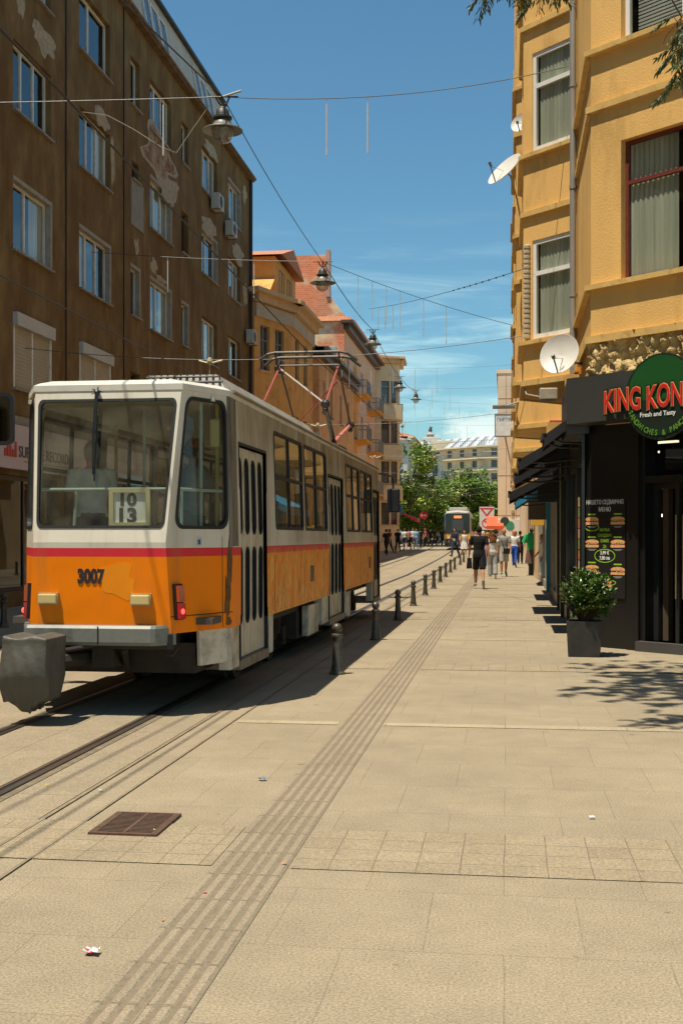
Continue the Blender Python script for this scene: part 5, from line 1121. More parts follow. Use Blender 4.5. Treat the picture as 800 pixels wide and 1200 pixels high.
for k, c in enumerate(pics):
    s = MB(); rr_ = random.Random(k)
    s.plate([(c[0] + .125 * cos(q), c[1] + .015 + .045 * sin(q)) for q in [k_ * pi / 10 for k_ in range(11)]], [], mf, .02, .026, 0)
    s.plate(rrect(c[0] - .125, c[0] + .125, c[1] - .055, c[1] - .015, .018), [], mf, .02, .026, 0)
    for j in range(16): x = c[0] - .11 + .0145 * j; y = c[1] + rr_.uniform(-.016, .008); s.plate(rect(x, x + .017, y, y + .018), [], mf, .022 + .0004 * (j % 3), .028 + .0005 * (j % 4), 1 + (j + k) % 3)
    part('sandwich_picture', s, [M('bun', (.78, .38, .15), .6, var=.3, vs=30), M('ham', (.75, .10, .06), .6), M('lettuce', (.35, .45, .05), .6), M('cheese', (.65, .5, .3), .6)], mbd)
    cp = MB(); cp.plate(rect(c[0] - .08, c[0] + .08, c[1] - .085, c[1] - .078), [], mf, .02, .022).plate(rect(c[0] - .05, c[0] + .05, c[1] - .10, c[1] - .093), [], mf, .02, .022) if k < 6 else cp.plate(rect(c[0] - .06, c[0] + .06, c[1] - .10, c[1] - .093), [], mf, .02, .022); part('caption', cp, M('caption_grey', (.4, .4, .4), .6), mbd)
tp = MB()
for k in range(9): z = .8 + k * .155; tp.box(A0.x - .075, A0.x - .055, A0.y - .0, A0.y + .1, z, z + .14, k % 3)
solo('picture_strip', tp, [M('strip_orange', (.45, .15, .05), .5, var=.4, vs=20), M('strip_green', (.2, .25, .05), .5, var=.4, vs=20), M('strip_sand', (.45, .3, .15), .5, var=.4, vs=20)], 'narrow strip of food pictures on the shop corner edge left of the menu board', 'poster')
# ---- planter with laurel
pl = thing('planter', 'square black planter holding a leafy laurel bush beside the sandwich shop door', 'planter', (1.05, 16.75, 0))
a = ground_at(663, 770); b = Vector((a.x, a.y)); dU = Vector((cos(-.09), sin(-.09))); 
def P2(u, v): p = b + dU * u + Vector((-dU.y, dU.x)) * v; return p
def pring(z, o, s=.46): return [Vector((*P2(-o, -o), z)), Vector((*P2(s + o, -o), z)), Vector((*P2(s + o, s + o), z)), Vector((*P2(-o, s + o), z))]
part('pot', MB().loft([pring(0, -.025), pring(.02, -.022), pring(.46, 0), pring(.475, 0), pring(.475, -.03), pring(.42, -.03)]), M('planter_black', (.028, .026, .022), .5, var=.35, vs=9, dirt=(.07, .06, .045), ds=4, dt=.62), pl)
part('soil', MB().add(pring(.43, -.03), [(0, 1, 2, 3)]), M('soil', (.04, .028, .018), .95, bump=.01), pl)
pc = P2(.23, .23)
def leafmesh(mb, p, dirv, nrm, L_, W_, m=0, fold=.25):
    d = dirv.normalized(); s = d.cross(nrm).normalized(); n = s.cross(d).normalized()
    mb.add([p, p + d * L_ * .35 + s * W_ + n * fold * W_, p + d * L_ * .75 + s * W_ * .7 + n * fold * W_ * .5, p + d * L_ - n * .12 * L_, p + d * L_ * .75 - s * W_ * .7 + n * fold * W_ * .5, p + d * L_ * .35 - s * W_ + n * fold * W_, p + d * L_ * .5],
           [(0, 1, 6), (1, 2, 6), (2, 3, 6), (3, 4, 6), (4, 5, 6), (5, 0, 6)], m)
LEAF1 = M('laurel_leaf', (.07, .15, .025), .32, var=.35, vs=9); LEAF2 = M('laurel_young_leaf', (.17, .21, .045), .35, var=.3, vs=9)
r = random.Random(11); fo = MB(); stm = MB()
for k in range(210):
    q = r.uniform(0, 2 * pi); e = math.acos(r.uniform(-.95, 1)); R_ = r.uniform(.55, 1.0) * (1 + .22 * noise.noise(Vector((q, e, 1))))
    tip = Vector((pc.x + .06 + .37 * R_ * sin(e) * cos(q), pc.y + .37 * R_ * sin(e) * sin(q), .83 + .37 * R_ * cos(e))); base = Vector((pc.x + r.uniform(-.06, .06), pc.y + r.uniform(-.06, .06), .45))
    mid = base.lerp(tip, .55) + Vector((r.uniform(-.04, .04), r.uniform(-.04, .04), .06)); stm.tube([base, mid, tip], [.008, .005, .002], 4, cap=False)
    dr_ = (tip - mid).normalized()
    for j in range(15):
        t = r.uniform(.25, 1); p = mid.lerp(tip, t); sd_ = Vector((r.uniform(-1, 1), r.uniform(-1, 1), r.uniform(-.6, .9))); leafmesh(fo, p, dr_ * .8 + sd_, Vector((r.uniform(-.5, .5), r.uniform(-.5, .5), 1)), r.uniform(.05, .085), r.uniform(.012, .02), 1 if r.random() < .25 else 0)
bu = thing('laurel_bush', 'glossy green laurel bush growing in the black planter', 'bush', (pc.x, pc.y, .43))
part('foliage', fo, [LEAF1, LEAF2], bu); part('stem', stm, M('bark', (.08, .055, .035), .9), bu)
pl['label'] = 'square black planter box standing beside the sandwich shop door'
# ---- awnings (folding arm, black) with struts
ABL = M('awning_cloth', (.018, .018, .02), .8, var=.3, vs=4)
def awning(name, y0, y1, zw, zf, out, label, mt, val=.18, grp='dark awnings over the shops'):
    t = thing(name, label, 'awning', (SX, (y0 + y1) / 2, zf), group=grp); m = MB(); n = 10
    for k in range(n):
        ya, yb_ = y0 + (y1 - y0) * k / n, y0 + (y1 - y0) * (k + 1) / n
        m.add([(SX - .08, ya, zw), (SX - .08, yb_, zw), (SX - out, yb_, zf), (SX - out, ya, zf), (SX - out, ya, zf - val), (SX - out, yb_, zf - val + .03 * (k % 2))], [(0, 1, 2, 3), (3, 2, 5, 4)])
        m.add([(SX - .08, ya, zw - .02), (SX - .08, yb_, zw - .02), (SX - out + .01, yb_, zf - .02), (SX - out + .01, ya, zf - .02)], [(3, 2, 1, 0)])
    part('canopy', m, mt, t)
    v_ = MB()
    for y in (y0, y1): v_.add([(SX - .08, y, zw), (SX - out, y, zf), (SX - out, y, zf - val), (SX - .08, y, zw - val * .8), (SX - .08, y + .012, zw), (SX - out, y + .012, zf), (SX - out, y + .012, zf - val), (SX - .08, y + .012, zw - val * .8)], [(0, 1, 2, 3), (7, 6, 5, 4), (0, 4, 5, 1), (3, 2, 6, 7), (1, 5, 6, 2)])
    parts('side_flap', v_, mt, t)
    part('front_bar', MB().obox((SX - out, y1), (0, -1), 0, y1 - y0, -.03, .03, zf - .03, zf + .03), BLACK, t)
    for y in (y0 + .1, y1 - .1): part('arm', MB().tube([(SX - .05, y, zw - .5), (SX - out * .55, y, (zw + zf) / 2 - .3), (SX - out + .03, y, zf - .03)], .02, 6), DARKMET, t)
    part('cassette', MB().obox((SX, y1), (0, -1), 0, y1 - y0, 0, .14, zw - .06, zw + .1), BLACK, t)
awning('awning', 18.35, 19.5, 3.5, 3.12, .62, 'short black awning tucked directly behind the end of the black fascia sign', ABL)
awning('awning', 19.7, 21.6, 3.35, 2.84, .98, 'long black folding awning first beyond the short one behind the fascia sign', ABL)
awning('awning', 22.0, 24.2, 3.22, 2.72, 1.02, 'black folding awning second from the fascia sign', ABL)
awning('awning', 24.8, 27.4, 3.0, 2.5, 1.12, 'lowest black awning hanging over the next shop window', ABL)
awning('awning', 30.2, 33.5, 3.0, 2.5, .95, 'bright blue awning seen below the black awnings', M('awning_blue', (.03, .25, .42), .7))
# further shops at street level
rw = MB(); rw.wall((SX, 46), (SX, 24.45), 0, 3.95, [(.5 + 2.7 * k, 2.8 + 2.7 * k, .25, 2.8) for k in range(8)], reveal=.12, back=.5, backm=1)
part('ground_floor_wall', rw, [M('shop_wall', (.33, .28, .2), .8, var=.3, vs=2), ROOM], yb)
sfr = MB(); spn = MB()
for k in range(8):
    y1 = 46 - .5 - 2.7 * k; y0 = y1 - 2.3; x = SX + .1
    sfr.obox((x, y1), (0, -1), 0, .08, 0, .08, .25, 2.8).obox((x, y1), (0, -1), 2.22, 2.3, 0, .08, .25, 2.8).obox((x, y1), (0, -1), .08, 2.22, 0, .07, 2.7, 2.8); spn.quad((x, y1, .25), (x, y0, .25), (x, y0, 2.8), (x, y1, 2.8))
so_ = part('shopfront', sfr, M('alu_frame', (.4, .38, .34), .4, .4), yb, label='row of pale framed shop windows beyond the black awnings'); part('pane', spn, SGLASS, so_)
r = random.Random(4)
for k, (y, z0, z1, w_, c, lab) in enumerate([(26.5, .02, 2.9, .1, (.012, .012, .013), 'tall black banner panel hanging beside the shop door'), (33.0, .1, 2.7, .12, (.02, .28, .5), 'tall blue panel beside the green shirt'), (36, 2.1, 3.1, .55, (.1, .07, .05), 'dark brown hanging shop sign box'),
        (38, 1.95, 2.15, .4, (.75, .42, .05), 'small yellow orange hanging sign'), (37, 2.45, 3.0, .35, (.7, .68, .62), 'small white hanging sign with red top'), (25.3, 2.75, 4.0, .3, (.3, .03, .03), 'tall dark red sign projecting from the wall'), (24.9, 2.3, 3.3, .55, (.013, .013, .014), 'square black sign hanging under the bay')]):
    m = MB().cbox(SX - w_, SX - .02, y, y + .12, z0, z1, .01); o = solo('wall_sign', m, M('sign_colour_%d' % k, c, .5), lab, 'sign', group='projecting shop signs on the right')
    if k == 4: m = MB().box(SX - w_, SX - .02, y - .01, y, z1 - .2, z1 - .02)
# clothes display: mannequin torso with green shirt
mq = thing('mannequin', 'display mannequin in bright green shirt and brown skirt outside a shop', 'mannequin', (.93, 50, 0))
G_ = Vector((1.0, 50.2, 0)); G_ = at(622.5, 673, 50); G_.z = 0; mq.location = G_; ORG[mq.name] = Vector(G_)
def ell(cx, cy, z, a, b, n=16): return [Vector((cx + a * cos(2 * pi * k / n), cy + b * sin(2 * pi * k / n), z)) for k in range(n)]
m = MB().loft([ell(0, 0, z, a, b) for z, a, b in ((1.05, .2, .13), (1.2, .19, .13), (1.4, .21, .14), (1.6, .24, .14), (1.72, .2, .11), (1.78, .08, .07))])
for s in (-1, 1): m.tube([(s * .2, 0, 1.68), (s * .3, -.02, 1.42), (s * .31, -.02, 1.36)], [.09, .1, .1], 10)
part('shirt', m, M('shirt_green', (.015, .36, .10), .8, var=.1), mq, local=True, smooth=True)
part('skirt', MB().loft([ell(0, 0, z, a, a * .7) for z, a in ((1.08, .19), (.9, .22), (.6, .27), (.5, .28))]), M('skirt_brown', (.14, .085, .07), .85), mq, local=True, smooth=True)
part('stand', MB().tube([(0, 0, 0), (0, 0, 1.8)], .02, 6).lathe([(.2, 0), (.2, .02), (.02, .04)], n=16).ball((0, 0, 1.86), .08, .08, .1), DARKMET, mq, local=True)
bgp = at(632, 650, 49); m = MB().sweep([(bgp.x - .2, bgp.y, .78), (bgp.x + .2, bgp.y, .78), (bgp.x + .22, bgp.y, 1.32), (bgp.x - .22, bgp.y, 1.32)], (0, .12, 0)).tube([(bgp.x - .1, bgp.y, 1.32), (bgp.x, bgp.y, 1.55), (bgp.x + .1, bgp.y, 1.32)], .01, 5).tube([(bgp.x, bgp.y + .06, 1.55), (SX + .3, bgp.y + .06, 1.6)], .01, 4)
solo('tote_bag', m, M('bag_tan', (.4, .27, .1), .8), 'tan fabric bag hanging on display next to the green shirt', 'bag')
rk = at(627, 672, 50); m = MB().box(rk.x - .3, rk.x + .25, rk.y, rk.y + .4, 0, .75); solo('display_box', MB().cbox(rk.x - .28, rk.x + .25, rk.y, rk.y + .35, 0, .72, .02), M('crate_dark', (.05, .06, .06), .6), 'low dark display box under the hanging clothes', 'display box')
# satellite dishes
def dish(px, py, d, D_, face, label, mount):
    c = at(px, py, d); t = thing('satellite_dish', label, 'satellite dish', c, group='satellite dishes on the yellow building')
    t.rotation_mode = 'QUATERNION'; t.rotation_quaternion = Vector(face).to_track_quat('Z', 'Y')
    R_ = D_ / 2; m = MB().lathe([(0, -.0), (R_ * .4, .012), (R_ * .8, .05), (R_, .085), (R_ * 1.01, .083), (R_ * .8, .035), (R_ * .4, -.003), (0, -.015)], n=36, sy=1.05)
    part('reflector', m, M('dish_white', (.62, .6, .54), .5, var=.06, vs=3, dirt=(.45, .38, .28), ds=3, dt=.66), t, smooth=True, local=True)
    part('arm', MB().tube([(0, -R_ * .95, .05), (0, -R_ * .5, R_ * .9)], .014, 6).tube([(0, -R_ * .5, R_ * .82), (0, -R_ * .42, R_ * 1.05)], .03, 8).tube([(R_ * .1, -R_ * .9, .06), (R_ * .25, -R_ * .3, .1), (0, -R_ * .5, R_ * .8)], .006, 5), STEEL, t, local=True)
    mt = t.rotation_quaternion.inverted() @ (Vector(mount) - c); part('mount', MB().tube([(0, 0, -.02), (0, 0, -.15), mt], .02, 6), STEEL, t, local=True)
dish(657, 417, 18.6, .62, (-.45, -1, .35), 'large round white satellite dish at the foot of the lower bay', (1.18, 19.3, 4.3))
dish(612, 146, 25.6, .46, (-.55, -1, .5), 'small satellite dish high up behind the upper bay', (.5, 26.9, 9.9))
dish(593, 201, 26.2, .85, (-.62, -.48, .62), 'large satellite dish tipped skyward and seen edge-on beside the upper bay', (.24, 27.6, 9.2))
lb = at(590, 478, 27.5); t = MB().tube([(.95, 27.6, lb.z + .3), (lb.x, 27.4, lb.z)], .02, 6).cbox(lb.x - .25, lb.x + .25, 27.3, 27.5, lb.z - .05, lb.z + .02, .01); solo('wall_lamp', t, STEEL, 'flat street lamp arm reaching out below the yellow bays', 'lamp')
# red and white balcony blinds on the far bay
tp = at(601, 378, 34); solo('window_awning', MB().obox((.2, 33.6), (0, 1), 0, 1.6, 0, .28, 6.2, 7.5), M('maroon_blind', (.2, .05, .04), .7), 'small maroon shutter box on the far edge of the yellow building', 'shutter')
# old box (balconies) under the dish
# ================================================================ beyond the yellow building
BGE = M('beige_gable', (.80, .63, .44), .9, var=.08, vs=.4, dirt=(.7, .54, .36), ds=.8, dt=.62)
twb = thing('gable_block', 'tall plain beige end wall of a block beyond the yellow building', 'building', (.7, 92, 0))
x0 = at(583, 600, 92).x; mb = MB(); mb.wall((x0 + 14, 92), (x0, 92), 0, 13.9, []) if False else mb.wall((x0, 92), (x0 + 14, 92), 0, 13.9, []); mb.wall((x0, 130), (x0, 92), 0, 13.9, [(2 + 3.2 * k, 3.4 + 3.2 * k, z, z + 1.8) for k in range(10) for z in (4.5, 7.6, 10.7)], back=.3, backm=1); mb.box(x0 - .1, x0 + 14, 91.95, 130, 13.9, 14.2)
part('wall', mb, [BGE, ROOM], twb)
sm_ = MB()
for z in (3.2, 6.2, 9.2, 12.0): sm_.box(x0, x0 + 3, 91.985, 92, z, z + .04)
for x in (.6, 1.35, 2.1): sm_.box(x0 + x, x0 + x + .04, 91.983, 92, 1.8, 13.9)
for z in (2.9, 3.4, 4.6, 5.3, 6.1): sm_.box(x0 + 1.0, x0 + 1.22, 91.93, 92, z, z + .22)
part('panel_joints', sm_, M('joint_dark', (.5, .38, .25), .9), twb)
part('painted_base', MB().box(x0 - .01, x0 + 3, 91.9, 92, 0, 2.9), M('white_render', (.75, .72, .65), .8), twb)
for (px, py, rr_, c, lab) in ((594, 611, .33, (.03, .05, .04), 'round dark painted emblem on the white wall base'), (600, 616, .33, (.05, .28, .15), 'round green painted emblem on the white wall base')):
    c0 = at(px - 3, py, 91.6); part('emblem', MB().lathe([(0, 0), (rr_, 0), (rr_, -.03), (rr_ * .8, -.03), (rr_ * .8, -.035), (0, -.035)], (c0.x, 91.9, c0.z), 20, 'y'), M('emblem_%d' % px, c, .6), twb, label=lab)
# three yellow-beige blocks between
yb2 = facade_block('street_house', 'sand coloured house with small balconies between the yellow building and the beige gable', [(1.15, 75), (1.1, 46.3)], 15, M('pale_ochre', (.66, .5, .3), .9, var=.12, vs=1), [4.6, 7.8, 11], [[(1.5 + 3.6 * k, 2.9 + 3.6 * k) for k in range(8)]], wcol=GRYW, eave=.35)
for k, (y, z) in enumerate(((47.2, 4.3), (51.5, 4.2), (57, 4.2), (47.2, 7.5), (52, 7.5), (62, 4.2), (47.4, 10.7))): balcony(yb2, 1.12, y, y + 2.6, z, M('balcony_ochre', (.52, .36, .17), .9), out=-.75 if False else -.8, solid=True)
yb3 = facade_block('street_house', 'low shop house beyond the sand coloured house, in front of the beige gable', [(1.0, 91), (1.1, 75.2)], 13, BGE, [4.6, 7.8], [[(1.5 + 3.2 * k, 2.7 + 3.2 * k) for k in range(4)]], wcol=GRYW, eave=.3)
bbx = thing('billboard', 'white roof-height billboard box with pale blue lettering against the beige gable', 'billboard', at(594, 500, 88)); c0 = at(580, 512, 88); c1 = at(612, 487, 88)
part('panel', MB().cbox(c0.x, c1.x, 88, 88.4, c0.z, c1.z, .03), M('board_white', (.75, .75, .7), .5), bbx); part('frame', MB().box(c0.x - .04, c0.x, 87.97, 88.43, c0.z - .04, c1.z + .04).box(c0.x, c1.x, 87.97, 88.43, c1.z, c1.z + .04).box(c0.x, c1.x, 87.97, 88.43, c0.z - .04, c0.z), STEEL, bbx)
part('lettering', textmb('ПАРТНЬОР', .34, (c0.x + .1, 87.985, c1.z - .42), (1, 0, 0), ext=.005, sx=.8), M('text_blue', (.12, .3, .45), .5), bbx)
part('support', MB().box(c0.x + .6, c0.x + .7, 88.4, 92, c0.z + .4, c0.z + .5), STEEL, bbx)
# ================================================================ BOLLARDS
def bollard_proto():
    t = thing('bollard', '', 'bollard'); prof = [(.095, 0), (.095, .02), (.075, .035), (.062, .12), (.05, .3), (.047, .4), (.05, .425)]
    part('post', MB().lathe(prof, n=20), IRON, t, local=True, smooth=True)
    part('collar', MB().lathe([(.05, .425), (.066, .435), (.07, .45), (.066, .465), (.045, .475), (.04, .49)], n=20), IRON, t, local=True, smooth=True)
    part('ball', MB().ball((0, 0, .535), .06, n=18), IRON, t, local=True, smooth=2); return t
IRON = M('cast_iron', (.10, .09, .07), .42, .5, var=.35, vs=14, dirt=(.17, .14, .10), ds=7, dt=.6)
b0 = bollard_proto()
bp = [(395, 790), (440, 750), (466, 727), (484, 710), (498, 698), (508, 690), (515.5, 682.5), (522, 676.5), (527.5, 671), (532.5, 667.5), (539, 662), (543, 659)]
words_ = ['nearest iron bollard, standing at the edge of the tram shadow', 'second iron bollard of the row, beside the tram centre door', 'third iron bollard of the row, at the front end of the tram', 'fourth iron bollard of the row, in sunshine', 'fifth iron bollard of the row along the rails', 'sixth iron bollard of the row along the rails', 'seventh iron bollard of the row along the rails', 'eighth iron bollard of the row along the rails', 'ninth iron bollard, behind the man in black', 'tenth iron bollard, close to the suited man', 'eleventh iron bollard, beside the woman in the white dress', 'farthest iron bollard of the row']
for i, (px, py) in enumerate(bp):
    o = b0 if i == 0 else dup(b0); g = ground_at(px, py); o.location = (g.x, g.y, gz(g.y)); o['label'] = words_[i]; o['group'] = 'iron bollards along the right rail'
    o.rotation_euler = (0, 0, i * .7)
ln = ['leftmost', 'second from left', 'third from left', 'fourth from left', 'fifth from left', 'sixth from left', 'seventh from left', 'rightmost']
for i, (px, py) in enumerate([(463, 648.5), (473, 646), (481, 644.5), (485, 643.5), (489, 642.5), (492.5, 641.8), (495.5, 641)]):
    g = ground_at(px, py); dup(b0, g, 0, label='far bollard on the left pavement among the people, %s of the row' % ln[i], group='far bollards on the left pavement')
g = at(5, 735, 21.4); g.z = 0; dup(b0, g, 0, label='dark bollard on the left pavement beside the tram rear', group='far bollards on the left pavement')
# ================================================================ WIRES AND LAMPS
CAB = M('cable_black', (.02, .02, .02), .6); WIREG = M('wire_grey', (.12, .12, .12), .5, .3); TUBEW = M('tube_white', (.62, .62, .6), .4)
def catenary(a, b, sag, n=24): a = Vector(a); b = Vector(b); return [a.lerp(b, k / n) - Vector((0, 0, sag * 4 * (k / n) * (1 - k / n))) for k in range(n + 1)]
def wire(name, pts, r, label, cat='wire', mat=CAB, group=None): return solo(name, MB().tube(pts, r, 5), mat, label, cat, loc=pts[0], group=group)
wire('contact_wire', [(-3.69, -8, 5.35), (-3.67, 8.5, 5.32), (-3.69, 22.6, 5.08), (-3.65, 45, 5.2), (-3.65, 75, 5.2), (-3.65, 110, 5.2), (-3.65, 200, 5.2)], .011, 'black contact wire above the orange tram, touching its pantograph')
wire('contact_wire', [(-6.7, -8, 5.15), (-6.7, 15.4, 5.1), (-6.7, 45, 5.15), (-6.7, 75, 5.15), (-6.7, 200, 5.15)], .011, 'black contact wire over the left-hand track, in front of the brown building')
def lamp_proto():
    t = thing('street_lamp', '', 'street lamp')
    part('shade', MB().lathe([(.05, .12), (.12, .12), (.14, .08), (.19, .03), (.28, -.005), (.285, -.02), (.27, -.015), (.17, .015), (.1, .03), (0, .03)], n=28), M('lamp_enamel', (.16, .155, .13), .45, .2, var=.15, vs=6), t, local=True, smooth=True)
    part('housing', MB().lathe([(.0, .36), (.04, .36), (.06, .33), (.09, .3), (.1, .22), (.135, .2), (.135, .17), (.10, .155), (.10, .12), (0, .12)], n=20), M('lamp_housing', (.06, .058, .052), .5, .4), t, local=True, smooth=True)
    part('glass_bowl', MB().lathe([(.155, 0), (.15, -.09), (.11, -.18), (.04, -.22), (0, -.225)], n=20), glass_mat('lamp_glass', (.72, .72, .7), 1.4, boost=1.5, dust_haze=.22, dust_haze_col=(.5, .47, .42)), t, local=True, smooth=True)
    part('suspension', MB().tube([(-.22, 0, .52), (.22, 0, .52)], .012, 6).tube([(0, 0, .36), (0, 0, .52)], .015, 6).tube([(-.1, 0, .52), (-.05, .0, .42), (0, 0, .37)], .014, 5).tube([(.1, 0, .52), (.06, 0, .42), (0, 0, .37)], .014, 5), DARKMET, t, local=True)
    return t
l0 = lamp_proto(); LP = [(261, 152, 19.2), (378, 331, 30.2), (436.5, 403, 44), (468, 454, 57), (487, 468, 68)]
LL = ['nearest bell-shaped street lamp hanging over the tracks in front of the brown building', 'second hanging street lamp, in front of the brick gable', 'third hanging street lamp, in front of the peach house', 'fourth hanging street lamp, beside the cream corner house', 'farthest and smallest hanging street lamp, against open sky']
lps = []
for i, (px, py, d) in enumerate(LP):
    o = l0 if i == 0 else dup(l0); p = at(px, py, d); o.location = p; o['label'] = LL[i]; o['group'] = 'street lamps hanging over the tracks'; o.rotation_euler = (0, 0, .1); o.scale = (1.12, 1.12, 1.0); lps.append(p)
up_ = Vector((0, 0, .52))
ends = [((XL, 18.2, 8.7), (SX - .08, 20.45, 9.9)), ((-10.9, 52.4, 12.6), None), (None, None), (None, None), (None, None)]
def lstring(name, label, a, b, sag, tubes, mat=WIREG, r=.008, grp='light strings across the street'):
    t = thing(name, label, 'light string', a, group=grp); pts = catenary(a, b, sag); part('wire', MB().tube(pts, r, 5), mat, t)
    for f, ll in tubes:
        k = f * (len(pts) - 1); i = int(k); p = pts[i].lerp(pts[min(i + 1, len(pts) - 1)], k - i)
        part('light_tube', MB().tube([p, p - Vector((0, 0, .1))], .004, 4).tube([p - Vector((0, 0, .1)), p - Vector((0, 0, .1 + ll))], .014 if ll < .9 else .009, 6), TUBEW, t)
    return t
p1 = lps[0] + up_
A_ = at(0, 120, 18.4); A_ = Vector((XL, A_.y - .6, A_.z + .05)); Bq = at(668, 77, 20.6)
lstring('light_string', 'nearest light string with thin white tubes, left of the nearest hanging lamp', (XL, 17.9, p1.z - .12), p1, .02, [(.40, .75), (.46, .75), (.86, .8)])
lstring('light_string', 'nearest light string with thin white tubes, right of the nearest hanging lamp', p1, Bq, .22, [(.285, .82), (.40, .82)])
solo('lamp_cable', MB().tube([p1 + Vector((-.2, 0, -.1)), p1 + Vector((-.5, 0, -.5)), p1 + Vector((-.75, 0, -.85)), p1 + Vector((-1.0, 0, -.75)), p1 + Vector((-1.45, 0, -.45)), p1 + Vector((-1.9, 0, -.2)), p1 + Vector((-2.3, 0, -.13))], .006, 5).tube([p1, p1 + Vector((.3, 0, .08))], .02, 5), M('old_cable', (.4, .36, .25), .7), 'loose pale cable sagging left of the nearest hanging lamp', 'cable')
pA = at(142, 0, 14); pB = p1 + (pA - p1) * 4.5; wire('lamp_cable', [pB] + catenary(pA, p1, .0, 6), .011, 'dark power cable running over the camera to the nearest hanging lamp')
wire('lamp_cable', catenary(p1, lps[1] + up_, .12), .008, 'dark power cable between the nearest and the second hanging lamp')
for i in (1, 2, 3): wire('lamp_cable', catenary(lps[i] + up_, lps[i + 1] + up_, .15), .012, ['', 'thin power cable between the second and third hanging lamp', 'thin power cable between the third and fourth hanging lamp', 'thin power cable between the fourth and farthest hanging lamp'][i])
p2 = lps[1] + up_
L2 = at(302, 284, 31); L2 = Vector((XL, 31.5, L2.z + .15)); R2 = at(600, 377, 32.5)
lstring('light_string', 'second light string, from the brown building to the lamp before the brick gable', L2, p2, .05, [(.35, .85), (.72, .85)])
lstring('light_string', 'second light string, from the brick gable lamp down to the yellow building', p2, Vector((.24, 33.5, R2.z)), .1, [(.17, .9), (.24, .9), (.31, .9), (.38, .9), (.5, .9), (.62, .9)])
b_ = at(607, 337, 24); a_ = at(440, 360, 42)
lstring('light_string', 'thin decorated cord rising right towards the lower bay of the yellow building', at(432, 362, 47), Vector((.3, 22.6, b_.z)), .1, [(.12, .7), (.2, .7), (.28, .7)])
bd = MB(); pts = catenary(at(432, 362, 47), Vector((.3, 22.6, b_.z)), .1)
for k in range(9): f = .72 + .027 * k; i = int(f * 24); p = pts[i].lerp(pts[min(24, i + 1)], f * 24 - i); bd.ball(p, .022, n=6)
[solo('cord_clamp', m_, DARKMET, 'small dark clamp on the cord that rises to the lower bay of the yellow building', 'clamp', group='clamps on the cord') for m_ in islands(bd)]
for k, (yy, za, zb_) in enumerate(((47, 8.8, 8.4), (58, 9.4, 8.9), (70, 10.5, 9.3), (84, 10.2, 9.4))):
    lstring('light_string', ['third', 'fourth', 'fifth', 'sixth'][k] + ' light string across the street counted away from the camera', (-10.4, yy, za), (1.0, yy + 1, zb_), .35, [(.30 + .075 * j, .9) for j in range(6)], r=.005)
# span wires carrying the contact wires
for k, (y, z) in enumerate(((27, 5.9), (43, 5.9), (62, 6.0), (80, 6.0), (100, 6.1), (112, 6.2), (124, 6.1))):
    rx = SX if y < 92 else -.65
    t = thing('span_wire', 'horizontal span wire holding the contact wires, %s from the camera' % ['first', 'second', 'third', 'fourth', 'fifth', 'sixth', 'seventh'][k], 'wire', (XL, y, z), group='span wires across the street')
    lx = XL if y < 60 else -9.9 if y < 96 else -8.6; rx2 = rx if y < 48 else 1.0 if y < 90 else -.65
    part('wire', MB().tube(catenary((lx, y, z + .1), (rx2, y, z + .25), .45), .008, 4), WIREG, t)
    part('insulator', MB().ball((-6.7, y, z - .3), .07, .07, .1, 8).tube([(-6.95, y, z - .28), (-6.7, y, z - .35), (-6.4, y, z - .28)], .025, 5).tube([(-6.7, y, z - .35), (-6.7, y, 5.12)], .01, 4), M('insulator_cream', (.5, .42, .25), .5), t)
    part('insulator', MB().ball((-3.66, y, z - .35), .06, .06, .09, 8).tube([(-3.66, y, z - .35), (-3.66, y, 5.18)], .01, 4), MATS['insulator_cream'], t)
wire('thin_wire', catenary(at(332, 296, 31), at(592, 378, 33), .35), .007, 'thin dark wire slanting down right over the far street', mat=WIREG) if False else None
# ================================================================ SIGNS AND POSTS in the distance
def sign(px, pyc, pyb, R_, shape, label, mats, post=STEEL, cat='sign', name='traffic_sign'):
    d = ground_at(px, pyb); d = d.y * CT - d.x * ST; c = at(px, pyc, d); t = thing(name, label, cat, (c.x, c.y, 0)); part('post', MB().tube([(c.x, c.y + .05, 0), (c.x, c.y + .05, c.z + R_)], .045, 6), post, t)
    q = planefn((c.x, c.y, c.z), (1, 0, 0))
    if shape == 'round': part('plate', MB().plate(circ((0, 0), R_, 20), [], q, 0, .03, 0).plate(rect(-R_ * .65, R_ * .65, -R_ * .18, R_ * .18), [], q, .03, .035, 1), mats, t)
    elif shape == 'square': part('plate', MB().plate(rect(-R_, R_, -R_, R_), [], q, 0, .03, 0).plate([(-R_ * .3, -R_ * .6), (R_ * .3, -R_ * .6), (0, R_ * .6)], [], q, .03, .035, 1), mats, t)
    return t, q, c
SR = M('sign_red2', (.6, .03, .04), .4); SW = M('sign_white2', (.65, .65, .62), .4); SB = M('sign_blue2', (.03, .2, .5), .4); POY = M('post_yellow', (.75, .42, .03), .5)
sign(496.5, 604, 640.5, .42, 'round', 'round red and white no-entry sign on a grey post among the left crowd', [SR, SW])
sign(465.8, 598, 644, .38, 'square', 'small blue square sign on a grey post beside the cream corner house', [SB, SW])
t, q, c = sign(570, 607, 645, .0, 'none', 'sign post with red yield triangle over a white banned-turn plate, near the far tram', None)
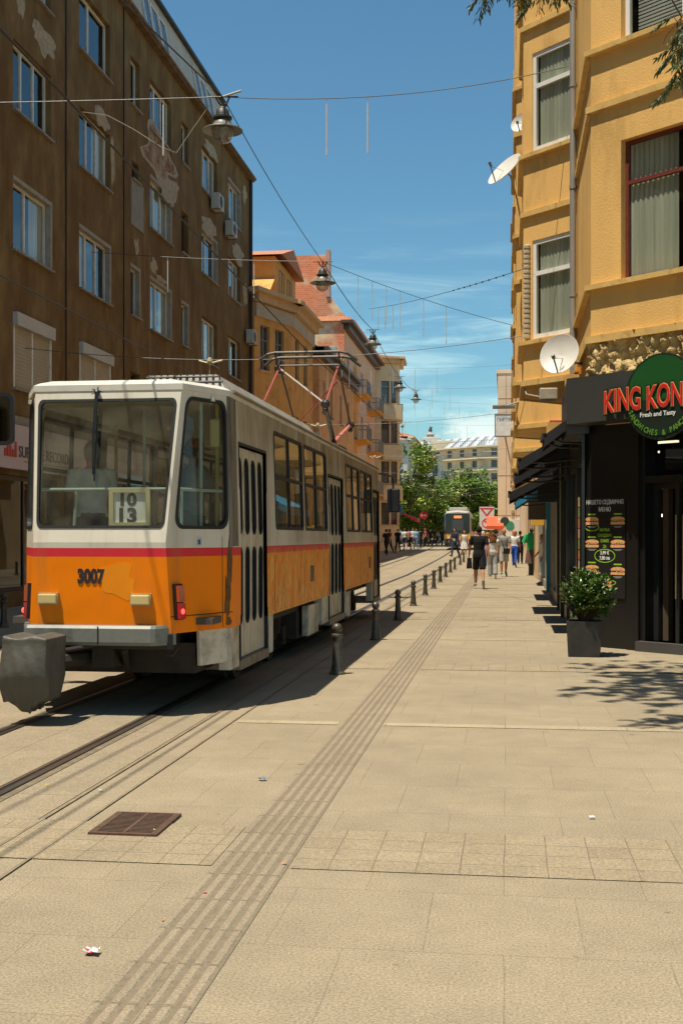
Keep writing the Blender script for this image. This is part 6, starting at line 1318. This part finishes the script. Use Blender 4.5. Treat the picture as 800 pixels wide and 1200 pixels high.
part('plate', MB().plate(rect(-.62, .62, -1.0, .95), [], q, 0, .03, 0).plate([(-.6, .85), (.6, .85), (0, .1)], [], q, .03, .04, 1).plate([(-.32, .7), (.32, .7), (0, .3)], [], q, .04, .045, 0).plate(circ((0, -.45), .42, 18), [circ((0, -.45), .33, 18)], q, .03, .04, 1).plate([(-.3, -.2), (-.22, -.14), (.3, -.7), (.22, -.76)], [], q, .04, .045, 1).plate(rect(-.05, .05, -.68, -.25), [], q, .031, .036, 2), [SW, SR, BLACK], t)
p = ground_at(501.5, 639); t = thing('ticket_post', 'slim yellow post with a small sign, right of the no-entry sign', 'post', (p.x, p.y, 0)); part('post', MB().tube([(p.x, p.y, p.z), (p.x, p.y, 4.1)], .09, 8), POY, t); part('plate', MB().cbox(p.x - .2, p.x + .5, p.y - .1, p.y, 4.1, 4.9, .05), M('plate_dark', (.08, .1, .11), .5), t)
p = at(578, 611, 92); solo('parasol_awning', MB().add([(p.x - .5, p.y, p.z + .38), (p.x + .7, p.y, p.z + .38), (p.x + .75, p.y - 1.2, p.z - .35), (p.x - .55, p.y - 1.2, p.z - .35), (p.x + .75, p.y - 1.2, p.z - .6), (p.x - .55, p.y - 1.2, p.z - .6), (p.x + .75, p.y, p.z + .1), (p.x - .55, p.y, p.z + .1)], [(0, 1, 2, 3), (3, 2, 4, 5), (1, 0, 7, 6), (4, 6, 7, 5), (1, 6, 4, 2), (0, 3, 5, 7)]), M('awning_red', (.65, .10, .03), .7), 'bright orange red awning left of the beige gable foot', 'awning')
# red awning and dark post beside the tram front
solo('shop_awning', MB().add([(-8.6, 103, 3.6), (-8.6, 100, 3.6), (-7.3, 100, 3.1), (-7.3, 103, 3.1), (-7.3, 100, 2.8), (-7.3, 103, 2.8), (-8.6, 103, 3.5), (-8.6, 100, 3.5)], [(0, 1, 2, 3), (3, 2, 4, 5), (0, 3, 5, 6), (1, 7, 4, 2), (5, 4, 7, 6)]), SR, 'dark red awning on the cream corner house beside the tram front', 'awning')
# mirror at the far left edge on its pole
p = at(3, 491, 12.7); mm = thing('mirror', 'black framed rounded mirror reaching in at the left edge above the pink sign', 'mirror', (p.x - .9, p.y, 0))
q = planefn((p.x, p.y, p.z), Vector((1, .12, 0)).normalized()); part('frame', MB().plate(rrect(-.2, .125, -.275, .275, .07), [rrect(-.165, .09, -.235, .235, .05)], q, -.03, .03, 0), BLACK, mm, smooth=False)
part('mirror_glass', MB().plate(rrect(-.17, .095, -.24, .24, .05), [], q, -.01, .0), M('mirror_silver', (.30, .29, .26), .03, 1.0, var=.02), mm); part('arm', MB().tube([(p.x - .9, p.y, 0), (p.x - .9, p.y, 3.1), (p.x - .1, p.y + .05, 3.1), (p.x - .05, p.y + .02, p.z + .26)], .03, 8), BLACK, mm)
# ================================================================ LITTER
def scrap(px, py, s, mats, label, seed, name='litter', split=False):
    g = ground_at(px, py); r = random.Random(seed); m = MB(); n = 5; vs = []
    for j in range(n):
        for i in range(n): x, y = (i / (n - 1) - .5) * s, (j / (n - 1) - .5) * s * .8; vs.append((g.x + x + r.uniform(-1, 1) * s * .07, g.y + y + r.uniform(-1, 1) * s * .07, .012 + r.uniform(0, s * .3)))
    m.v = [Vector(v) for v in vs]
    for j in range(n - 1):
        for i in range(n - 1): k = j * n + i; m.f.append([k, k + 1, k + n + 1, k + n]); m.mi.append((r.random() < .45) * 1 if len(mats) > 1 else 0)
    solo(name, m, mats, label, 'litter', loc=(g.x, g.y, 0))
LW = M('litter_white', (.65, .62, .6), .6); LR = M('litter_red', (.5, .04, .06), .5)
scrap(108, 1119, .058, [LW, LR], 'crumpled red and white wrapper on the paving at lower left', 1)
scrap(307, 915, .05, [M('litter_blue', (.12, .2, .28), .6)], 'flat blue scrap left of the tactile strip', 2)
scrap(693, 960, .03, [LW], 'small white paper scrap on the right of the pavement', 3)
scrap(240, 1049, .02, [M('litter_pink', (.6, .12, .2), .6)], 'tiny pink scrap lying on the tactile strip', 4)
scrap(192, 1080, .02, [M('litter_orange', (.6, .28, .1), .6)], 'tiny orange scrap left of the tactile strip', 5)
scrap(56, 922, .025, [M('litter_yellow', (.6, .5, .05), .6)], 'tiny yellow scrap beside the right rail', 6)
scrap(118, 928, .025, [LW], 'tiny white scrap between rail and drain line', 7); scrap(333, 1015, .02, [MATS['litter_orange']], 'tiny orange leaf right of the tactile strip', 8); scrap(182, 975, .02, [MATS['litter_yellow']], 'tiny yellow leaf in the sett band near the grate', 9)
# ================================================================ TREES
TL = [M('tree_leaf_mid', (.17, .27, .032), .5, var=.3, vs=.8), M('tree_leaf_light', (.31, .39, .055), .5, var=.3, vs=.8), M('tree_leaf_dark', (.10, .18, .022), .55, var=.3, vs=.8)]; BARK = M('tree_bark', (.1, .075, .05), .9, var=.3, vs=5)
def tree_proto(seed, H, Rr, nl=12000, ls=.40):
    r = random.Random(seed); t = thing('tree', '', 'tree'); tk = MB(); tk.tube([(0, 0, 0), (.05, 0, H * .2), (-.05, .05, H * .4), (0, 0, H * .75)], [.2, .16, .13, .04], 8); lf = MB(); cl = []
    for k in range(46):
        q = r.uniform(0, 2 * pi); h = r.uniform(.2, 1); R_ = Rr * math.sin(pi * min(1, .18 + .78 * (1 - h) + .08)) ** .7 * r.uniform(.35, 1); c = Vector((R_ * cos(q), R_ * sin(q), H * h)); cl.append((c, r.uniform(.5, 1.15), r.choice((0, 0, 1, 2)))); tk.tube([(0, 0, H * h * .6), (c.x * .5, c.y * .5, H * (h * .78)), c], [.05, .035, .012], 4, cap=False)
    for k in range(nl):
        c, R_, mt = cl[k % len(cl)]; v = Vector((r.gauss(0, 1), r.gauss(0, 1), r.gauss(0, .8))); v = v.normalized() * R_ * r.uniform(.55, 1.0) ** .6 * 1.1; p = c + v; a = Vector((r.gauss(0, 1), r.gauss(0, 1), r.gauss(0, .5))).normalized(); b = a.cross(Vector((r.gauss(0, .4), r.gauss(0, .4), 1))).normalized(); s = ls * r.uniform(.5, 1)
        lf.add([p - a * s * .5, p + b * s * .28, p + a * s * .5, p - b * s * .28], [(0, 1, 2, 3)], mt if r.random() < .7 else r.choice((0, 1, 2)))
    part('trunk', tk, BARK, t, local=True); part('crown', lf, TL, t, local=True); return t
tp = [tree_proto(1, 9.6, 3.1), tree_proto(2, 8.4, 3.3), tree_proto(3, 7.6, 3.0)]
TT = [(478, 122, 0, 1.05, 'tallest green tree beside the cream corner house'), (497, 128, 1, .92, 'broad green tree behind the no-entry sign'), (512, 146, 2, 1.05, 'green tree left of the distant tram'), (531, 150, 1, 1.06, 'green tree rising just over the distant tram roof, left side'), (546, 158, 0, .98, 'taller green tree behind the distant tram'), (560, 150, 2, 1.12, 'green tree right of the distant tram'), (573, 154, 1, .96, 'green tree above the yield sign'), (588, 160, 2, 1.05, 'green tree half hidden by the beige gable'),
      (488, 165, 2, 1.0, 'green tree in the second row behind the tallest one'), (520, 172, 0, .86, 'second row green tree in the middle of the square'), (538, 178, 2, 1.1, 'second row green tree below the beige block corner'), (566, 182, 0, .92, 'second row green tree right of centre'), (469, 139, 1, .95, 'green tree partly hidden by the cream corner house')]
for i, (px, d, k, s, lab) in enumerate(TT):
    p = at(px, HZ, d); used = [q_ for q_ in TT[:i] if q_[2] == k]; o = tp[k] if not used else dup(tp[k]); o.location = (p.x, p.y, gz(p.y)); o.rotation_euler = (0, 0, i * 1.3); o.scale = (s, s, s * (.86 if k else .96)); o['label'] = lab; o['group'] = 'trees across the square'
# street tree whose branches hang into the frame and shade the pavement
r = random.Random(21); st_ = thing('tree', 'street tree whose fine dark leaves hang in at the top right and shade the pavement', 'tree', (4.3, 8.6, 0)); tk = MB(); lf = MB()
tk.tube([(4.3, 8.6, 0), (4.25, 8.7, 2.5), (4.0, 9.0, 5), (3.4, 9.5, 7), (2.9, 10, 9)], [.2, .16, .13, .09, .04], 10)
TLF = [M('ash_leaf', (.035, .06, .012), .5, var=.3, vs=3), M('ash_leaf_light', (.09, .13, .03), .5, var=.3, vs=3)]
def frond(p, d, L_, nl=9, ll=.12, lw=.02):
    d = d.normalized(); s = d.cross(Vector((0, 0, 1)));
    s = s.normalized() if s.length > .05 else Vector((1, 0, 0)); pts = [p + d * L_ * k / 4 - Vector((0, 0, L_ * .35 * (k / 4) ** 2)) for k in range(5)]; tk.tube(pts, .003, 3, cap=False)
    for k in range(nl):
        f = .25 + .75 * k / nl; i = int(f * 4); q = pts[min(i, 3)].lerp(pts[min(i + 1, 4)], f * 4 - min(i, 3))
        for sg_ in (-1, 1): dd = d * .7 + s * sg_ * .8 + Vector((r.uniform(-.2, .2), r.uniform(-.2, .2), -.5 + r.uniform(-.3, .3))); leafmesh(lf, q, dd, Vector((r.uniform(-.4, .4), r.uniform(-.4, .4), 1)), ll * r.uniform(.7, 1.15), lw, 0 if r.random() < .7 else 1, .15)
def limb(a, b, rad, nf, spread=.5, L_=.32):
    a = Vector(a); b = Vector(b); mid = a.lerp(b, .5) + Vector((0, 0, (b - a).length * .08)); tk.tube([a, mid, b], [rad, rad * .6, rad * .2], 6, cap=False)
    for k in range(nf):
        f = r.uniform(.35, 1.05); p = a.lerp(b, min(f, 1)) + Vector((r.gauss(0, spread), r.gauss(0, spread), r.gauss(0, spread * .6)))
        if r.random() < .3: tk.tube([a.lerp(b, max(.2, f - .25)), p], .006, 3, cap=False)
        frond(p, Vector((r.gauss(0, 1), r.gauss(0, 1), r.gauss(-.2, .4))), L_)
for b in ((-.9, 10.9, 9.4), (-.6, 12.2, 9.5), (-.3, 10.0, 9.3), (-.2, 11.2, 9.8), (.1, 11.6, 9.4), (.2, 12.6, 9.6), (.6, 10.2, 9.6), (1.6, 11.8, 9.4), (2.8, 12.4, 9), (4.6, 11.5, 9.4), (2.4, 9, 9.8), (-.6, 13.2, 9.7)): limb((3.0, 9.9, 8.0), b, .05, 95, .5)
def hang(px, py, d, n, sx_, sz_, L_=.2):
    c = at(px, py, d); tk.tube([(c.x + .4, c.y + .1, c.z + 1.2), (c.x + .15, c.y, c.z + .5), c], [.012, .008, .004], 4)
    for k in range(n): frond(c + Vector((r.uniform(-sx_, sx_), r.uniform(-.25, .25), r.uniform(0, sz_ * 2.4))), Vector((r.gauss(0, 1), r.gauss(0, .6), -.5)), L_, 8, .075, .0085)
hang(590, -20, 9.2, 22, .13, .1); hang(612, -30, 9.2, 18, .14, .1); hang(652, -18, 9.4, 34, .17, .12); hang(630, -38, 9.3, 22, .2, .1)
for py in (45, 60, 78, 95, 108): hang(800, py, 8.6, 5, .05, .1, .17)
tk.tube([at(770, -30, 8.6), at(798, 20, 8.6), at(792, 40, 8.6), at(797, 70, 8.6), at(801, 105, 8.6)], .006, 4); tk.tube([at(810, 5, 8.6), at(780, 42, 8.6), at(776, 52, 8.6)], .004, 3)
tk.tube([(3.4, 9.5, 7.2), at(810, -160, 8.8), at(805, 0, 8.6)], [.03, .015, .006], 5); tk.tube([(2.9, 9.9, 7.6), at(700, -160, 9.4), at(640, -40, 9.3)], [.03, .015, .006], 5); tk.tube([(2.9, 9.9, 7.6), at(690, -180, 9.4), at(600, -50, 9.2)], [.03, .015, .006], 5)
part('trunk', tk, BARK, st_); part('crown', lf, TLF, st_)
# ================================================================ PEOPLE
def pose_joints(H, pose):
    """joints in metres, facing +Y; pose: dict of angles in degrees"""
    g = lambda k, d=0: radians(pose.get(k, d)); J = {}
    hipz = .515 * H; lean = g('lean', 2)
    def rot(v, a): return Vector((v.x, v.y * cos(a) + v.z * -sin(a) * -1 * -1, v.z)) if False else Vector((v.x, v.y * cos(a) - v.z * sin(a), v.y * sin(a) + v.z * cos(a)))
    for s, n in ((-1, 'l'), (1, 'r')):
        hip = Vector((s * .05 * H, 0, hipz)); a = g(n + 'leg', 0); k = g(n + 'knee', 4)
        th = Vector((s * .006 * H, sin(a), -cos(a))) * .245 * H; knee = hip + th; sh = Vector((0, sin(a - k), -cos(a - k))) * .24 * H; ank = knee + sh; f = a - k + g(n + 'foot', 0); toe = ank + Vector((s * .012 * H, cos(f) * .115 * H, sin(f) * .115 * H - .022 * H)); heel = ank + Vector((0, -.028 * H * cos(f) , -.022 * H - sin(f) * .028 * H))
        J[n + 'hip'], J[n + 'knee'], J[n + 'ank'], J[n + 'toe'], J[n + 'heel'] = hip, knee, ank, toe, heel
        shd = Vector((s * .108 * H, -sin(lean) * -.3 * H * .9, .815 * H)); a = g(n + 'arm', 0); k = g(n + 'elb', 15); o = g(n + 'out', 9)
        ua = Vector((s * sin(o), sin(a) * cos(o), -cos(a) * cos(o))) * .172 * H; el_ = shd + ua; fa = Vector((s * sin(o) * .3 + s * g(n + 'in', 0) * -1, sin(a + k), -cos(a + k))).normalized() * .145 * H; wr = el_ + fa
        J[n + 'sh'], J[n + 'el'], J[n + 'wr'], J[n + 'hd'] = shd, el_, wr, wr + fa.normalized() * .05 * H
    J['top'] = Vector((0, sin(lean) * .3 * H, .83 * H)); J['lean'] = lean
    mz = min(J[n + k].z for n in 'lr' for k in ('toe', 'heel')) - .012 * H
    for k in J:
        if k != 'lean': J[k] = J[k] - Vector((0, 0, mz))
    return J
def ring(c, a, b, n=16, e=1): return [Vector((c[0] + a * cos(2 * pi * k / n), c[1] + b * sin(2 * pi * k / n), c[2])) for k in range(n)]
def torso(m, J, H, rows, sc=1.0, ex=0.0):
    lz = J['top'].z - .83 * H
    m.loft([ring((0, J['top'].y * max(0, (z - .5)) / .33, z * H + lz), a * H * sc + ex, b * H * sc + ex) for z, a, b in rows])
TORSO = [(.47, .075, .055), (.50, .098, .068), (.55, .094, .066), (.61, .08, .058), (.68, .088, .064), (.74, .1, .068), (.79, .105, .062), (.82, .085, .05), (.845, .04, .035)]
def build_person(name, label, pose, H, loc, rz, skin=None, hair=None, top=None, sleeves='short', bottom=None, blen='long', shoes=None, female=False, hairlen='short', dress=False, topmat2=None, bald=False, vox=.011, group=None, cap=None, cat='person'):
    J = pose_joints(H, pose); t = thing(name, label, cat, loc, rz, group); m = MB()
    torso(m, J, H, TORSO, .97); hb = Vector((0, J['top'].y * 1.15, 0)); lz = J['top'].z - .83 * H; hz = lambda z: z * H + lz
    turn = radians(pose.get('turn', 0)); 
    m.tube([(0, J['top'].y, hz(.80)), (0, J['top'].y * 1.1, hz(.885))], [.036 * H, .030 * H], 10)
    hc = Vector((0, J['top'].y * 1.15 + .008 * H, hz(.932))); m.ball(hc, .044 * H, .055 * H, .066 * H, 16).ball(hc + Vector((0, .014 * H, -.03 * H)), .033 * H, .038 * H, .036 * H, 12)
    rot = Matrix.Rotation(turn, 3, 'Z'); hd = lambda x, y, z: hc + rot @ Vector((x * H, y * H, z * H))
    m.tube([hd(0, .05, .006), hd(0, .062, -.012), hd(0, .05, -.018)], [.005 * H, .008 * H, .006 * H], 6)
    for s in (-1, 1): m.ball(hd(s * .045, -.002, -.004), .006 * H, .012 * H, .018 * H, 8)
    for n, s in (('l', -1), ('r', 1)):
        m.tube([J[n + 'hip'] + Vector((0, 0, .02 * H)), J[n + 'hip'].lerp(J[n + 'knee'], .35), J[n + 'knee'], J[n + 'knee'].lerp(J[n + 'ank'], .35), J[n + 'ank']], [.052 * H, .047 * H, .032 * H, .033 * H, .019 * H], 12)
        m.tube([J[n + 'heel'] + Vector((0, 0, .012 * H)), J[n + 'ank'].lerp(J[n + 'toe'], .4), J[n + 'toe']], [.02 * H, .022 * H, .014 * H], 8)
        m.tube([J[n + 'sh'] * 1 + Vector((-s * .03 * H, 0, 0)), J[n + 'sh'], J[n + 'sh'].lerp(J[n + 'el'], .5), J[n + 'el'], J[n + 'el'].lerp(J[n + 'wr'], .3), J[n + 'wr']], [.03 * H, .031 * H, .026 * H, .021 * H, .021 * H, .014 * H], 10)
        d = (J[n + 'hd'] - J[n + 'wr']).normalized(); fw = Vector((0, 1, 0)); fw = (fw - d * fw.dot(d)).normalized(); pl_ = J[n + 'wr'] + d * .028 * H
        m.ball(pl_, .013 * H, .022 * H, .03 * H, 8)
        for q in range(4):
            b = pl_ + d * .022 * H + fw * (.014 - .009 * q) * H; ll = (.034, .04, .037, .028)[q] * H; m.tube([b - d * .01 * H, b + d * ll * .5, b + d * ll * .8 + Vector((-s * .012 * H, 0, 0)), b + d * ll + Vector((-s * .022 * H, 0, 0))], [.0062 * H, .0056 * H, .005 * H, .004 * H], 6)
        m.tube([pl_ - d * .01 * H + fw * .015 * H, pl_ + d * .008 * H + fw * .03 * H, pl_ + d * .028 * H + fw * .034 * H], [.007 * H, .006 * H, .005 * H], 6)
    bm_ = remeshed(m, vox, 1); body = part('body', bm_, skin or MATS['skin'], t, smooth=2, local=True)
    eyes = MB(); 
    for s in (-1, 1): eyes.ball(hd(s * .017, .05, .002), .0055 * H, .004 * H, .004 * H, 6)
    eyes.tube([hd(-.014, .052, -.032), hd(0, .0545, -.033), hd(.014, .052, -.032)], .0025 * H, 4); part('face_features', eyes, M('eye_dark', (.03, .015, .012), .4), t, local=True)
    if not bald:
        h = MB(); h.ball(hd(0, -.01, .012), .052 * H, .06 * H, .064 * H, 14)
        if hairlen == 'long':
            rr = random.Random(int(H * 1000)); 
            h.loft([ring(hd(0, -.018 - k * .006, .01 - .035 * k), (.056 + .012 * (k > 1) + .006 * k - .014 * (k > 3)) * H, (.045 + .004 * k - .012 * (k > 3)) * H) for k in range(6)])
            for k in range(70): q = rr.uniform(pi * .85, 2.15 * pi); zz = rr.uniform(-.17, .03); h.ball(hd((.058 + .014 * sin(-zz * 14)) * cos(q), -.02 + .045 * sin(q), zz), .014 * H, .014 * H, .018 * H, 6)
        elif hairlen == 'bob':
            h.ball(hd(0, -.016, -.012), .062 * H, .055 * H, .07 * H, 12)
            for k in range(40): q = k * 2.4; zz = -.06 + .0028 * k; h.ball(hd(.056 * cos(q), -.018 + .048 * sin(q) if sin(q) < .4 else -.01, zz), .016 * H, .016 * H, .016 * H, 6)
        hh = [v for v in h.v]
        part('hair', h, hair, t, local=True, smooth=2)
    if cap: c = MB().lathe([(.056 * H, .0), (.058 * H, .02 * H), (.045 * H, .05 * H), (.02 * H, .066 * H), (0, .07 * H)], hd(0, 0, .02), 16); c.add([hd(-.04, .05, .022), hd(.04, .05, .022), hd(.032, .1, .012), hd(-.032, .1, .012), hd(-.04, .05, .028), hd(.04, .05, .028), hd(.032, .1, .017), hd(-.032, .1, .017)], [(0, 3, 2, 1), (4, 5, 6, 7), (0, 1, 5, 4), (1, 2, 6, 5), (2, 3, 7, 6), (3, 0, 4, 7)]); part('cap', c, cap, t, local=True, smooth=True)
    # clothing
    if top:
        c = MB(); rows = [r_ for r_ in TORSO if r_[0] >= (.5 if not dress else .5)]; rows[0] = (.485, rows[0][1], rows[0][2]); rows[-1] = (.838, .05, .042)
        torso(c, J, H, rows, 1.04, .010)
        for n, s in (('l', -1), ('r', 1)):
            e = J[n + 'sh'].lerp(J[n + 'el'], .72) if sleeves == 'short' else J[n + 'el']; pts = [J[n + 'sh'] + Vector((-s * .035 * H, 0, 0)), J[n + 'sh'], e]; rs = [.036 * H, .040 * H, .036 * H]
            if sleeves == 'long': pts += [J[n + 'wr']]; rs = [.036 * H, .038 * H, .031 * H, .024 * H]
            if sleeves != 'none': c.tube(pts, rs, 12)
        part('shirt' if not dress else 'dress_top', remeshed(c, vox * 1.1, 2), top, t, smooth=2, local=True)
    if dress:
        c = MB(); c.loft([ring((0, 0, hz(z)), a * H, b * H, 18) for z, a, b in ((.56, .1, .075), (.5, .118, .09), (.4, .135, .11), (.3, .15, .125))]); part('skirt', c, top, t, smooth=True, local=True)
    elif bottom:
        c = MB(); c.loft([ring((0, 0, hz(z)), a * H + .008, b * H + .008) for z, a, b in ((.44, .075, .06), (.49, .103, .074), (.535, .1, .073), (.575, .09, .066))])
        for n, s in (('l', -1), ('r', 1)):
            kn, an, hp = J[n + 'knee'], J[n + 'ank'], J[n + 'hip']
            if blen == 'short': c.tube([hp + Vector((0, 0, .02 * H)), hp.lerp(kn, .5), hp.lerp(kn, .97)], [.058 * H, .058 * H, .054 * H], 12)
            elif blen == 'wide': c.tube([hp + Vector((0, 0, .02 * H)), hp.lerp(kn, .5), kn, kn.lerp(an, .5), an - (an - kn) * .02], [.058 * H, .06 * H, .056 * H, .056 * H, .056 * H], 12)
            else: c.tube([hp + Vector((0, 0, .02 * H)), hp.lerp(kn, .5), kn, kn.lerp(an, .5), an - (an - kn) * .02], [.056 * H, .053 * H, .043 * H, .038 * H, .031 * H], 12)
        part('shorts' if blen == 'short' else 'trousers', remeshed(c, vox * 1.1, 2), bottom, t, smooth=2, local=True)
    for n in 'lr':
        c = MB(); a, h_, to = J[n + 'ank'], J[n + 'heel'], J[n + 'toe']; f = (to - h_).normalized(); c.tube([h_ - f * .012 * H + Vector((0, 0, .006 * H)), h_ + f * .02 * H + Vector((0, 0, .012 * H)), h_.lerp(to, .55) + Vector((0, 0, .008 * H)), to + f * .02 * H], [.017 * H, .025 * H, .025 * H, .015 * H], 10).tube([a, a - Vector((0, 0, .02 * H))], [.024 * H, .026 * H], 8)
        part('shoe', remeshed(c, .012, 1), shoes or BLACK, t, smooth=2, local=True)
    return t
C = lambda n, c, **k: M(n, c, .85, var=.12, vs=12, **k)
def gp_(px, py): g = ground_at(px, py); return (g.x, g.y, gz(g.y))
WALK = dict(lleg=-14, lknee=18, rleg=20, rknee=6, larm=14, rarm=-16, lelb=14, relb=10, lfoot=-14, rfoot=6); WALK2 = dict(lleg=16, lknee=8, rleg=-14, rknee=16, larm=-14, rarm=16, lfoot=4, rfoot=-12); STAND = dict(lleg=3, rleg=-3, larm=4, rarm=8, lelb=20, relb=35)
SK2 = C('skin_tan', (.42, .21, .12)); DK = C('hair_dark', (.03, .02, .014)); BRH = C('hair_brown', (.14, .06, .025)); ORH = C('hair_orange', (.5, .22, .07)); GRH = C('hair_grey', (.3, .28, .25))
bk_ = C('cloth_black', (.018, .018, .02)); wh_ = C('cloth_white', (.65, .64, .6)); gr_ = C('cloth_grey', (.3, .3, .28)); lg_ = C('cloth_light_grey', (.42, .41, .38)); blu = C('cloth_blue', (.03, .09, .42)); nav = C('cloth_navy', (.03, .04, .07)); den = C('cloth_denim', (.1, .17, .28)); pk = C('cloth_pink', (.55, .2, .22)); wshoe = C('shoe_white', (.55, .54, .5)); tsh = C('shoe_teal', (.05, .25, .28)); sku = C('cloth_sky', (.25, .4, .55)); redc = C('cloth_red', (.4, .04, .04)); olv = C('cloth_dark_red', (.14, .03, .03))
P_ = build_person('person', 'man in black t-shirt and black shorts walking away, nearest on the pavement', dict(WALK, lleg=12, lknee=4, rleg=-18, rknee=22, rfoot=-30, lout=14, rout=13), 1.84, gp_(561, 690), .08, skin=SK2, hair=DK, top=bk_, bottom=bk_, blen='short', shoes=gr_, vox=.009)
g = gp_(550, 690); sb = at(549.5, 662, 37.3); m = MB().add([(sb.x - .09, sb.y, .62), (sb.x + .09, sb.y, .62), (sb.x + .09, sb.y + .05, .62), (sb.x - .09, sb.y + .05, .62), (sb.x - .06, sb.y, .95), (sb.x + .07, sb.y, .95), (sb.x + .07, sb.y + .05, .95), (sb.x - .06, sb.y + .05, .95)], [(3, 2, 1, 0), (4, 5, 6, 7), (0, 1, 5, 4), (1, 2, 6, 5), (2, 3, 7, 6), (3, 0, 4, 7)])
solo('carrier_bag', m, bk_, 'dark carrier bag held in the left hand of the man in black', 'bag')
build_person('person', 'woman with long curly brown hair, white top and grey wide trousers walking away', dict(WALK2, lleg=8, rleg=-8), 1.68, gp_(577, 678.5), .05, hair=BRH, top=wh_, bottom=gr_, blen='wide', shoes=wshoe, hairlen='long', female=True)
P3 = build_person('person', 'balding man in grey t-shirt and pale shorts with shoulder bag walking towards the camera', dict(WALK, larm=10, rarm=4, lleg=-6, rleg=8), 1.84, gp_(590, 676), pi + .1, skin=SK2, hair=GRH, top=gr_, bottom=lg_, blen='short', shoes=tsh, bald=True)
c0 = gp_(590, 676); m = MB().cbox(c0[0] - .02, c0[0] + .24, c0[1] - .28, c0[1] - .16, .92, 1.14, .02).tube([(c0[0] + .02, c0[1] - .17, 1.13), (c0[0] - .1, c0[1] - .16, 1.48), (c0[0] + .05, c0[1] + .12, 1.5), (c0[0] + .26, c0[1] - .1, 1.14)], .012, 5); solo('shoulder_bag', m, bk_, 'small black shoulder bag carried by the man in grey', 'bag')
build_person('person', 'woman with orange curly hair, white top and bright blue trousers walking away', dict(WALK2, rarm=5, larm=-8), 1.74, gp_(602.5, 665), -.2, hair=ORH, top=wh_, bottom=blu, blen='long', shoes=DK, hairlen='bob', female=True)
P5 = build_person('person', 'man in dark suit crossing in front of the distant tram', dict(WALK, larm=5, rarm=12, relb=40), 1.85, gp_(533, 654.5), pi - .5, hair=DK, top=nav, sleeves='long', bottom=nav, shoes=BLACK)
part('shirt_front', MB().add([(-.05, .135, 1.05), (.05, .135, 1.05), (.07, .12, 1.5), (-.07, .12, 1.5)], [(0, 1, 2, 3)]), wh_, P5, local=True)
P6 = build_person('person', 'woman in a short white dress beside the suited man', dict(WALK2, larm=10, rarm=-6), 1.7, gp_(543.5, 654), pi + .2, hair=BRH, top=wh_, dress=True, sleeves='none', shoes=wshoe, hairlen='bob', female=True)
P7 = build_person('person', 'dark haired man in black walking behind the group, between two women', STAND, 1.8, gp_(581.5, 660), 0, hair=DK, top=bk_, bottom=nav, shoes=BLACK)
build_person('person', 'woman with raised ponytail in pink top partly hidden behind the curly haired woman', STAND, 1.7, gp_(571, 666), .1, hair=ORH, top=pk, bottom=den, blen='long', shoes=wshoe, hairlen='bob', female=True)
build_person('person', 'person in white top and pale blue trousers in the shop doorway beside the green shirt', dict(STAND, turn=30), 1.66, gp_(636, 684), pi * .6, hair=BRH, top=wh_, bottom=sku, blen='long', shoes=wshoe, hairlen='bob', female=True)
build_person('person', 'person in dark clothes in the background right of the orange haired woman', STAND, 1.75, gp_(609, 661), 0, hair=DK, top=bk_, bottom=bk_, shoes=BLACK)
# passengers
zf_ = .86
q0 = at(108, 600, 12.1); build_person('person', 'passenger in white t-shirt standing inside the tram behind the rear window', dict(STAND, larm=-4, rarm=25, turn=20), 1.66, (q0.x, q0.y, zf_), .5, skin=SK2, hair=GRH, top=wh_, bottom=nav, shoes=BLACK)
q0 = at(225, 600, 12.9); build_person('person', 'passenger in red cap and grey shirt standing inside the tram at the side window', dict(STAND, larm=60, rarm=30, lelb=20), 1.74, (q0.x, q0.y, zf_), -.9, skin=SK2, hair=DK, top=gr_, bottom=olv, shoes=BLACK, cap=redc)
# far crowd on the left pavement: a few prototypes copied
protos = {}
def crowd(kind, px, py, rz, lab):
    specs = dict(a=dict(hair=DK, top=bk_, bottom=bk_, shoes=BLACK), b=dict(hair=BRH, top=wh_, bottom=nav, blen='short', shoes=wshoe), c=dict(hair=BRH, top=redc, bottom=bk_, shoes=BLACK, hairlen='bob'), d=dict(hair=DK, top=sku, bottom=den, shoes=wshoe), e=dict(hair=DK, top=pk, bottom=bk_, blen='short', shoes=wshoe))
    lab = lab
    if kind not in protos: protos[kind] = build_person('person', lab, WALK if kind in 'ac' else WALK2, 1.76, gp_(px, py), rz, vox=.016, group='people on the far left pavement', **specs[kind]); return
    dup(protos[kind], gp_(px, py), rz, label=lab, group='people on the far left pavement')
for a in (('a', 452.5, 651, .6, 'person in black closest to the tram front on the left pavement'), ('c', 456, 648.5, 2.5, 'person in dark red with bobbed hair beside the cream corner house'), ('a', 466, 647, 3.0, 'person in black under the blue sign'), ('b', 474, 643.5, .3, 'person in white t-shirt and dark shorts in the left crowd'),
          ('e', 479.5, 643, 1.1, 'person in pink top and black shorts in the left crowd'), ('d', 487.5, 643, 3.1, 'person in pale blue top in the left crowd'), ('a', 492.5, 642, .2, 'person in black just left of the no-entry sign post'), ('c', 498.5, 641, 2, 'person in dark red just right of the no-entry sign post'),
          ('a', 504, 640.5, 4, 'person in black just right of the yellow post'), ('a', 508.5, 640, 1, 'person in black midway between yellow post and distant tram'), ('b', 513, 639.5, 2.5, 'person in white midway between yellow post and distant tram'), ('a', 517.5, 640.5, .5, 'person in black immediately left of the distant tram'),
          ('d', 470, 641, 1.5, 'person in pale blue half hidden behind the left crowd'), ('b', 483.5, 641, 3.5, 'person in white half hidden in the middle of the left crowd'), ('e', 560, 641, 2.9, 'person in pink far off right of the distant tram'), ('b', 566, 641.5, 1, 'person in white far off below the yield sign'), ('a', 575, 642, 3, 'person in black far off below the orange red awning')): crowd(*a)
